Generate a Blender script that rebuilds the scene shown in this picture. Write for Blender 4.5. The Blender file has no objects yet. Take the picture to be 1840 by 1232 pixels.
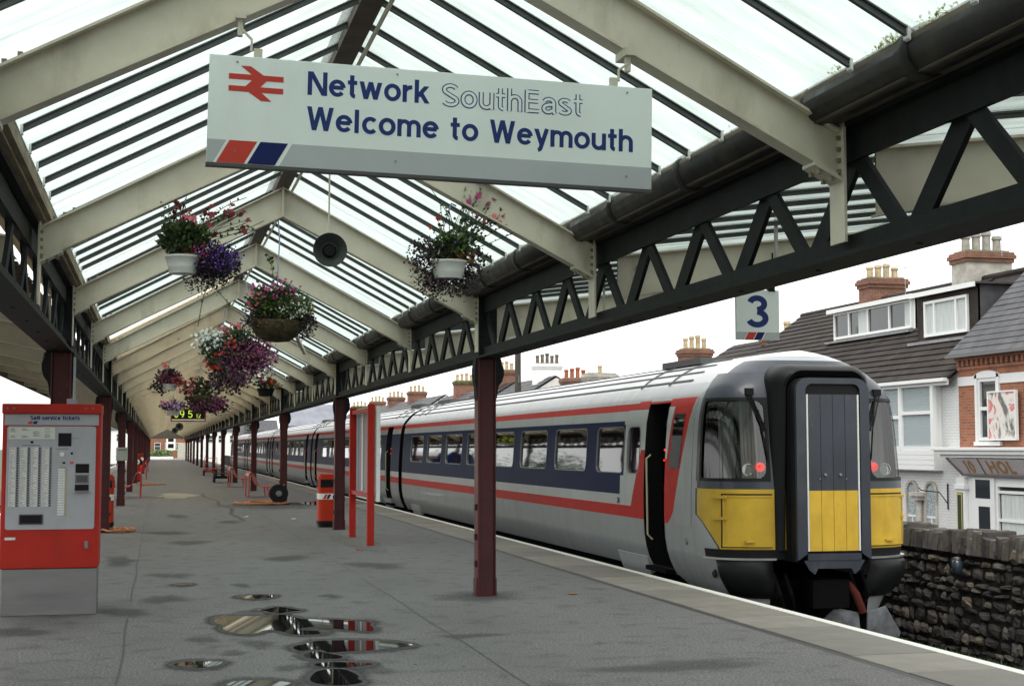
import bpy, math, random
from mathutils import Vector, Matrix
R = math.radians
random.seed(7)
scene = bpy.context.scene
COL = scene.collection

# ------------------------------------------------------------------ camera
cam_d = bpy.data.cameras.new('camera')
cam = bpy.data.objects.new('camera', cam_d)
COL.objects.link(cam)
cam.location = (0, 0, 1.65)
cam.rotation_euler = (R(90 + 4.1357), 0, R(-13.7318))
cam_d.sensor_width = 36
cam_d.lens = 36 * 2600 / 1840
cam_d.clip_end = 3000
cam_d.clip_start = 0.05
scene.camera = cam

# ------------------------------------------------------------------ sky, sun, exposure
SUN_EL, SUN_ROT = R(58), R(215)
world = bpy.data.worlds.new('World')
scene.world = world
world.use_nodes = True
wn, wl = world.node_tree.nodes, world.node_tree.links
bg = wn['Background']
sky = wn.new('ShaderNodeTexSky')
sky.sky_type = 'NISHITA'
sky.sun_disc = False
sky.sun_elevation = SUN_EL
sky.sun_rotation = SUN_ROT
sky.dust_density = 5
sky.air_density = 1.5
hs = wn.new('ShaderNodeHueSaturation')
hs.inputs['Saturation'].default_value = 0.05
mixw = wn.new('ShaderNodeMix')
mixw.data_type = 'RGBA'
mixw.inputs[0].default_value = 0.75
mixw.inputs[7].default_value = (9.0, 9.1, 8.95, 1)     # even cloud deck
wl.new(sky.outputs[0], hs.inputs['Color'])
wl.new(hs.outputs[0], mixw.inputs[6])
wl.new(mixw.outputs[2], bg.inputs['Color'])
bg.inputs['Strength'].default_value = 0.15

sun_d = bpy.data.lights.new('sun', 'SUN')
sun_d.energy = 0.8
sun_d.angle = R(25)
sun_d.color = (1, 0.97, 0.92)
sun = bpy.data.objects.new('sun', sun_d)
COL.objects.link(sun)
sun.location = (0, 0, 60)
sun.rotation_euler = (R(90) - SUN_EL, 0, R(180) - SUN_ROT + R(0))
vs = scene.view_settings
vs.view_transform = 'Standard'
vs.look = 'None'
vs.exposure = 0.75
vs.gamma = 1
vs.use_curve_mapping = False
scene.cycles.max_bounces = 8
scene.cycles.transparent_max_bounces = 16
scene.cycles.use_denoising = True
scene.cycles.sample_clamp_indirect = 6
scene.cycles.caustics_reflective = False
scene.cycles.caustics_refractive = False

# ------------------------------------------------------------------ materials
MATS = {}
def mat(name, col, rough=0.6, metal=0.0, var=0.0, scale=4.0, bump=0.0, bscale=30.0, spec=0.5, coat=0.0,
        emit=None, estr=0.0, col2=None, rvar=0.0, stretch=(1, 1, 1), detail=5.0, lo=0.35, hi=0.65):
    if name in MATS:
        return MATS[name]
    m = bpy.data.materials.new(name)
    m.use_nodes = True
    nt = m.node_tree
    p = nt.nodes['Principled BSDF']
    p.inputs['Base Color'].default_value = (*col, 1)
    p.inputs['Roughness'].default_value = rough
    p.inputs['Metallic'].default_value = metal
    p.inputs['Specular IOR Level'].default_value = spec
    p.inputs['Coat Weight'].default_value = coat
    p.inputs['Coat Roughness'].default_value = 0.06
    if emit:
        p.inputs['Emission Color'].default_value = (*emit, 1)
        p.inputs['Emission Strength'].default_value = estr
    if var or bump or rvar or col2:
        tc = nt.nodes.new('ShaderNodeTexCoord')
        mp = nt.nodes.new('ShaderNodeMapping')
        mp.inputs['Scale'].default_value = stretch
        nt.links.new(tc.outputs['Object'], mp.inputs[0])
        nz = nt.nodes.new('ShaderNodeTexNoise')
        nz.inputs['Scale'].default_value = scale
        nz.inputs['Detail'].default_value = detail
        nz.inputs['Roughness'].default_value = 0.6
        nt.links.new(mp.outputs[0], nz.inputs['Vector'])
        if var or col2:
            cr = nt.nodes.new('ShaderNodeValToRGB')
            c2 = col2 or tuple(min(1, c * (1 + var)) for c in col)
            c1 = col if col2 else tuple(c * (1 - var) for c in col)
            cr.color_ramp.elements[0].position = lo
            cr.color_ramp.elements[1].position = hi
            cr.color_ramp.elements[0].color = (*c1, 1)
            cr.color_ramp.elements[1].color = (*c2, 1)
            nt.links.new(nz.outputs[0], cr.inputs[0])
            nt.links.new(cr.outputs[0], p.inputs['Base Color'])
        if rvar:
            mr = nt.nodes.new('ShaderNodeMapRange')
            mr.inputs[1].default_value = 0.3
            mr.inputs[2].default_value = 0.7
            mr.inputs[3].default_value = max(0, rough - rvar)
            mr.inputs[4].default_value = min(1, rough + rvar)
            nt.links.new(nz.outputs[0], mr.inputs[0])
            nt.links.new(mr.outputs[0], p.inputs['Roughness'])
        if bump:
            n2 = nt.nodes.new('ShaderNodeTexNoise')
            n2.inputs['Scale'].default_value = bscale
            n2.inputs['Detail'].default_value = 6
            nt.links.new(mp.outputs[0], n2.inputs['Vector'])
            b = nt.nodes.new('ShaderNodeBump')
            b.inputs['Strength'].default_value = bump
            b.inputs['Distance'].default_value = 0.02
            nt.links.new(n2.outputs[0], b.inputs['Height'])
            nt.links.new(b.outputs[0], p.inputs['Normal'])
    MATS[name] = m
    return m

CREAM = mat('cream_paint', (0.57, 0.52, 0.42), 0.45, var=0.10, scale=3, bump=0.06, bscale=25, col2=(0.65, 0.60, 0.49))
CREAMB = glassmat('cream_roof_sheet', (0.80, 0.755, 0.60), refl=0.02, transl=1.0) if False else None
TRUSSM = mat('dark_blue_green_steel', (0.0095, 0.0120, 0.0122), 0.62, var=0.35, scale=6, bump=0.08, spec=0.18)
GUTTERM = mat('dark_gutter_iron', (0.020, 0.0185, 0.018), 0.5, spec=0.3, var=0.45, scale=5, bump=0.15, bscale=14, rvar=0.15)
BROWN = mat('stained_brown_timber', (0.10, 0.075, 0.05), 0.7, var=0.35, scale=5, stretch=(6, 0.6, 6), bump=0.15)
RIDGE = mat('ridge_brown_board', (0.085, 0.062, 0.048), 0.7, var=0.3, scale=4, bump=0.1)
BARM = mat('dark_glazing_bar', (0.055, 0.064, 0.062), 0.45, var=0.3, scale=8)
COLRED = mat('oxblood_column_paint', (0.050, 0.0088, 0.0095), 0.42, spec=0.3, var=0.25, scale=4, bump=0.10, bscale=20, rvar=0.1)
COLREDB = mat('oxblood_lit_edge', (0.088, 0.016, 0.016), 0.4, spec=0.35, var=0.2, scale=5, bump=0.08)  # lighter column red: lit platform-side flange painted into the colour
RED = mat('post_box_red_paint', (0.40, 0.018, 0.009), 0.42, spec=0.25, var=0.10, scale=3, bump=0.03)
STEEL = mat('brushed_steel', (0.20, 0.20, 0.20), 0.42, metal=0.8, var=0.12, scale=1.2, rvar=0.12, bump=0.03, stretch=(1, 1, 6))
MGREY = mat('machine_grey', (0.36, 0.37, 0.40), 0.45, var=0.05, scale=4)
WHITE = mat('white_paint', (0.78, 0.78, 0.76), 0.5, var=0.05, scale=3, bump=0.03)
SIGNW = mat('sign_white', (0.80, 0.855, 0.835), 0.4, var=0.03, scale=2)
SIGNG = mat('sign_grey', (0.43, 0.45, 0.47), 0.4, var=0.03)
SIGNR = mat('sign_red', (0.55, 0.055, 0.04), 0.45, spec=.2)
SIGNB = mat('sign_blue', (0.010, 0.018, 0.10), 0.45, spec=.15)
SIGNT = mat('sign_text_blue', (0.022, 0.042, 0.17), 0.5, spec=.15)
BLACK = mat('matt_black', (0.006, 0.006, 0.0065), 0.6, spec=0.2)
RUBBER = mat('black_rubber', (0.0055, 0.006, 0.007), 0.5, spec=0.22, bump=0.08, bscale=10, var=0.2)
DARK = mat('under_dark', (0.004, 0.004, 0.0045), 0.9, spec=0.08)
PAPER = mat('paper_label', (0.68, 0.68, 0.66), 0.7, var=0.12, scale=60)
LEAFG = mat('leaf_green', (0.040, 0.072, 0.022), 0.55, var=0.5, scale=9)
LEAFY = mat('leaf_pale_green', (0.14, 0.20, 0.05), 0.55, var=0.4, scale=9)
LEAFD = mat('leaf_dark_purple', (0.035, 0.020, 0.028), 0.6, var=0.4, scale=9)
LEAFB = mat('leaf_dry_brown', (0.20, 0.10, 0.03), 0.7, var=0.4, scale=9)
FLW = {k: mat('petal_' + k, c, 0.6, var=0.15, scale=14) for k, c in dict(
    crimson=(0.20, 0.005, 0.016), pink=(0.60, 0.13, 0.17), white=(0.82, 0.82, 0.78), magenta=(0.40, 0.035, 0.17),
    violet=(0.12, 0.05, 0.38), purple=(0.17, 0.03, 0.11), scarlet=(0.42, 0.02, 0.008), lilac=(0.42, 0.25, 0.48)).items()}

def glassmat(name, tint, refl=0.08, transl=0.2, dirt=0):
    m = bpy.data.materials.new(name)
    m.use_nodes = True
    nt = m.node_tree
    nt.nodes.clear()
    out = nt.nodes.new('ShaderNodeOutputMaterial')
    tr = nt.nodes.new('ShaderNodeBsdfTransparent')
    tr.inputs[0].default_value = (*tint, 1)
    tl = nt.nodes.new('ShaderNodeBsdfTranslucent')
    tl.inputs[0].default_value = (*tint, 1)
    gl = nt.nodes.new('ShaderNodeBsdfGlossy')
    gl.inputs['Roughness'].default_value = 0.08
    if dirt:
        tc = nt.nodes.new('ShaderNodeTexCoord'); mp = nt.nodes.new('ShaderNodeMapping'); mp.inputs['Scale'].default_value = (1.2, 5, 1.2)
        geo = nt.nodes.new('ShaderNodeNewGeometry')
        nt.links.new(geo.outputs['Position'], mp.inputs[0])
        nz = nt.nodes.new('ShaderNodeTexNoise'); nz.inputs['Scale'].default_value = 1.6; nz.inputs['Detail'].default_value = 7
        nt.links.new(mp.outputs[0], nz.inputs['Vector'])
        rp = nt.nodes.new('ShaderNodeValToRGB'); rp.color_ramp.elements[0].position = .3; rp.color_ramp.elements[1].position = .62
        rp.color_ramp.elements[0].color = (*[c * dirt for c in tint], 1); rp.color_ramp.elements[1].color = (*tint, 1)
        nt.links.new(nz.outputs[0], rp.inputs[0])
        nt.links.new(rp.outputs[0], tr.inputs[0]); nt.links.new(rp.outputs[0], tl.inputs[0])
    m1 = nt.nodes.new('ShaderNodeMixShader')
    m1.inputs[0].default_value = transl
    nt.links.new(tr.outputs[0], m1.inputs[1])
    nt.links.new(tl.outputs[0], m1.inputs[2])
    m2 = nt.nodes.new('ShaderNodeMixShader')
    m2.inputs[0].default_value = refl
    nt.links.new(m1.outputs[0], m2.inputs[1])
    nt.links.new(gl.outputs[0], m2.inputs[2])
    nt.links.new(m2.outputs[0], out.inputs[0])
    MATS[name] = m
    return m
def sheetmat(name, c, tl):
    m = bpy.data.materials.new(name); m.use_nodes = True
    nt = m.node_tree
    p = nt.nodes['Principled BSDF']; p.inputs['Base Color'].default_value = (*c, 1); p.inputs['Roughness'].default_value = .6
    tr = nt.nodes.new('ShaderNodeBsdfTranslucent'); tr.inputs[0].default_value = (*c, 1)
    mx = nt.nodes.new('ShaderNodeMixShader'); mx.inputs[0].default_value = tl
    nt.links.new(p.outputs[0], mx.inputs[1]); nt.links.new(tr.outputs[0], mx.inputs[2])
    nt.links.new(mx.outputs[0], nt.nodes['Material Output'].inputs[0])
    MATS[name] = m
    return m
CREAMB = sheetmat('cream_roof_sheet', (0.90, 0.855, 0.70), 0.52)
CREAMO = sheetmat('shaded_cream_roof_sheet', (0.40, 0.37, 0.29), 0.10)  # darker copy of the roof sheet: outer canopy shade put into the colour
MOSS = sheetmat('moss_tufts', (.34, .33, .08), .6)
ROOFGLASS = glassmat('obscured_roof_glass', (0.735, 0.785, 0.765), refl=.04, transl=0.25, dirt=.88)
ROOFGLASSD = glassmat('dimmed_grimy_roof_glass', (0.56, 0.60, 0.58), refl=.04, transl=0.25, dirt=.75)  # tint darkened so the outer canopy lets less light through
SCREEN = glassmat('windscreen_glass', (0.56, 0.58, 0.57), refl=0.09, transl=0.0)
TRAINGLASS = mat('dark_train_glass', (0.005, 0.006, 0.008), 0.03, spec=0.55)
HOUSEGLASS = mat('house_window_glass', (0.03, 0.035, 0.04), 0.04, spec=0.6)
NET = mat('net_curtain', (0.40, 0.45, 0.45), 0.8, scale=30, col2=(0.16, 0.20, 0.215), lo=0.47, hi=0.53, stretch=(1, 1.6, 1), detail=1)

def grime(m, c, sc, lo, hi, stretch=(1, 1, 1), amt=1.0, detail=8, world=False):
    """blend a dirt or wear colour into a material through a noise mask"""
    nt = m.node_tree; p = nt.nodes['Principled BSDF']
    inp = p.inputs['Base Color']
    mx = nt.nodes.new('ShaderNodeMix'); mx.data_type = 'RGBA'
    if inp.links: nt.links.new(inp.links[0].from_socket, mx.inputs[6])
    else: mx.inputs[6].default_value = inp.default_value
    mx.inputs[7].default_value = (*c, 1)
    mp = nt.nodes.new('ShaderNodeMapping'); mp.inputs['Scale'].default_value = stretch
    geo = nt.nodes.new('ShaderNodeNewGeometry')
    nt.links.new(geo.outputs['Position'], mp.inputs[0])
    nz = nt.nodes.new('ShaderNodeTexNoise'); nz.inputs['Scale'].default_value = sc; nz.inputs['Detail'].default_value = detail; nz.inputs['Roughness'].default_value = .65
    nt.links.new(mp.outputs[0], nz.inputs['Vector'])
    mr = nt.nodes.new('ShaderNodeMapRange'); mr.inputs[1].default_value = lo; mr.inputs[2].default_value = hi; mr.inputs[4].default_value = amt
    nt.links.new(nz.outputs[0], mr.inputs[0]); nt.links.new(mr.outputs[0], mx.inputs[0])
    nt.links.new(mx.outputs[2], inp)
grime(CREAM, (.20, .15, .09), 2.2, .54, .78, (1.5, 1.5, .5), .55)
grime(CREAM, (.09, .055, .03), 9, .66, .74, (1, 1, .5), .8)
grime(COLRED, (.09, .06, .05), 7, .62, .72, (1, 1, .6), .5)
grime(TRUSSM, (.045, .03, .02), 5, .6, .75, (1, 1, 1), .6)
grime(RED, (.16, .02, .012), 3, .5, .75, (1, 1, .4), .45)
grime(MGREY, (.22, .22, .23), 3, .5, .8, (1, 1, .5), .5)
grime(SIGNW, (.50, .52, .49), 2.0, .55, .85, (1, 1, .35), .4)
grime(GUTTERM, (.07, .055, .035), 4, .55, .75, (1, .6, 1), .6)

# ------------------------------------------------------------------ mesh builder
class MB:
    def __init__(s):
        s.v, s.f, s.m = [], [], []
    def add(s, vs_, fs, m=0):
        o = len(s.v)
        s.v += [tuple(p) for p in vs_]
        s.f += [tuple(i + o for i in f) for f in fs]
        s.m += [m] * len(fs)
        return s
    def box(s, x0, x1, y0, y1, z0, z1, m=0):
        return s.add([(x0, y0, z0), (x1, y0, z0), (x1, y1, z0), (x0, y1, z0), (x0, y0, z1), (x1, y0, z1), (x1, y1, z1), (x0, y1, z1)],
                     [(3, 2, 1, 0), (4, 5, 6, 7), (0, 1, 5, 4), (1, 2, 6, 5), (2, 3, 7, 6), (3, 0, 4, 7)], m)
    def bar(s, p, q, w, h, up=(0, 0, 1), m=0):
        p, q = Vector(p), Vector(q)
        d = (q - p).normalized()
        r = d.cross(Vector(up))
        r = r.normalized() if r.length > 1e-6 else Vector((1, 0, 0))
        u = r.cross(d).normalized()
        a, b = r * w / 2, u * h / 2
        return s.add([p - a - b, p + a - b, p + a + b, p - a + b, q - a - b, q + a - b, q + a + b, q - a + b],
                     [(0, 1, 2, 3), (7, 6, 5, 4), (0, 4, 5, 1), (1, 5, 6, 2), (2, 6, 7, 3), (3, 7, 4, 0)], m)
    def tube(s, pts, r, n=8, m=0, cap=True):
        pts = [Vector(p) for p in pts]
        rs = r if isinstance(r, (list, tuple)) else [r] * len(pts)
        rings = []
        pu = None
        for i, p in enumerate(pts):
            d = (pts[min(i + 1, len(pts) - 1)] - pts[max(i - 1, 0)]).normalized()
            if pu is None:
                pu = Vector((0, 0, 1)) if abs(d.z) < 0.9 else Vector((1, 0, 0))
            a = d.cross(pu).normalized()
            b = a.cross(d).normalized()
            pu = b
            rings.append([p + (a * math.cos(t) + b * math.sin(t)) * rs[i] for t in (2 * math.pi * k / n for k in range(n))])
        vs_ = [v for rg in rings for v in rg]
        fs = []
        for i in range(len(pts) - 1):
            for k in range(n):
                k2 = (k + 1) % n
                fs.append((i * n + k, i * n + k2, (i + 1) * n + k2, (i + 1) * n + k))
        if cap:
            fs.append(tuple(range(n - 1, -1, -1)))
            fs.append(tuple((len(pts) - 1) * n + k for k in range(n)))
        return s.add(vs_, fs, m)
    def lathe(s, prof, n=16, c=(0, 0, 0), axis='z', m=0, ex=1.0):
        vs_, fs = [], []
        for r, z in prof:
            for k in range(n):
                t = 2 * math.pi * k / n
                a, b = r * math.cos(t), r * math.sin(t) * ex
                p = (a, b, z) if axis == 'z' else ((a, z, b) if axis == 'y' else (z, a, b))
                vs_.append((p[0] + c[0], p[1] + c[1], p[2] + c[2]))
        for i in range(len(prof) - 1):
            for k in range(n):
                k2 = (k + 1) % n
                fs.append((i * n + k, i * n + k2, (i + 1) * n + k2, (i + 1) * n + k))
        if prof[0][0] > 1e-5:
            fs.append(tuple(range(n - 1, -1, -1)))
        if prof[-1][0] > 1e-5:
            fs.append(tuple((len(prof) - 1) * n + k for k in range(n)))
        return s.add(vs_, fs, m)
    def prism(s, poly, fn, d0, d1, m=0):
        """poly of (a,b); fn(a,b,d) -> xyz"""
        n = len(poly)
        vs_ = [fn(a, b, d0) for a, b in poly] + [fn(a, b, d1) for a, b in poly]
        fs = [tuple(range(n - 1, -1, -1)), tuple(range(n, 2 * n))]
        fs += [(i, (i + 1) % n, (i + 1) % n + n, i + n) for i in range(n)]
        return s.add(vs_, fs, m)
    def mesh(s, name, mats, smooth=False):
        me = bpy.data.meshes.new(name)
        me.from_pydata(s.v, [], s.f)
        for m in (mats if isinstance(mats, (list, tuple)) else [mats]):
            me.materials.append(m)
        if any(s.m):
            me.polygons.foreach_set('material_index', s.m)
        if smooth:
            me.polygons.foreach_set('use_smooth', [True] * len(s.f))
        me.update()
        return me
    def build(s, name, mats, parent=None, smooth=False, bevel=0, off=None):
        if off is not None:
            s.v = [(a - off[0], b - off[1], c - off[2]) for a, b, c in s.v]
        me = s.mesh(name, mats, smooth)
        if smooth:
            try:
                me.shade_smooth_by_angle = None
            except Exception:
                pass
        return link(name, me, parent, bevel, smooth)

def link(name, me, parent=None, bevel=0, smooth=False, loc=(0, 0, 0), rz=0.0):
    o = bpy.data.objects.new(name, me)
    COL.objects.link(o)
    o.location = loc
    o.rotation_euler = (0, 0, rz)
    if parent:
        o.parent = parent
    if bevel:
        b = o.modifiers.new('bevel', 'BEVEL')
        b.width = bevel
        b.segments = 2
        b.limit_method = 'ANGLE'
    if smooth and me is not None and not me.get('wn'):
        me['wn'] = 1
        es = me.edges
        try:
            me.set_sharp_from_angle(angle=R(38))
        except Exception:
            pass
    return o

def empty(name, loc=(0, 0, 0), label=None, cat=None, group=None, rz=0.0):
    o = bpy.data.objects.new(name, None)
    COL.objects.link(o)
    o.location = loc
    o.rotation_euler = (0, 0, rz)
    o.empty_display_size = 0.2
    if label:
        tag(o, label, cat, group)
    return o

def tag(o, label=None, cat=None, group=None, kind=None):
    if label: o['label'] = label
    if cat: o['category'] = cat
    if group: o['group'] = group
    if kind: o['kind'] = kind
    return o

def copy_tree(o, parent=None, loc=None, rz=None):
    c = o.copy()
    COL.objects.link(c)
    c.parent = parent
    if loc is not None: c.location = loc
    if rz is not None: c.rotation_euler = (0, 0, rz)
    for ch in o.children:
        copy_tree(ch, c)
    return c

# ------------------------------------------------------------------ lettering drawn as strokes
def A(cx, cy, rx, ry, a0, a1, n=12):
    return [(cx + rx * math.cos(R(a0 + (a1 - a0) * i / n)), cy + ry * math.sin(R(a0 + (a1 - a0) * i / n))) for i in range(n + 1)]
GL = {
 'N': (.76, [[(.085, 0), (.085, 1)], [(.675, 0), (.675, 1)], ['P', (.11, 1), (.65, 0)]]),
 'e': (.66, [[(.10, .395), (.575, .395)] , A(.335, .37, .245, .285, 5, 322, 20)]),
 't': (.42, [[(.19, .97), (.19, .22)] + A(.31, .2, .12, .125, 185, 275, 5), [(.02, .655), (.39, .655)]]),
 'w': (.92, [['P', (.09, .74), (.26, 0)], ['P', (.26, 0), (.45, .74)], ['P', (.45, .74), (.64, 0)], ['P', (.64, 0), (.81, .74)]]),
 'o': (.68, [A(.335, .37, .25, .29, 0, 360, 24)]),
 'r': (.42, [[(.085, 0), (.085, .74)], A(.37, .40, .285, .25, 178, 88, 8)]),
 'k': (.60, [[(.085, 0), (.085, 1)], ['P', (.12, .26), (.48, .74)], ['P', (.25, .44), (.51, 0)]]),
 'S': (.72, [A(.36, .735, .25, .18, 22, 235, 14) + A(.36, .265, .27, .182, 62, -158, 14)]),
 's': (.58, [A(.285, .55, .185, .115, 22, 235, 12) + A(.285, .20, .20, .12, 62, -158, 12)]),
 'u': (.62, [[(.085, .74)] + A(.30, .29, .215, .215, 180, 300, 8) + [(.53, .22)], [(.525, .74), (.525, 0)]]),
 'h': (.66, [[(.085, 0), (.085, 1)], A(.305, .43, .215, .225, 175, 0, 9) + [(.52, 0)]]),
 'n': (.62, [[(.085, 0), (.085, .74)], A(.305, .43, .215, .225, 175, 0, 9) + [(.52, 0)]]),
 'm': (.94, [[(.085, 0), (.085, .74)], A(.28, .45, .19, .205, 175, 0, 9) + [(.47, 0)], A(.66, .45, .19, .205, 175, 0, 9) + [(.85, 0)]]),
 'E': (.64, [[(.085, 0), (.085, 1)], [(.085, .915), (.58, .915)], [(.085, .51), (.55, .51)], [(.085, .085), (.59, .085)]]),
 'a': (.62, [A(.30, .47, .205, .185, 158, 0, 9) + [(.505, .10), (.56, .01)], [(.505, .42), (.30, .405)] + A(.27, .235, .185, .155, 100, 285, 10) + [(.46, .17)]]),
 'W': (1.06, [['P', (.09, 1), (.29, 0)], ['P', (.29, 0), (.52, 1)], ['P', (.52, 1), (.75, 0)], ['P', (.75, 0), (.95, 1)]]),
 'l': (.26, [[(.11, 0), (.11, 1)]]),
 'i': (.26, [[(.11, 0), (.11, .74)], [(.11, .86), (.11, 1)]]),
 'c': (.60, [A(.325, .37, .24, .285, 42, 318, 18)]),
 'v': (.62, [['P', (.09, .74), (.30, 0)], ['P', (.30, 0), (.51, .74)]]),
 'y': (.62, [['P', (.09, .74), (.32, .02)], [(.53, .76), (.30, .0)] + A(.15, -.02, .14, .165, -5, -85, 6)]),
 'f': (.38, [[(.16, 0), (.16, .78)] + A(.29, .78, .13, .135, 180, 88, 6), [(.02, .655), (.36, .655)]]),
 '-': (.36, [[(.05, .37), (.31, .37)]]),
 '3': (.68, [A(.33, .735, .215, .18, 165, -90, 14), A(.33, .285, .25, .2, 90, -160, 16)]),
 '2': (.66, [A(.32, .70, .225, .215, 165, -30, 12) + [(.10, .09)], [(.075, .085), (.58, .085)]]),
 '4': (.66, [[(.46, 0), (.46, 1)], [(.44, .97), (.07, .30)], [(.05, .27), (.61, .27)]]),
 '1': (.42, [[(.26, 0), (.26, 1)], [(.26, .93), (.06, .78)]]),
 '0': (.66, [A(.33, .5, .23, .415, 0, 360, 24)]),
 '5': (.66, [[(.56, .915), (.15, .915), (.12, .50)], A(.31, .34, .235, .255, 140, -155, 14)]),
 '9': (.66, [A(.33, .67, .23, .245, 0, 360, 20), A(.25, .60, .31, .515, 5, -75, 10)]),
 'H': (.76, [[(.085, 0), (.085, 1)], [(.66, 0), (.66, 1)], [(.085, .51), (.66, .51)]]),
 'O': (.84, [A(.41, .5, .325, .415, 0, 360, 26)]),
 'L': (.58, [[(.085, 0), (.085, 1)], [(.085, .085), (.54, .085)]]),
 ' ': (.34, []),
}
def stroke(mb, pts, w, fn, d0, d1, m=0):
    if pts[0] == 'P':                                   # straight limb cut level at both ends
        (ax, ay), (bx, by) = pts[1], pts[2]
        hw = w / 2 * math.hypot(bx - ax, by - ay) / abs(by - ay)
        mb.prism([(ax - hw, ay), (ax + hw, ay), (bx + hw, by), (bx - hw, by)] if ay < by else [(bx - hw, by), (bx + hw, by), (ax + hw, ay), (ax - hw, ay)], fn, d0, d1, m)
        return
    n = len(pts)
    closed = n > 3 and math.dist(pts[0], pts[-1]) < 1e-6
    P = [Vector((a, b)) for a, b in pts]
    L, Rr = [], []
    for i in range(n):
        if closed:
            dp = (P[i] - P[i - 1 if i else n - 2])
            dn = (P[(i + 1) if i < n - 1 else 1] - P[i])
        else:
            dp = P[i] - P[i - 1] if i else P[1] - P[0]
            dn = P[i + 1] - P[i] if i < n - 1 else P[i] - P[i - 1]
        dp, dn = dp.normalized(), dn.normalized()
        t = dp + dn
        t = t.normalized() if t.length > 1e-6 else dn
        nr = Vector((-t.y, t.x))
        c = max(0.42, nr.dot(Vector((-dn.y, dn.x))))
        k = w / 2 / c
        L.append(P[i] + nr * k)
        Rr.append(P[i] - nr * k)
    vs_ = []
    for i in range(n):
        vs_ += [fn(*L[i], d1), fn(*Rr[i], d1), fn(*L[i], d0), fn(*Rr[i], d0)]
    fs = []
    for i in range(n - 1):
        a, b = i * 4, i * 4 + 4
        fs += [(a, a + 1, b + 1, b), (a, b, b + 2, a + 2), (a + 1, a + 3, b + 3, b + 1)]
    if not closed:
        e = (n - 1) * 4
        fs += [(0, 2, 3, 1), (e, e + 1, e + 3, e + 2)]
    mb.add(vs_, fs, m)

def text_mesh(txt, h, w, fn, d=0.0015, track=0.0, x0=0.0, m=0, mb=None, depth0=0.0):
    """fn(a, b, d) in metres -> xyz;  returns (MB, length)"""
    mb = mb or MB()
    x = x0
    q = 0
    for ch in txt:
        adv, strokes = GL[ch]
        for st in strokes:
            q += 1
            stroke(mb, (['P'] if st[0] == 'P' else []) + [(x + q_[0] * h, q_[1] * h) for q_ in st if q_ != 'P'], w * h, fn, depth0, d + 0.00025 * (q % 5), m)
        x += (adv + 0.06 + track) * h
    return mb, x - x0
# ================================================================== SETTING
ASPHALT = mat('worn_asphalt', (0.118, 0.116, 0.117), 0.72, scale=0.55, col2=(0.182, 0.178, 0.178), rvar=0.14, bump=0.5, bscale=120, lo=0.3, hi=0.7)
_nt = ASPHALT.node_tree                                  # add blotches and pale scuffs
_p = _nt.nodes['Principled BSDF']
_src = _p.inputs['Base Color'].links[0].from_socket
_tc = _nt.nodes.new('ShaderNodeTexCoord')
_n1 = _nt.nodes.new('ShaderNodeTexNoise'); _n1.inputs['Scale'].default_value = 3.5; _n1.inputs['Detail'].default_value = 8
_n2 = _nt.nodes.new('ShaderNodeTexNoise'); _n2.inputs['Scale'].default_value = 48; _n2.inputs['Detail'].default_value = 2
_r1 = _nt.nodes.new('ShaderNodeValToRGB'); _r1.color_ramp.elements[0].position = 0.30; _r1.color_ramp.elements[1].position = 0.47
_r1.color_ramp.elements[0].color = (0.62, 0.62, 0.62, 1); _r1.color_ramp.elements[1].color = (1, 1, 1, 1)
_r2 = _nt.nodes.new('ShaderNodeValToRGB'); _r2.color_ramp.elements[0].position = 0.3; _r2.color_ramp.elements[1].position = 0.7
_r2.color_ramp.elements[0].color = (0.42, 0.42, 0.42, 1); _r2.color_ramp.elements[1].color = (1.58, 1.58, 1.57, 1)
_ma = _nt.nodes.new('ShaderNodeMix'); _ma.data_type = 'RGBA'; _ma.blend_type = 'MULTIPLY'; _ma.inputs[0].default_value = 1
_mb = _nt.nodes.new('ShaderNodeMix'); _mb.data_type = 'RGBA'; _mb.blend_type = 'MULTIPLY'; _mb.inputs[0].default_value = 1
for _n in (_n1, _n2): _nt.links.new(_tc.outputs['Object'], _n.inputs['Vector'])
_nt.links.new(_n1.outputs[0], _r1.inputs[0]); _nt.links.new(_n2.outputs[0], _r2.inputs[0])
_nt.links.new(_src, _ma.inputs[6]); _nt.links.new(_r1.outputs[0], _ma.inputs[7])
_nt.links.new(_ma.outputs[2], _mb.inputs[6]); _nt.links.new(_r2.outputs[0], _mb.inputs[7])
_nt.links.new(_mb.outputs[2], _p.inputs['Base Color'])

SLABM = [mat('coping_slab_%s' % n, c, 0.75, scale=3, var=0.16, bump=0.3, bscale=60, rvar=0.1) for n, c in
         (('a', (0.215, 0.195, 0.165)), ('b', (0.185, 0.172, 0.15)), ('c', (0.24, 0.222, 0.19)))]
EDGEW = mat('worn_white_edge_paint', (0.80, 0.79, 0.73), 0.6, scale=9, col2=(0.62, 0.61, 0.56), lo=0.55, hi=0.8, bump=0.15, bscale=50)
BALLAST = mat('dark_ballast', (0.035, 0.032, 0.028), 0.9, var=0.5, scale=22, bump=1.0, bscale=40)
GROUNDM = mat('dull_grass_ground', (0.05, 0.07, 0.03), 0.9, var=0.4, scale=0.5, bump=0.4, bscale=8)
ROADM = mat('street_asphalt', (0.055, 0.055, 0.056), 0.8, var=0.2, scale=0.8, bump=0.2)
PAVEM = mat('street_paving', (0.2, 0.19, 0.18), 0.8, var=0.15, scale=1.5)
CONC = mat('platform_wall_concrete', (0.16, 0.15, 0.135), 0.85, var=0.3, scale=2, bump=0.3)

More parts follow.
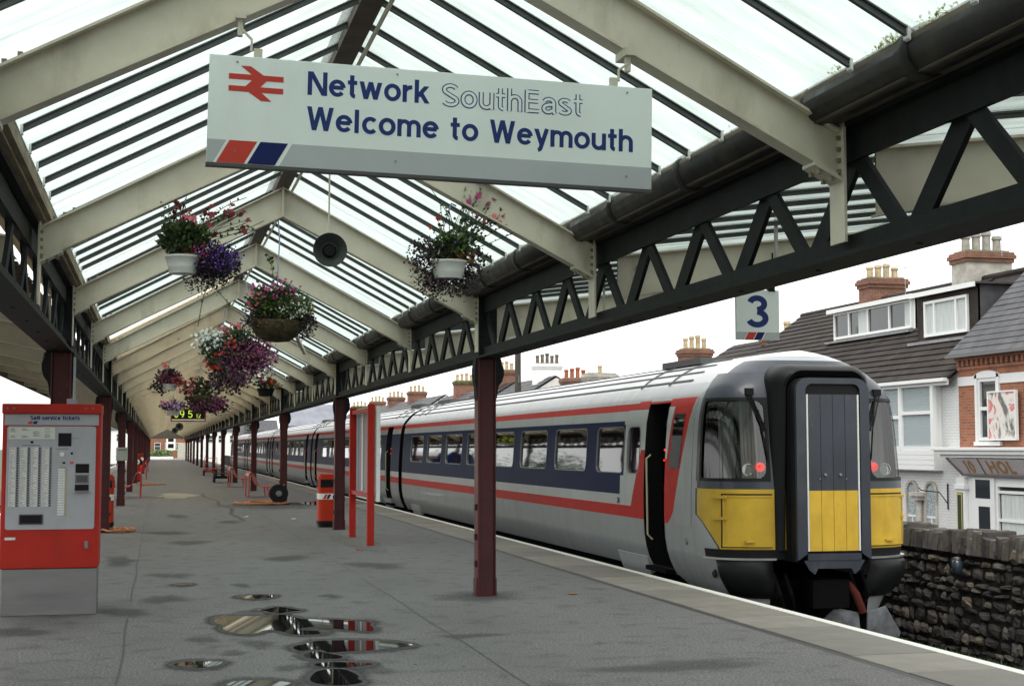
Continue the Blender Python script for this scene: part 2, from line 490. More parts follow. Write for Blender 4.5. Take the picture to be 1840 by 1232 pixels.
PX0, PX1, PY0, PY1 = -3.8, 6.25, -10.0, 236.0
def structure(name, mb, m, **k):
    return tag(mb.build(name, m, **k), kind='structure')
structure('ground', MB().add([(-1500, -1500, -1.45), (1500, -1500, -1.45), (1500, 2500, -1.45), (-1500, 2500, -1.45)], [(0, 1, 2, 3)]), GROUNDM)
structure('track_bed', MB().box(PX1, 10.5, PY0, 260, -1.4, -1.12), BALLAST)
structure('track_bed', MB().box(-9.5, PX0, PY0, 260, -1.4, -1.12), BALLAST)
platform = structure('platform', MB().box(PX0 + 0.12, PX1 - 0.95, PY0, PY1, -1.39, 0).box(PX1 - 0.95, PX1 - 0.12, PY0, PY1, -1.39, -0.09, 1), [ASPHALT, CONC])
structure('road', MB().box(11.6, 18.2, -40, 420, -1.44, -1.32), ROADM)
structure('pavement', MB().box(18.2, 20.4, -40, 420, -1.44, -1.2), PAVEM)

# coping slabs along both edges, the near ones one by one
y = PY0
k = 0
sl_me = {}
rs = random.Random(3)
pieces = []
while y < PY1 - 1:
    L = 0.9
    pieces.append((y, L))
    y += L
for side in (1, -1):
    rest = MB()
    for (y, L) in pieces:
        x0, x1 = (PX1 - 0.85, PX1) if side == 1 else (PX0, PX0 + 0.85)
        vis = (side == 1 and 4 < y < 150)
        dz = rs.uniform(-0.003, 0.003)
        if vis:
            mi = rs.randrange(3)
            key = mi
            if key not in sl_me:
                me = MB().box(-0.425, 0.425, -0.446, 0.446, -0.085, 0).mesh('paving_slab', SLABM[mi])
                sl_me[key] = me
            o = link('paving_slab', sl_me[key], platform, bevel=0.006 if y < 40 else 0, loc=((x0 + x1) / 2, y + L / 2, dz + 0.002))
        else:
            rest.box(x0, x1, y + 0.004, y + L - 0.004, -0.085, dz + 0.002)
    tag(rest.build('paving_slabs', SLABM[0], platform), kind='stuff')
wl_ = MB().box(PX1 - 0.10, PX1 + 0.004, PY0, PY1, -0.06, 0.008)
wl_.build('painted_edge_line', EDGEW, platform)
MB().box(PX0 - 0.004, PX0 + 0.10, PY0, PY1, -0.06, 0.008).build('painted_edge_line', EDGEW, platform)
# joint line between asphalt and slabs (a recessed tar seam)
MB().box(PX1 - 0.95, PX1 - 0.862, PY0, PY1, -0.05, -0.004).build('tar_seam', mat('tar', (0.02, 0.02, 0.02), 0.6), platform)

# puddles and damp patches lying on the asphalt
WATER = mat('puddle_water', (0.010, 0.010, 0.011), 0.02, spec=0.24)

def blob(cx, cy, lx, ly, seed, n=60, rough=0.26):
    r_ = random.Random(seed)
    ph = [(r_.uniform(0, 6.28), r_.uniform(0.3, 1.0) / (1 + 0.8 * j)) for j in range(8)]
    pts = []
    for i in range(n):
        t = 2 * math.pi * i / n
        d = 1 + rough * sum(a * math.sin((j + 2) * t + p) for j, (p, a) in enumerate(ph))
        d = max(0.25, d)
        pts.append((cx + lx * d * math.cos(t), cy + ly * d * math.sin(t)))
    return pts
def soft_sheet(name, pts, z, m):
    n = len(pts)
    cx = sum(p[0] for p in pts) / n; cy = sum(p[1] for p in pts) / n
    vs_, wv = [(cx, cy, z)], [1.0]
    for k, w_ in ((.45, 1.0), (.75, .75), (1.0, .30), (1.22, 0.0)):
        vs_ += [(cx + (a - cx) * k, cy + (b - cy) * k, z) for a, b in pts]; wv += [w_] * n
    fs = [(0, 1 + i, 1 + (i + 1) % n) for i in range(n)]
    for r in range(3):
        fs += [(1 + r * n + i, 1 + (r + 1) * n + i, 1 + (r + 1) * n + (i + 1) % n, 1 + r * n + (i + 1) % n) for i in range(n)]
    o = MB().add(vs_, fs).build(name, m)
    at_ = o.data.attributes.new('wet', 'FLOAT', 'POINT')
    at_.data.foreach_set('value', wv)
    return tag(o, kind='structure')
def softmat(name, c, rough, lo, hi, sc=7.0, amax=1.0):
    m = bpy.data.materials.new(name); m.use_nodes = True
    nt = m.node_tree; p = nt.nodes['Principled BSDF']
    p.inputs['Base Color'].default_value = (*c, 1); p.inputs['Roughness'].default_value = rough; p.inputs['Specular IOR Level'].default_value = .25
    at_ = nt.nodes.new('ShaderNodeAttribute'); at_.attribute_name = 'wet'
    tc = nt.nodes.new('ShaderNodeTexCoord'); nz = nt.nodes.new('ShaderNodeTexNoise'); nz.inputs['Scale'].default_value = sc; nz.inputs['Detail'].default_value = 9; nz.inputs['Roughness'].default_value = .7
    nt.links.new(tc.outputs['Object'], nz.inputs['Vector'])
    ad = nt.nodes.new('ShaderNodeMath'); ad.operation = 'ADD'
    nt.links.new(at_.outputs['Fac'], ad.inputs[0]); nt.links.new(nz.outputs[0], ad.inputs[1])
    mr = nt.nodes.new('ShaderNodeMapRange'); mr.inputs[1].default_value = lo; mr.inputs[2].default_value = hi
    nt.links.new(ad.outputs[0], mr.inputs[0])
    mr.inputs[4].default_value = amax
    nt.links.new(mr.outputs[0], p.inputs['Alpha'])
    MATS[name] = m
    return m
def sheet(name, pts, z, m, label, cat):
    cx = sum(p[0] for p in pts) / len(pts); cy = sum(p[1] for p in pts) / len(pts)
    n = len(pts)
    mb = MB().add([(cx, cy, z)] + [(a, b, z) for a, b in pts], [(0, 1 + i, 1 + (i + 1) % n) for i in range(n)])
    o = mb.build(name, m)
    tag(o, kind='structure')
    return o
DAMP = softmat('damp_asphalt', (0.066, 0.065, 0.067), .62, .55, 1.7, 3.5, .5)
PUD = [[(0.55,14.455),(0.628,14.671),(0.764,14.59),(0.97,14.508),(1.096,14.556),(1.166,14.651),(1.304,14.505),(1.362,14.18),(1.464,14.156),(1.634,14.114),(1.808,13.966),(1.944,13.814),(2.0,13.727),(1.947,13.595),(1.955,13.245),(1.909,13.095),(1.817,13.144),(1.698,13.24),(1.586,13.404),(1.455,13.574),(1.332,13.507),(1.267,13.346),(1.375,13.279),(1.531,13.214),(1.478,13.03),(1.281,12.988),(1.161,13.069),(1.123,13.287),(1.043,13.4),(0.963,13.42),(0.883,13.176),(0.754,13.143),(0.638,13.366),(0.583,13.58),(0.63,13.917),(0.55,14.008)],[(1.121,12.27),(1.255,12.41),(1.333,12.568),(1.533,12.555),(1.76,12.5),(1.96,12.379),(2.084,12.184),(2.119,12.118),(1.992,12.001),(1.793,11.883),(1.524,11.873),(1.357,11.828),(1.346,11.993),(1.251,12.071),(1.183,11.978),(1.119,12.081)],[(1.149,11.774),(1.269,11.957),(1.366,11.773),(1.46,11.594),(1.417,11.482),(1.262,11.49),(1.171,11.563)],[(1.157,11.223),(1.312,11.31),(1.485,11.239),(1.655,11.149),(1.561,11.077),(1.413,11.001),(1.256,11.058)],[(1.184,10.893),(1.286,10.958),(1.389,10.915),(1.421,10.746),(1.45,10.565),(1.408,10.448),(1.448,10.314),(1.364,10.214),(1.247,10.187),(1.097,10.319),(1.076,10.487),(1.127,10.73)],[(0.13,11.455),(0.198,11.553),(0.281,11.611),(0.444,11.542),(0.526,11.522),(0.492,11.385),(0.434,11.277),(0.326,11.248),(0.221,11.311)],[(0.476,10.391),(0.533,10.538),(0.66,10.556),(0.834,10.497),(0.951,10.379),(0.917,10.275),(0.815,10.245),(0.569,10.274)],[(0.859,16.454),(1.026,16.596),(1.225,16.568),(1.33,16.501),(1.221,16.246),(1.075,16.124),(0.948,16.273)],[(0.989,15.075),(1.138,15.123),(1.208,15.315),(1.315,15.254),(1.373,15.066),(1.469,14.923),(1.337,14.872),(1.213,14.688),(1.134,14.822),(1.075,15.003)],[(0.21,18.054),(0.339,18.166),(0.425,18.145),(0.421,17.979),(0.293,17.916)]]
def chaikin(p, n=2):
    for _ in range(n):
        q = []
        for i in range(len(p)):
            a, b = p[i], p[(i + 1) % len(p)]
            q += [(a[0] * .75 + b[0] * .25, a[1] * .75 + b[1] * .25), (a[0] * .25 + b[0] * .75, a[1] * .25 + b[1] * .75)]
        p = q
    return p
def grow(p, d):
    n = len(p); out = []
    area = sum(p[i][0] * p[(i + 1) % n][1] - p[(i + 1) % n][0] * p[i][1] for i in range(n))
    s = 1 if area > 0 else -1
    for i in range(n):
        tx, ty = p[(i + 1) % n][0] - p[i - 1][0], p[(i + 1) % n][1] - p[i - 1][1]
        l = math.hypot(tx, ty) or 1
        out.append((p[i][0] + s * ty / l * d, p[i][1] - s * tx / l * d * 2.2))
    return out
def water_sheets():
    wet = softmat('wet_margin', (0.050, 0.050, 0.052), .65, .55, 1.25, 9)
    for k, p in enumerate(PUD):
        p = chaikin(p)
        n = len(p)
        # margin: a band round the water that fades out
        rings = [grow(p, -.004), grow(p, .022), grow(p, .06), grow(p, .11)]
        wv = [1.0, .8, .35, 0]
        z = 0.0031 + .0002 * k
        o = MB().add([(a, b, z) for r in rings for a, b in r], [(j * n + i, j * n + (i + 1) % n, (j + 1) * n + (i + 1) % n, (j + 1) * n + i) for j in range(3) for i in range(n)]).build('damp_margin', wet)
        at_ = o.data.attributes.new('wet', 'FLOAT', 'POINT')
        at_.data.foreach_set('value', [w for w in wv for _ in range(n)])
        tag(o, kind='structure')
        me = MB().add([(a, b, .006 + .0002 * k) for a, b in p], [tuple(range(n))])
        tag(me.build('puddle', WATER), kind='structure')
def damp_and_puddle(spec):
    for i, (cx, cy, lx, ly, sd, wet) in enumerate(spec):
        soft_sheet('damp_patch', blob(cx, cy, lx * 1.15 + 0.03, ly * 1.15 + 0.05, sd), 0.003 + 0.0001 * i, DAMP)
        if wet:
            sheet('puddle', blob(cx, cy, lx, ly, sd), 0.006 + 0.0001 * i, WATER, '', '')
water_sheets()
damp_and_puddle([
    (1.60, 10.8, 0.09, 0.13, 13, 0), (3.9, 10.5, 0.5, 0.22, 14, 0), (3.5, 15.9, 0.42, 0.45, 15, 0), (-1.2, 13.8, 0.2, 0.3, 16, 0),
    (-0.3, 15.2, 0.2, 0.3, 17, 0), (0.1, 16.4, 0.16, 0.4, 18, 0), (3.4, 42.0, 1.4, 2.0, 20, 0), (4.9, 43.6, 0.8, 1.6, 21, 1),
    (0.55, 26.0, 0.3, 0.5, 22, 0), (1.9, 22.0, 0.3, 0.4, 23, 0), (-0.5, 22, 0.2, 0.7, 24, 0), (0.5, 36.0, 0.25, 0.8, 27, 0), (1.6, 33.0, 0.2, 0.6, 28, 0),
    (0.2, 29, 0.4, 0.5, 29, 0), (0.85, 12.5, 0.10, 0.2, 30, 0), (0.62, 12.0, 0.07, 0.1, 31, 0), (1.0, 11.1, 0.09, 0.1, 32, 0), (2.0, 13.9, 0.08, 0.1, 33, 0),
    (1.0, 17.8, 0.08, 0.2, 34, 0), (1.9, 16.3, 0.09, 0.15, 35, 0), (0.2, 19.4, 0.2, 0.35, 36, 0), (0.9, 14.9, .12, .12, 37, 0), (0.4, 12.9, .12, .12, 38, 0), (2.7, 12.6, .2, .1, 39, 0), (3.0, 20.4, .3, .5, 40, 0)])
soft_sheet('repair_patch', blob(0.7, 51.5, 0.66, 2.4, 77), 0.0035, softmat('pale_patch_concrete', (0.33, 0.31, 0.25), 0.8, .6, .8, 3))
soft_sheet('repair_patch', blob(3.45, 25.6, 0.38, 2.4, 78, rough=0.15), 0.0042, softmat('patch_grey_concrete', (0.21, 0.205, 0.195), 0.8, .7, 1.3, 4, .6))
# a long tar crack wandering down the platform
cr = [(1.95, 33.5), (1.8, 37), (2.0, 40), (1.75, 43), (1.85, 46), (1.55, 50), (1.6, 54)]
mbc = MB()
for (a, b), (c, d) in zip(cr, cr[1:]):
    mbc.add([(a - .05, b, 0.0045), (a + .05, b, 0.0045), (c + .05, d, 0.0045), (c - .05, d, 0.0045)], [(0, 1, 2, 3)])
tag(mbc.build('tar_crack', mat('tar', (0.02,) * 3, 0.6)), kind='structure')

sm = MB()
for x_, ya_, yb_ in ((2.55, 8, 60), (-.25, 9, 44)):
    yy_ = ya_
    while yy_ < yb_:
        j0, j1 = .012 * math.sin(yy_ * 1.7), .012 * math.sin((yy_ + .8) * 1.7)
        if random.random() < .82:
            sm.add([(x_ + j0 - .007, yy_, .0028), (x_ + j0 + .007, yy_, .0028), (x_ + j1 + .007, yy_ + .8, .0028), (x_ + j1 - .007, yy_ + .8, .0028)], [(0, 1, 2, 3)])
        yy_ += .8
tag(sm.build('tar_seam', mat('seam_tar', (.07, .069, .07), .7)), kind='structure')
gm_ = MB()
for _ in range(420):
    gx, gy_ = random.uniform(-.8, 5.2), random.uniform(8.5, 45)
    gr = random.uniform(.008, .022)
    gm_.add([(gx + gr * math.cos(t_ * 1.047), gy_ + gr * math.sin(t_ * 1.047), .0027) for t_ in range(6)], [(0, 1, 2, 3, 4, 5)], random.randrange(2))
tag(gm_.build('gum_spots', [mat('dark_gum', (.045, .045, .046), .8), mat('pale_gum', (.27, .265, .25), .8)]), kind='structure')

# ================================================================== CANOPY
XL, XR, XC, HALF, TAN = -1.0, 3.6, 1.3, 2.3, 0.508
FY = [-2 + 4.5 * i for i in range(-1, 47)]             # frame positions
GL_L, GL_R = 25.0, 43.0                                 # glazed as far as here (left / right slope)
canopy = empty('platform_canopy', (XC, 16, 0), 'long ridged station canopy with cream rafters, roof glass and oxblood columns over the platform', 'canopy')
OFF = (XC, 16, 0)
def cpart(mb, name, mats, parent=None, **k):
    return mb.build(name, mats, parent or canopy, off=OFF, **k)
def zb(dx): return 4.2 - TAN * dx                      # underside of the rafter
def zt(dx): return 4.50 - 0.54 * dx                    # top edge of the rafter web
def zg(dx): return 4.63 - 0.535 * dx                     # glass plane

# --- shared rafter meshes (origin at XC, Y=frame, Z=0)
def rafter_mesh(sg):
    mb = MB()
    e = 2.19
    def fn(a, b, d): return (sg * a, d, b)
    fl = 1 if sg > 0 else -1
    mb.prism([(0.006, zb(0)), (e, zb(e)), (e, zt(e)), (0.006, zt(0))], fn, -0.008, 0.008)
    mb.prism([(0.006, zb(0) - 0.016), (e - .02, zb(e - .02) - 0.016), (e - .02, zb(e - .02) - .001), (0.006, zb(0) - .001)], fn, -0.062, 0.062)
    mb.prism([(0.006, zt(0) + .001), (e, zt(e) + .001), (e, zt(e) + .016), (0.006, zt(0) + .016)], fn, -0.062, 0.062)
    return mb.mesh('rafter', CREAM)
RAFT = {1: rafter_mesh(1), -1: rafter_mesh(-1)}
def endplate_mesh(sg):
    mb = MB()
    mb.box(min(sg * 2.192, sg * 2.207), max(sg * 2.192, sg * 2.207), -0.085, 0.085, 2.73, zt(2.19) + 0.05)
    # sloping cleat under the rafter
    def fn(a, b, d): return (sg * a, d, b)
    mb.prism([(2.03, zb(2.03) - .036), (2.19, zb(2.19) - .036), (2.19, zb(2.19) - .018), (2.03, zb(2.03) - .018)], fn, -0.075, 0.075)
    return mb.mesh('end_plate', CREAM)
ENDP = {1: endplate_mesh(1), -1: endplate_mesh(-1)}
def bolts_mesh(sg):
    mb = MB()
    for z in (zb(2.19) + 0.02, zb(2.19) + 0.08, zb(2.19) + 0.14, zb(2.19) + 0.20):
        for yy in (-0.045, 0.045):
            x0, x1 = sorted((sg * 2.192, sg * 2.172))
            mb.box(x0, x1, yy - .011, yy + .011, z - .011, z + .011)
    for a in (2.07, 2.14):
        for yy in (-0.05, 0.05):
            mb.box(sg * a - .011, sg * a + .011, yy - .011, yy + .011, zb(a) - .058, zb(a) - .034)
    for a in (1.95, 2.02, 2.09, 2.16):
        mb.box(sg * a - .012, sg * a + .012, -0.05, -0.03, zt(a) + .016, zt(a) + .035)
    return mb.mesh('bolts', mat('bolt_dull', (0.22, 0.19, 0.14), 0.5, var=.2))
BOLT = {1: bolts_mesh(1), -1: bolts_mesh(-1)}
APEX = MB().box(-0.012, 0.012, -0.06, 0.06, 4.19, 4.56).mesh('apex_plate', CREAM)
# outer cantilever rafters, rising outward
def outer_mesh(sg):
    mb = MB()
    def fn(a, b, d): return (sg * a, d, b)
    mb.prism([(2.42, 2.90), (5.0, 3.42), (5.0, 3.56), (2.42, 3.24)], fn, -0.008, 0.008)
    mb.prism([(2.42, 2.884), (5.0, 3.404), (5.0, 3.419), (2.42, 2.899)], fn, -0.06, 0.06)
    mb.prism([(2.42, 3.241), (5.0, 3.561), (5.0, 3.576), (2.42, 3.256)], fn, -0.06, 0.06)
    return mb.mesh('outer_rafter', CREAM)
OUTR = {1: outer_mesh(1), -1: outer_mesh(-1)}
for fy in FY:
    fr = empty('roof_frame', (0, fy - 16, 0)); fr.parent = canopy
    for sg in (1, -1):
        link('rafter', RAFT[sg], fr)
        link('end_plate', ENDP[sg], fr)
        link('outer_rafter', OUTR[sg], fr)
        if fy < 40: tag(link('bolts', BOLT[sg], fr), kind='stuff')
    link('apex_plate', APEX, fr)

# --- columns
def column_mesh():
    mb = MB()
    mb.box(-0.085, 0.085, -0.075, 0.075, 0.0, 2.655)
    mb.box(-0.107, -0.086, -0.095, 0.095, 0.0, 2.655, 1)          # flange towards the platform
    mb.box(0.086, 0.102, -0.095, 0.095, 0.0, 2.655)
    mb.box(-0.125, 0.125, -0.115, 0.115, 0.0, 0.012)
    mb.box(-0.119, -0.1075, -0.085, 0.085, 0.012, 0.2, 1)
    mb.box(0.1025, 0.114, -0.085, 0.085, 0.012, 0.2)
    for z in (0.32, 0.62, 0.95):
        mb.box(-0.13, -0.1072, -0.05, 0.02, z, z + 0.07)
    return mb.mesh('column', [COLRED, COLREDB])
COLM = column_mesh()
def colhead_mesh():
    mb = MB()
    mb.box(-0.10, 0.11, -0.105, 0.105, 2.656, 3.40)
    # rounded lamp-like stay on the track side
    for s in (1, -1):                                   # corbels across the platform
        pts = [(0, 2.18), (.02, 2.22), (.035, 2.30), (.05, 2.34), (.12, 2.40), (.15, 2.47), (.15, 2.54), (.10, 2.60), (.09, 2.655), (0, 2.655)]
        x_ = .104 if s > 0 else .109
        k_ = .62 if s > 0 else .22
        mb.prism([(s * (x_ + a * k_), b) for a, b in pts], lambda a, b, d: (a, d, b), -0.08, 0.08)
    mb.lathe([(0.0, 2.42), (0.03, 2.425), (0.05, 2.46), (0.04, 2.50), (0.05, 2.56), (0.035, 2.654)], 10, c=(0.15, 0, 0))
    return mb.mesh('column_head', TRUSSM)
COLH = colhead_mesh()
cols_y = [2.5 + 13.5 * i for i in range(0, 15)]
for cy in cols_y:
    for x, rz in ((XR, 0.0), (XL, math.pi)):
        c = link('column', COLM, canopy, loc=(x - XC, cy - 16, 0), rz=rz)
        c.rotation_euler = (0, 0, rz)
        link('column_head', COLH, c)
        if cy < 50:
            c.modifiers.new('bevel', 'BEVEL').width = 0.005

# --- lattice girders between the frames
def girder_mesh(sg, diag):
    mb = MB()
    bx = lambda a, b, y0, y1, z0, z1, m=0: mb.box(min(sg * a, sg * b), max(sg * a, sg * b), y0, y1, z0, z1, m)
    bx(2.19, 2.45, 0, 4.5, 2.655, 2.68)                 # bottom flange
    bx(2.25, 2.275, 0, 4.5, 2.681, 2.775)
    bx(2.36, 2.385, 0, 4.5, 2.681, 2.78)
    bx(2.26, 2.285, 0, 4.5, 3.17, 3.34)
    bx(2.20, 2.44, 0, 4.5, 3.341, 3.365)
    if diag:
        for i in range(8):
            mb.add(*diag_geo(sg, i))
    return mb.mesh('lattice_girder', TRUSSM)
def diag_geo(sg, i):
    p = 4.5 / 8
    y0, y1 = i * p, (i + 1) * p
    za, zc = (3.24, 2.70) if i % 2 == 0 else (2.70, 3.24)
    t = MB().bar((sg * (2.295 if i % 2 else 2.325), y0, za), (sg * (2.295 if i % 2 else 2.325), y1, zc), 0.03, 0.10 if i % 2 else 0.145, up=(0, 0, 1))
    return t.v, t.f
GIRN = {s: girder_mesh(s, False) for s in (1, -1)}
GIRF = {s: girder_mesh(s, True) for s in (1, -1)}
DIAG = {}
for s in (1, -1):
    for i in range(8):
        v, f = diag_geo(s, i)
        DIAG[s, i] = MB().add(v, f).mesh('lattice_bar', TRUSSM)
# --- gutters
def gutter_mesh(sg):
    mb = MB()
    mb.tube([(sg * 2.12, 0, 3.475), (sg * 2.12, 4.5, 3.475)], 0.118, 14)
    for yy in (0.35, 1.9, 3.4):
        mb.tube([(sg * 2.12, yy, 3.475), (sg * 2.12, yy + 0.1, 3.475)], 0.130, 14)
    mb.box(min(sg * 2.06, sg * 2.5), max(sg * 2.06, sg * 2.5), 0, 4.5, 3.366, 3.385, 1)
    mb.box(min(sg * 2.01, sg * 2.05), max(sg * 2.01, sg * 2.05), 0, 4.5, 3.475, 3.535, 1)
    return mb.mesh('gutter', [GUTTERM, BROWN], smooth=True)
def gutter_left_mesh(sg):
    mb = MB()
    mb.box(sg * 2.21, sg * 2.16, 0, 4.5, 3.375, 3.455)
    mb.box(sg * 2.16 + .002, sg * 2.12, 0, 4.5, 3.40, 3.49)
    for k in range(6):
        w0, w1 = .02 * math.sin(k * 1.05), .02 * math.sin((k + 1) * 1.05)
        mb.bar((sg * 2.27, k * .75, 3.38 + w0), (sg * 2.27, (k + 1) * .75, 3.38 + w1), .02, .085, m=1)
    mb.add([(sg * 2.12, 0, 3.495), (sg * 2.12, 4.5, 3.495), (sg * 2.54, 4.5, 3.40), (sg * 2.54, 0, 3.40), (sg * 2.12, 0, 3.51), (sg * 2.12, 4.5, 3.51), (sg * 2.54, 4.5, 3.415), (sg * 2.54, 0, 3.415)], [(0, 1, 2, 3), (7, 6, 5, 4)])
    return mb.mesh('eave_timber', [mat('weathered_eave_timber', (.30, .245, .165), .75, var=.3, scale=5, stretch=(6, .5, 6), bump=.15), mat('grey_strip', (0.085, 0.082, 0.082), 0.6, var=.2)])
GUT = {1: gutter_mesh(1), -1: gutter_left_mesh(-1)}
# --- glass panes, bars, boards
NP_ = 8
PIT = 4.5 / NP_
def pane_mesh(sg):
    a0, a1 = 0.06, (2.06 if sg > 0 else 2.14)
    def fn(a, b, d): return (sg * a, d, b)
    return MB().prism([(a0, zg(a0)), (a1, zg(a1)), (a1, zg(a1) + .008), (a0, zg(a0) + .008)], fn, -PIT / 2 + .012, PIT / 2 - .012).mesh('glass_pane', ROOFGLASS)
def bar_mesh(sg):
    mb = MB()
    def fn(a, b, d): return (sg * a, d, b)
    a0, a1 = 0.05, (2.00 if sg > 0 else 2.10)
    mb.prism([(a0, zg(a0) - .038), (a1, zg(a1) - .038), (a1, zg(a1) - .008), (a0, zg(a0) - .008)], fn, -0.007, 0.007)
    mb.prism([(a0, zg(a0) - .012), (a1, zg(a1) - .012), (a1, zg(a1) - .003), (a0, zg(a0) - .003)], fn, -0.02, 0.02)
    mb.prism([(a0, zg(a0) - .046), (a1, zg(a1) - .046), (a1, zg(a1) - .0385), (a0, zg(a0) - .0385)], fn, -0.013, 0.013)
    mb.prism([(a1 - .015, zg(a1 - .015) - .06), (a1, zg(a1) - .06), (a1, zg(a1)), (a1 - .015, zg(a1 - .015))], fn, -0.022, 0.022, 1)
    return mb.mesh('glazing_bar', [BARM, WHITE])
PANE = {s: pane_mesh(s) for s in (1, -1)}
BARS = {s: bar_mesh(s) for s in (1, -1)}
def zo(a): return 3.30 + (a - 2.42) * 0.124            # outer roof plane
def opane_mesh(sg):
    def fn(a, b, d): return (sg * a, d, b)
    return MB().prism([(2.52, zo(2.52)), (5.05, zo(5.05)), (5.05, zo(5.05) + .008), (2.52, zo(2.52) + .008)], fn, -PIT / 2 + .012, PIT / 2 - .012).mesh('glass_pane', ROOFGLASSD)
def obar_mesh(sg):
    def fn(a, b, d): return (sg * a, d, b)
    mb = MB().prism([(2.52, zo(2.52) - .04), (5.04, zo(5.04) - .04), (5.04, zo(5.04) - .006), (2.52, zo(2.52) - .006)], fn, -0.008, 0.008)
    mb.prism([(2.52, zo(2.52) - .016), (5.04, zo(5.04) - .016), (5.04, zo(5.04) - .004), (2.52, zo(2.52) - .004)], fn, -0.02, 0.02)
    return mb.mesh('glazing_bar', BARM)
OPANE = {1: opane_mesh(1)}
OBAR = {1: obar_mesh(1)}
NB = 15
def boards_mesh(sg, outer=False):
    mb = MB()
    def fn(a, b, d): return (sg * a, d, b)
    q = 4.5 / NB
    r_ = random.Random(5)
    for i in range(NB):
        y0, y1 = i * q + .0015, (i + 1) * q - .0015
        dz = .009 * (i % 2) + r_.uniform(-.003, .003)
        if outer:
            mb.add([fn(2.52, zo(2.52) - .03 + dz, y0), fn(5.05, zo(5.05) - .03 + dz, y0), fn(5.05, zo(5.05) - .03 + dz, y1), fn(2.52, zo(2.52) - .03 + dz, y1)], [(0, 1, 2, 3)])
        else:
            mb.add([fn(.05, zg(.05) - .03 + dz, y0), fn(2.1, zg(2.1) - .03 + dz, y0), fn(2.1, zg(2.1) - .03 + dz, y1), fn(.05, zg(.05) - .03 + dz, y1)], [(0, 1, 2, 3)])
        # a dark batten under each joint
        if i:
            if outer:
                mb.prism([(2.52, zo(2.52) - .07), (5.05, zo(5.05) - .07), (5.05, zo(5.05) - .032), (2.52, zo(2.52) - .032)], fn, y0 - .015, y0 + .015, 1)
            else:
                mb.prism([(0.05, zg(.05) - .07), (2.1, zg(2.1) - .07), (2.1, zg(2.1) - .032), (0.05, zg(.05) - .032)], fn, y0 - .015, y0 + .015, 1 if i % 3 == 0 else 2)
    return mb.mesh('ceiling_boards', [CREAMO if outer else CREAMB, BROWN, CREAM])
BRD = {(s, o): boards_mesh(s, o) for s in (1, -1) for o in (False, True)}
RIDG = MB().box(-0.075, 0.075, 0, 4.5, 4.40 + .12, 4.70).box(-0.11, 0.11, 0, 4.5, 4.645, 4.66).mesh('ridge_board', RIDGE)
CONDU = MB().tube([(0.11, 0, 4.50), (0.11, 4.5, 4.50)], 0.016, 7).mesh('ridge_conduit', CREAM, smooth=True)
def fascia_mesh(sg):
    x = sorted((sg * 5.051, sg * 5.09))
    mb = MB().box(x[0], x[1], 0, 4.5, zo(5.05) - 0.22, zo(5.05) + 0.05)
    return mb.mesh('fascia_board', BROWN)
FASC = {s: fascia_mesh(s) for s in (1, -1)}
LIGHTM = mat('dusty_light_fitting', (0.42, 0.40, 0.36), 0.5, var=.15)
LIGHTF = MB().box(3.30, 3.44, 0.25, 4.3, 2.985, 3.05).box(3.33, 3.41, 0.35, 4.2, 2.955, 2.984).box(3.36, 3.38, 1.2, 1.23, 3.05, 3.45).box(3.36, 3.38, 3.4, 3.43, 3.05, 3.45).mesh('strip_light', LIGHTM)
for fy in FY[:-1]:
    L = (0, fy - 16, 0)
    link('ridge_board', RIDG, canopy, loc=L)
    if fy < 60: link('ridge_conduit', CONDU, canopy, loc=L)
    for s in (1, -1):
        g = link('lattice_girder', (GIRN if -3 < fy < 34 else GIRF)[s], canopy, loc=L)
        if -3 < fy < 34:
            for i in range(8):
                link('lattice_bar', DIAG[s, i], g)
        link('gutter' if s == 1 else 'eave_timber', GUT[s], canopy, loc=L)
        link('fascia_board', FASC[s], canopy, loc=L)
        glazed = fy < (GL_R if s == 1 else GL_L) - 1
        if glazed:
            for i in range(NP_):
                link('glass_pane', PANE[s], canopy, loc=(0, fy - 16 + (i + .5) * PIT, 0))
                if i: link('glazing_bar', BARS[s], canopy, loc=(0, fy - 16 + i * PIT, 0))
        else:
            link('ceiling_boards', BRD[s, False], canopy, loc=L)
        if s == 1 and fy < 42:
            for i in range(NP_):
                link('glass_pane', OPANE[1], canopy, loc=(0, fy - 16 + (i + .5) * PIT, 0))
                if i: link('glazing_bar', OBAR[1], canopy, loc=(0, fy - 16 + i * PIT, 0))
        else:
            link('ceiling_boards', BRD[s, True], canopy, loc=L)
    if 2 < fy < 60:
        link('strip_light', LIGHTF, canopy, loc=L)
# black drain pipe climbing over at the frame past the first column
pp = [(XC + s * a, 25.28, zg(a) - .22) for s, a in [(-1, 2.1), (-1, 1.0), (-1, 0.1), (1, 0.1), (1, 1.0), (1, 2.1)]]
cpart(MB().tube(pp, 0.085, 10).tube([(p[0], p[1], p[2]) for p in pp[:2]], 0.1, 10), 'drain_pipe', GUTTERM, smooth=True)
# a loose slanting brace beside the second column bay, and a cable along a rafter
cpart(MB().bar((2.35, 27.0, 3.98), (2.85, 29.3, 3.55), 0.06, 0.06), 'brace', CREAM)
cpart(MB().tube([(-0.7, 20.9, 3.35), (0.2, 20.7, 3.8), (1.1, 20.7, 4.25)], 0.014, 6).tube([(0.0, 12.0, 3.65), (0.7, 11.7, 4.0), (1.2, 11.6, 4.28), (1.5, 14, 4.35)], 0.012, 6), 'cable', BLACK)
# conduit and box on the left column next to the machine
cpart(MB().tube([(-0.86, 15.86, 0.3), (-0.86, 15.86, 2.6)], 0.014, 6).box(-0.93, -0.83, 15.8, 15.86, 2.05, 2.16), 'cable_conduit', mat('pale_conduit', (0.3, 0.32, 0.36), .5))
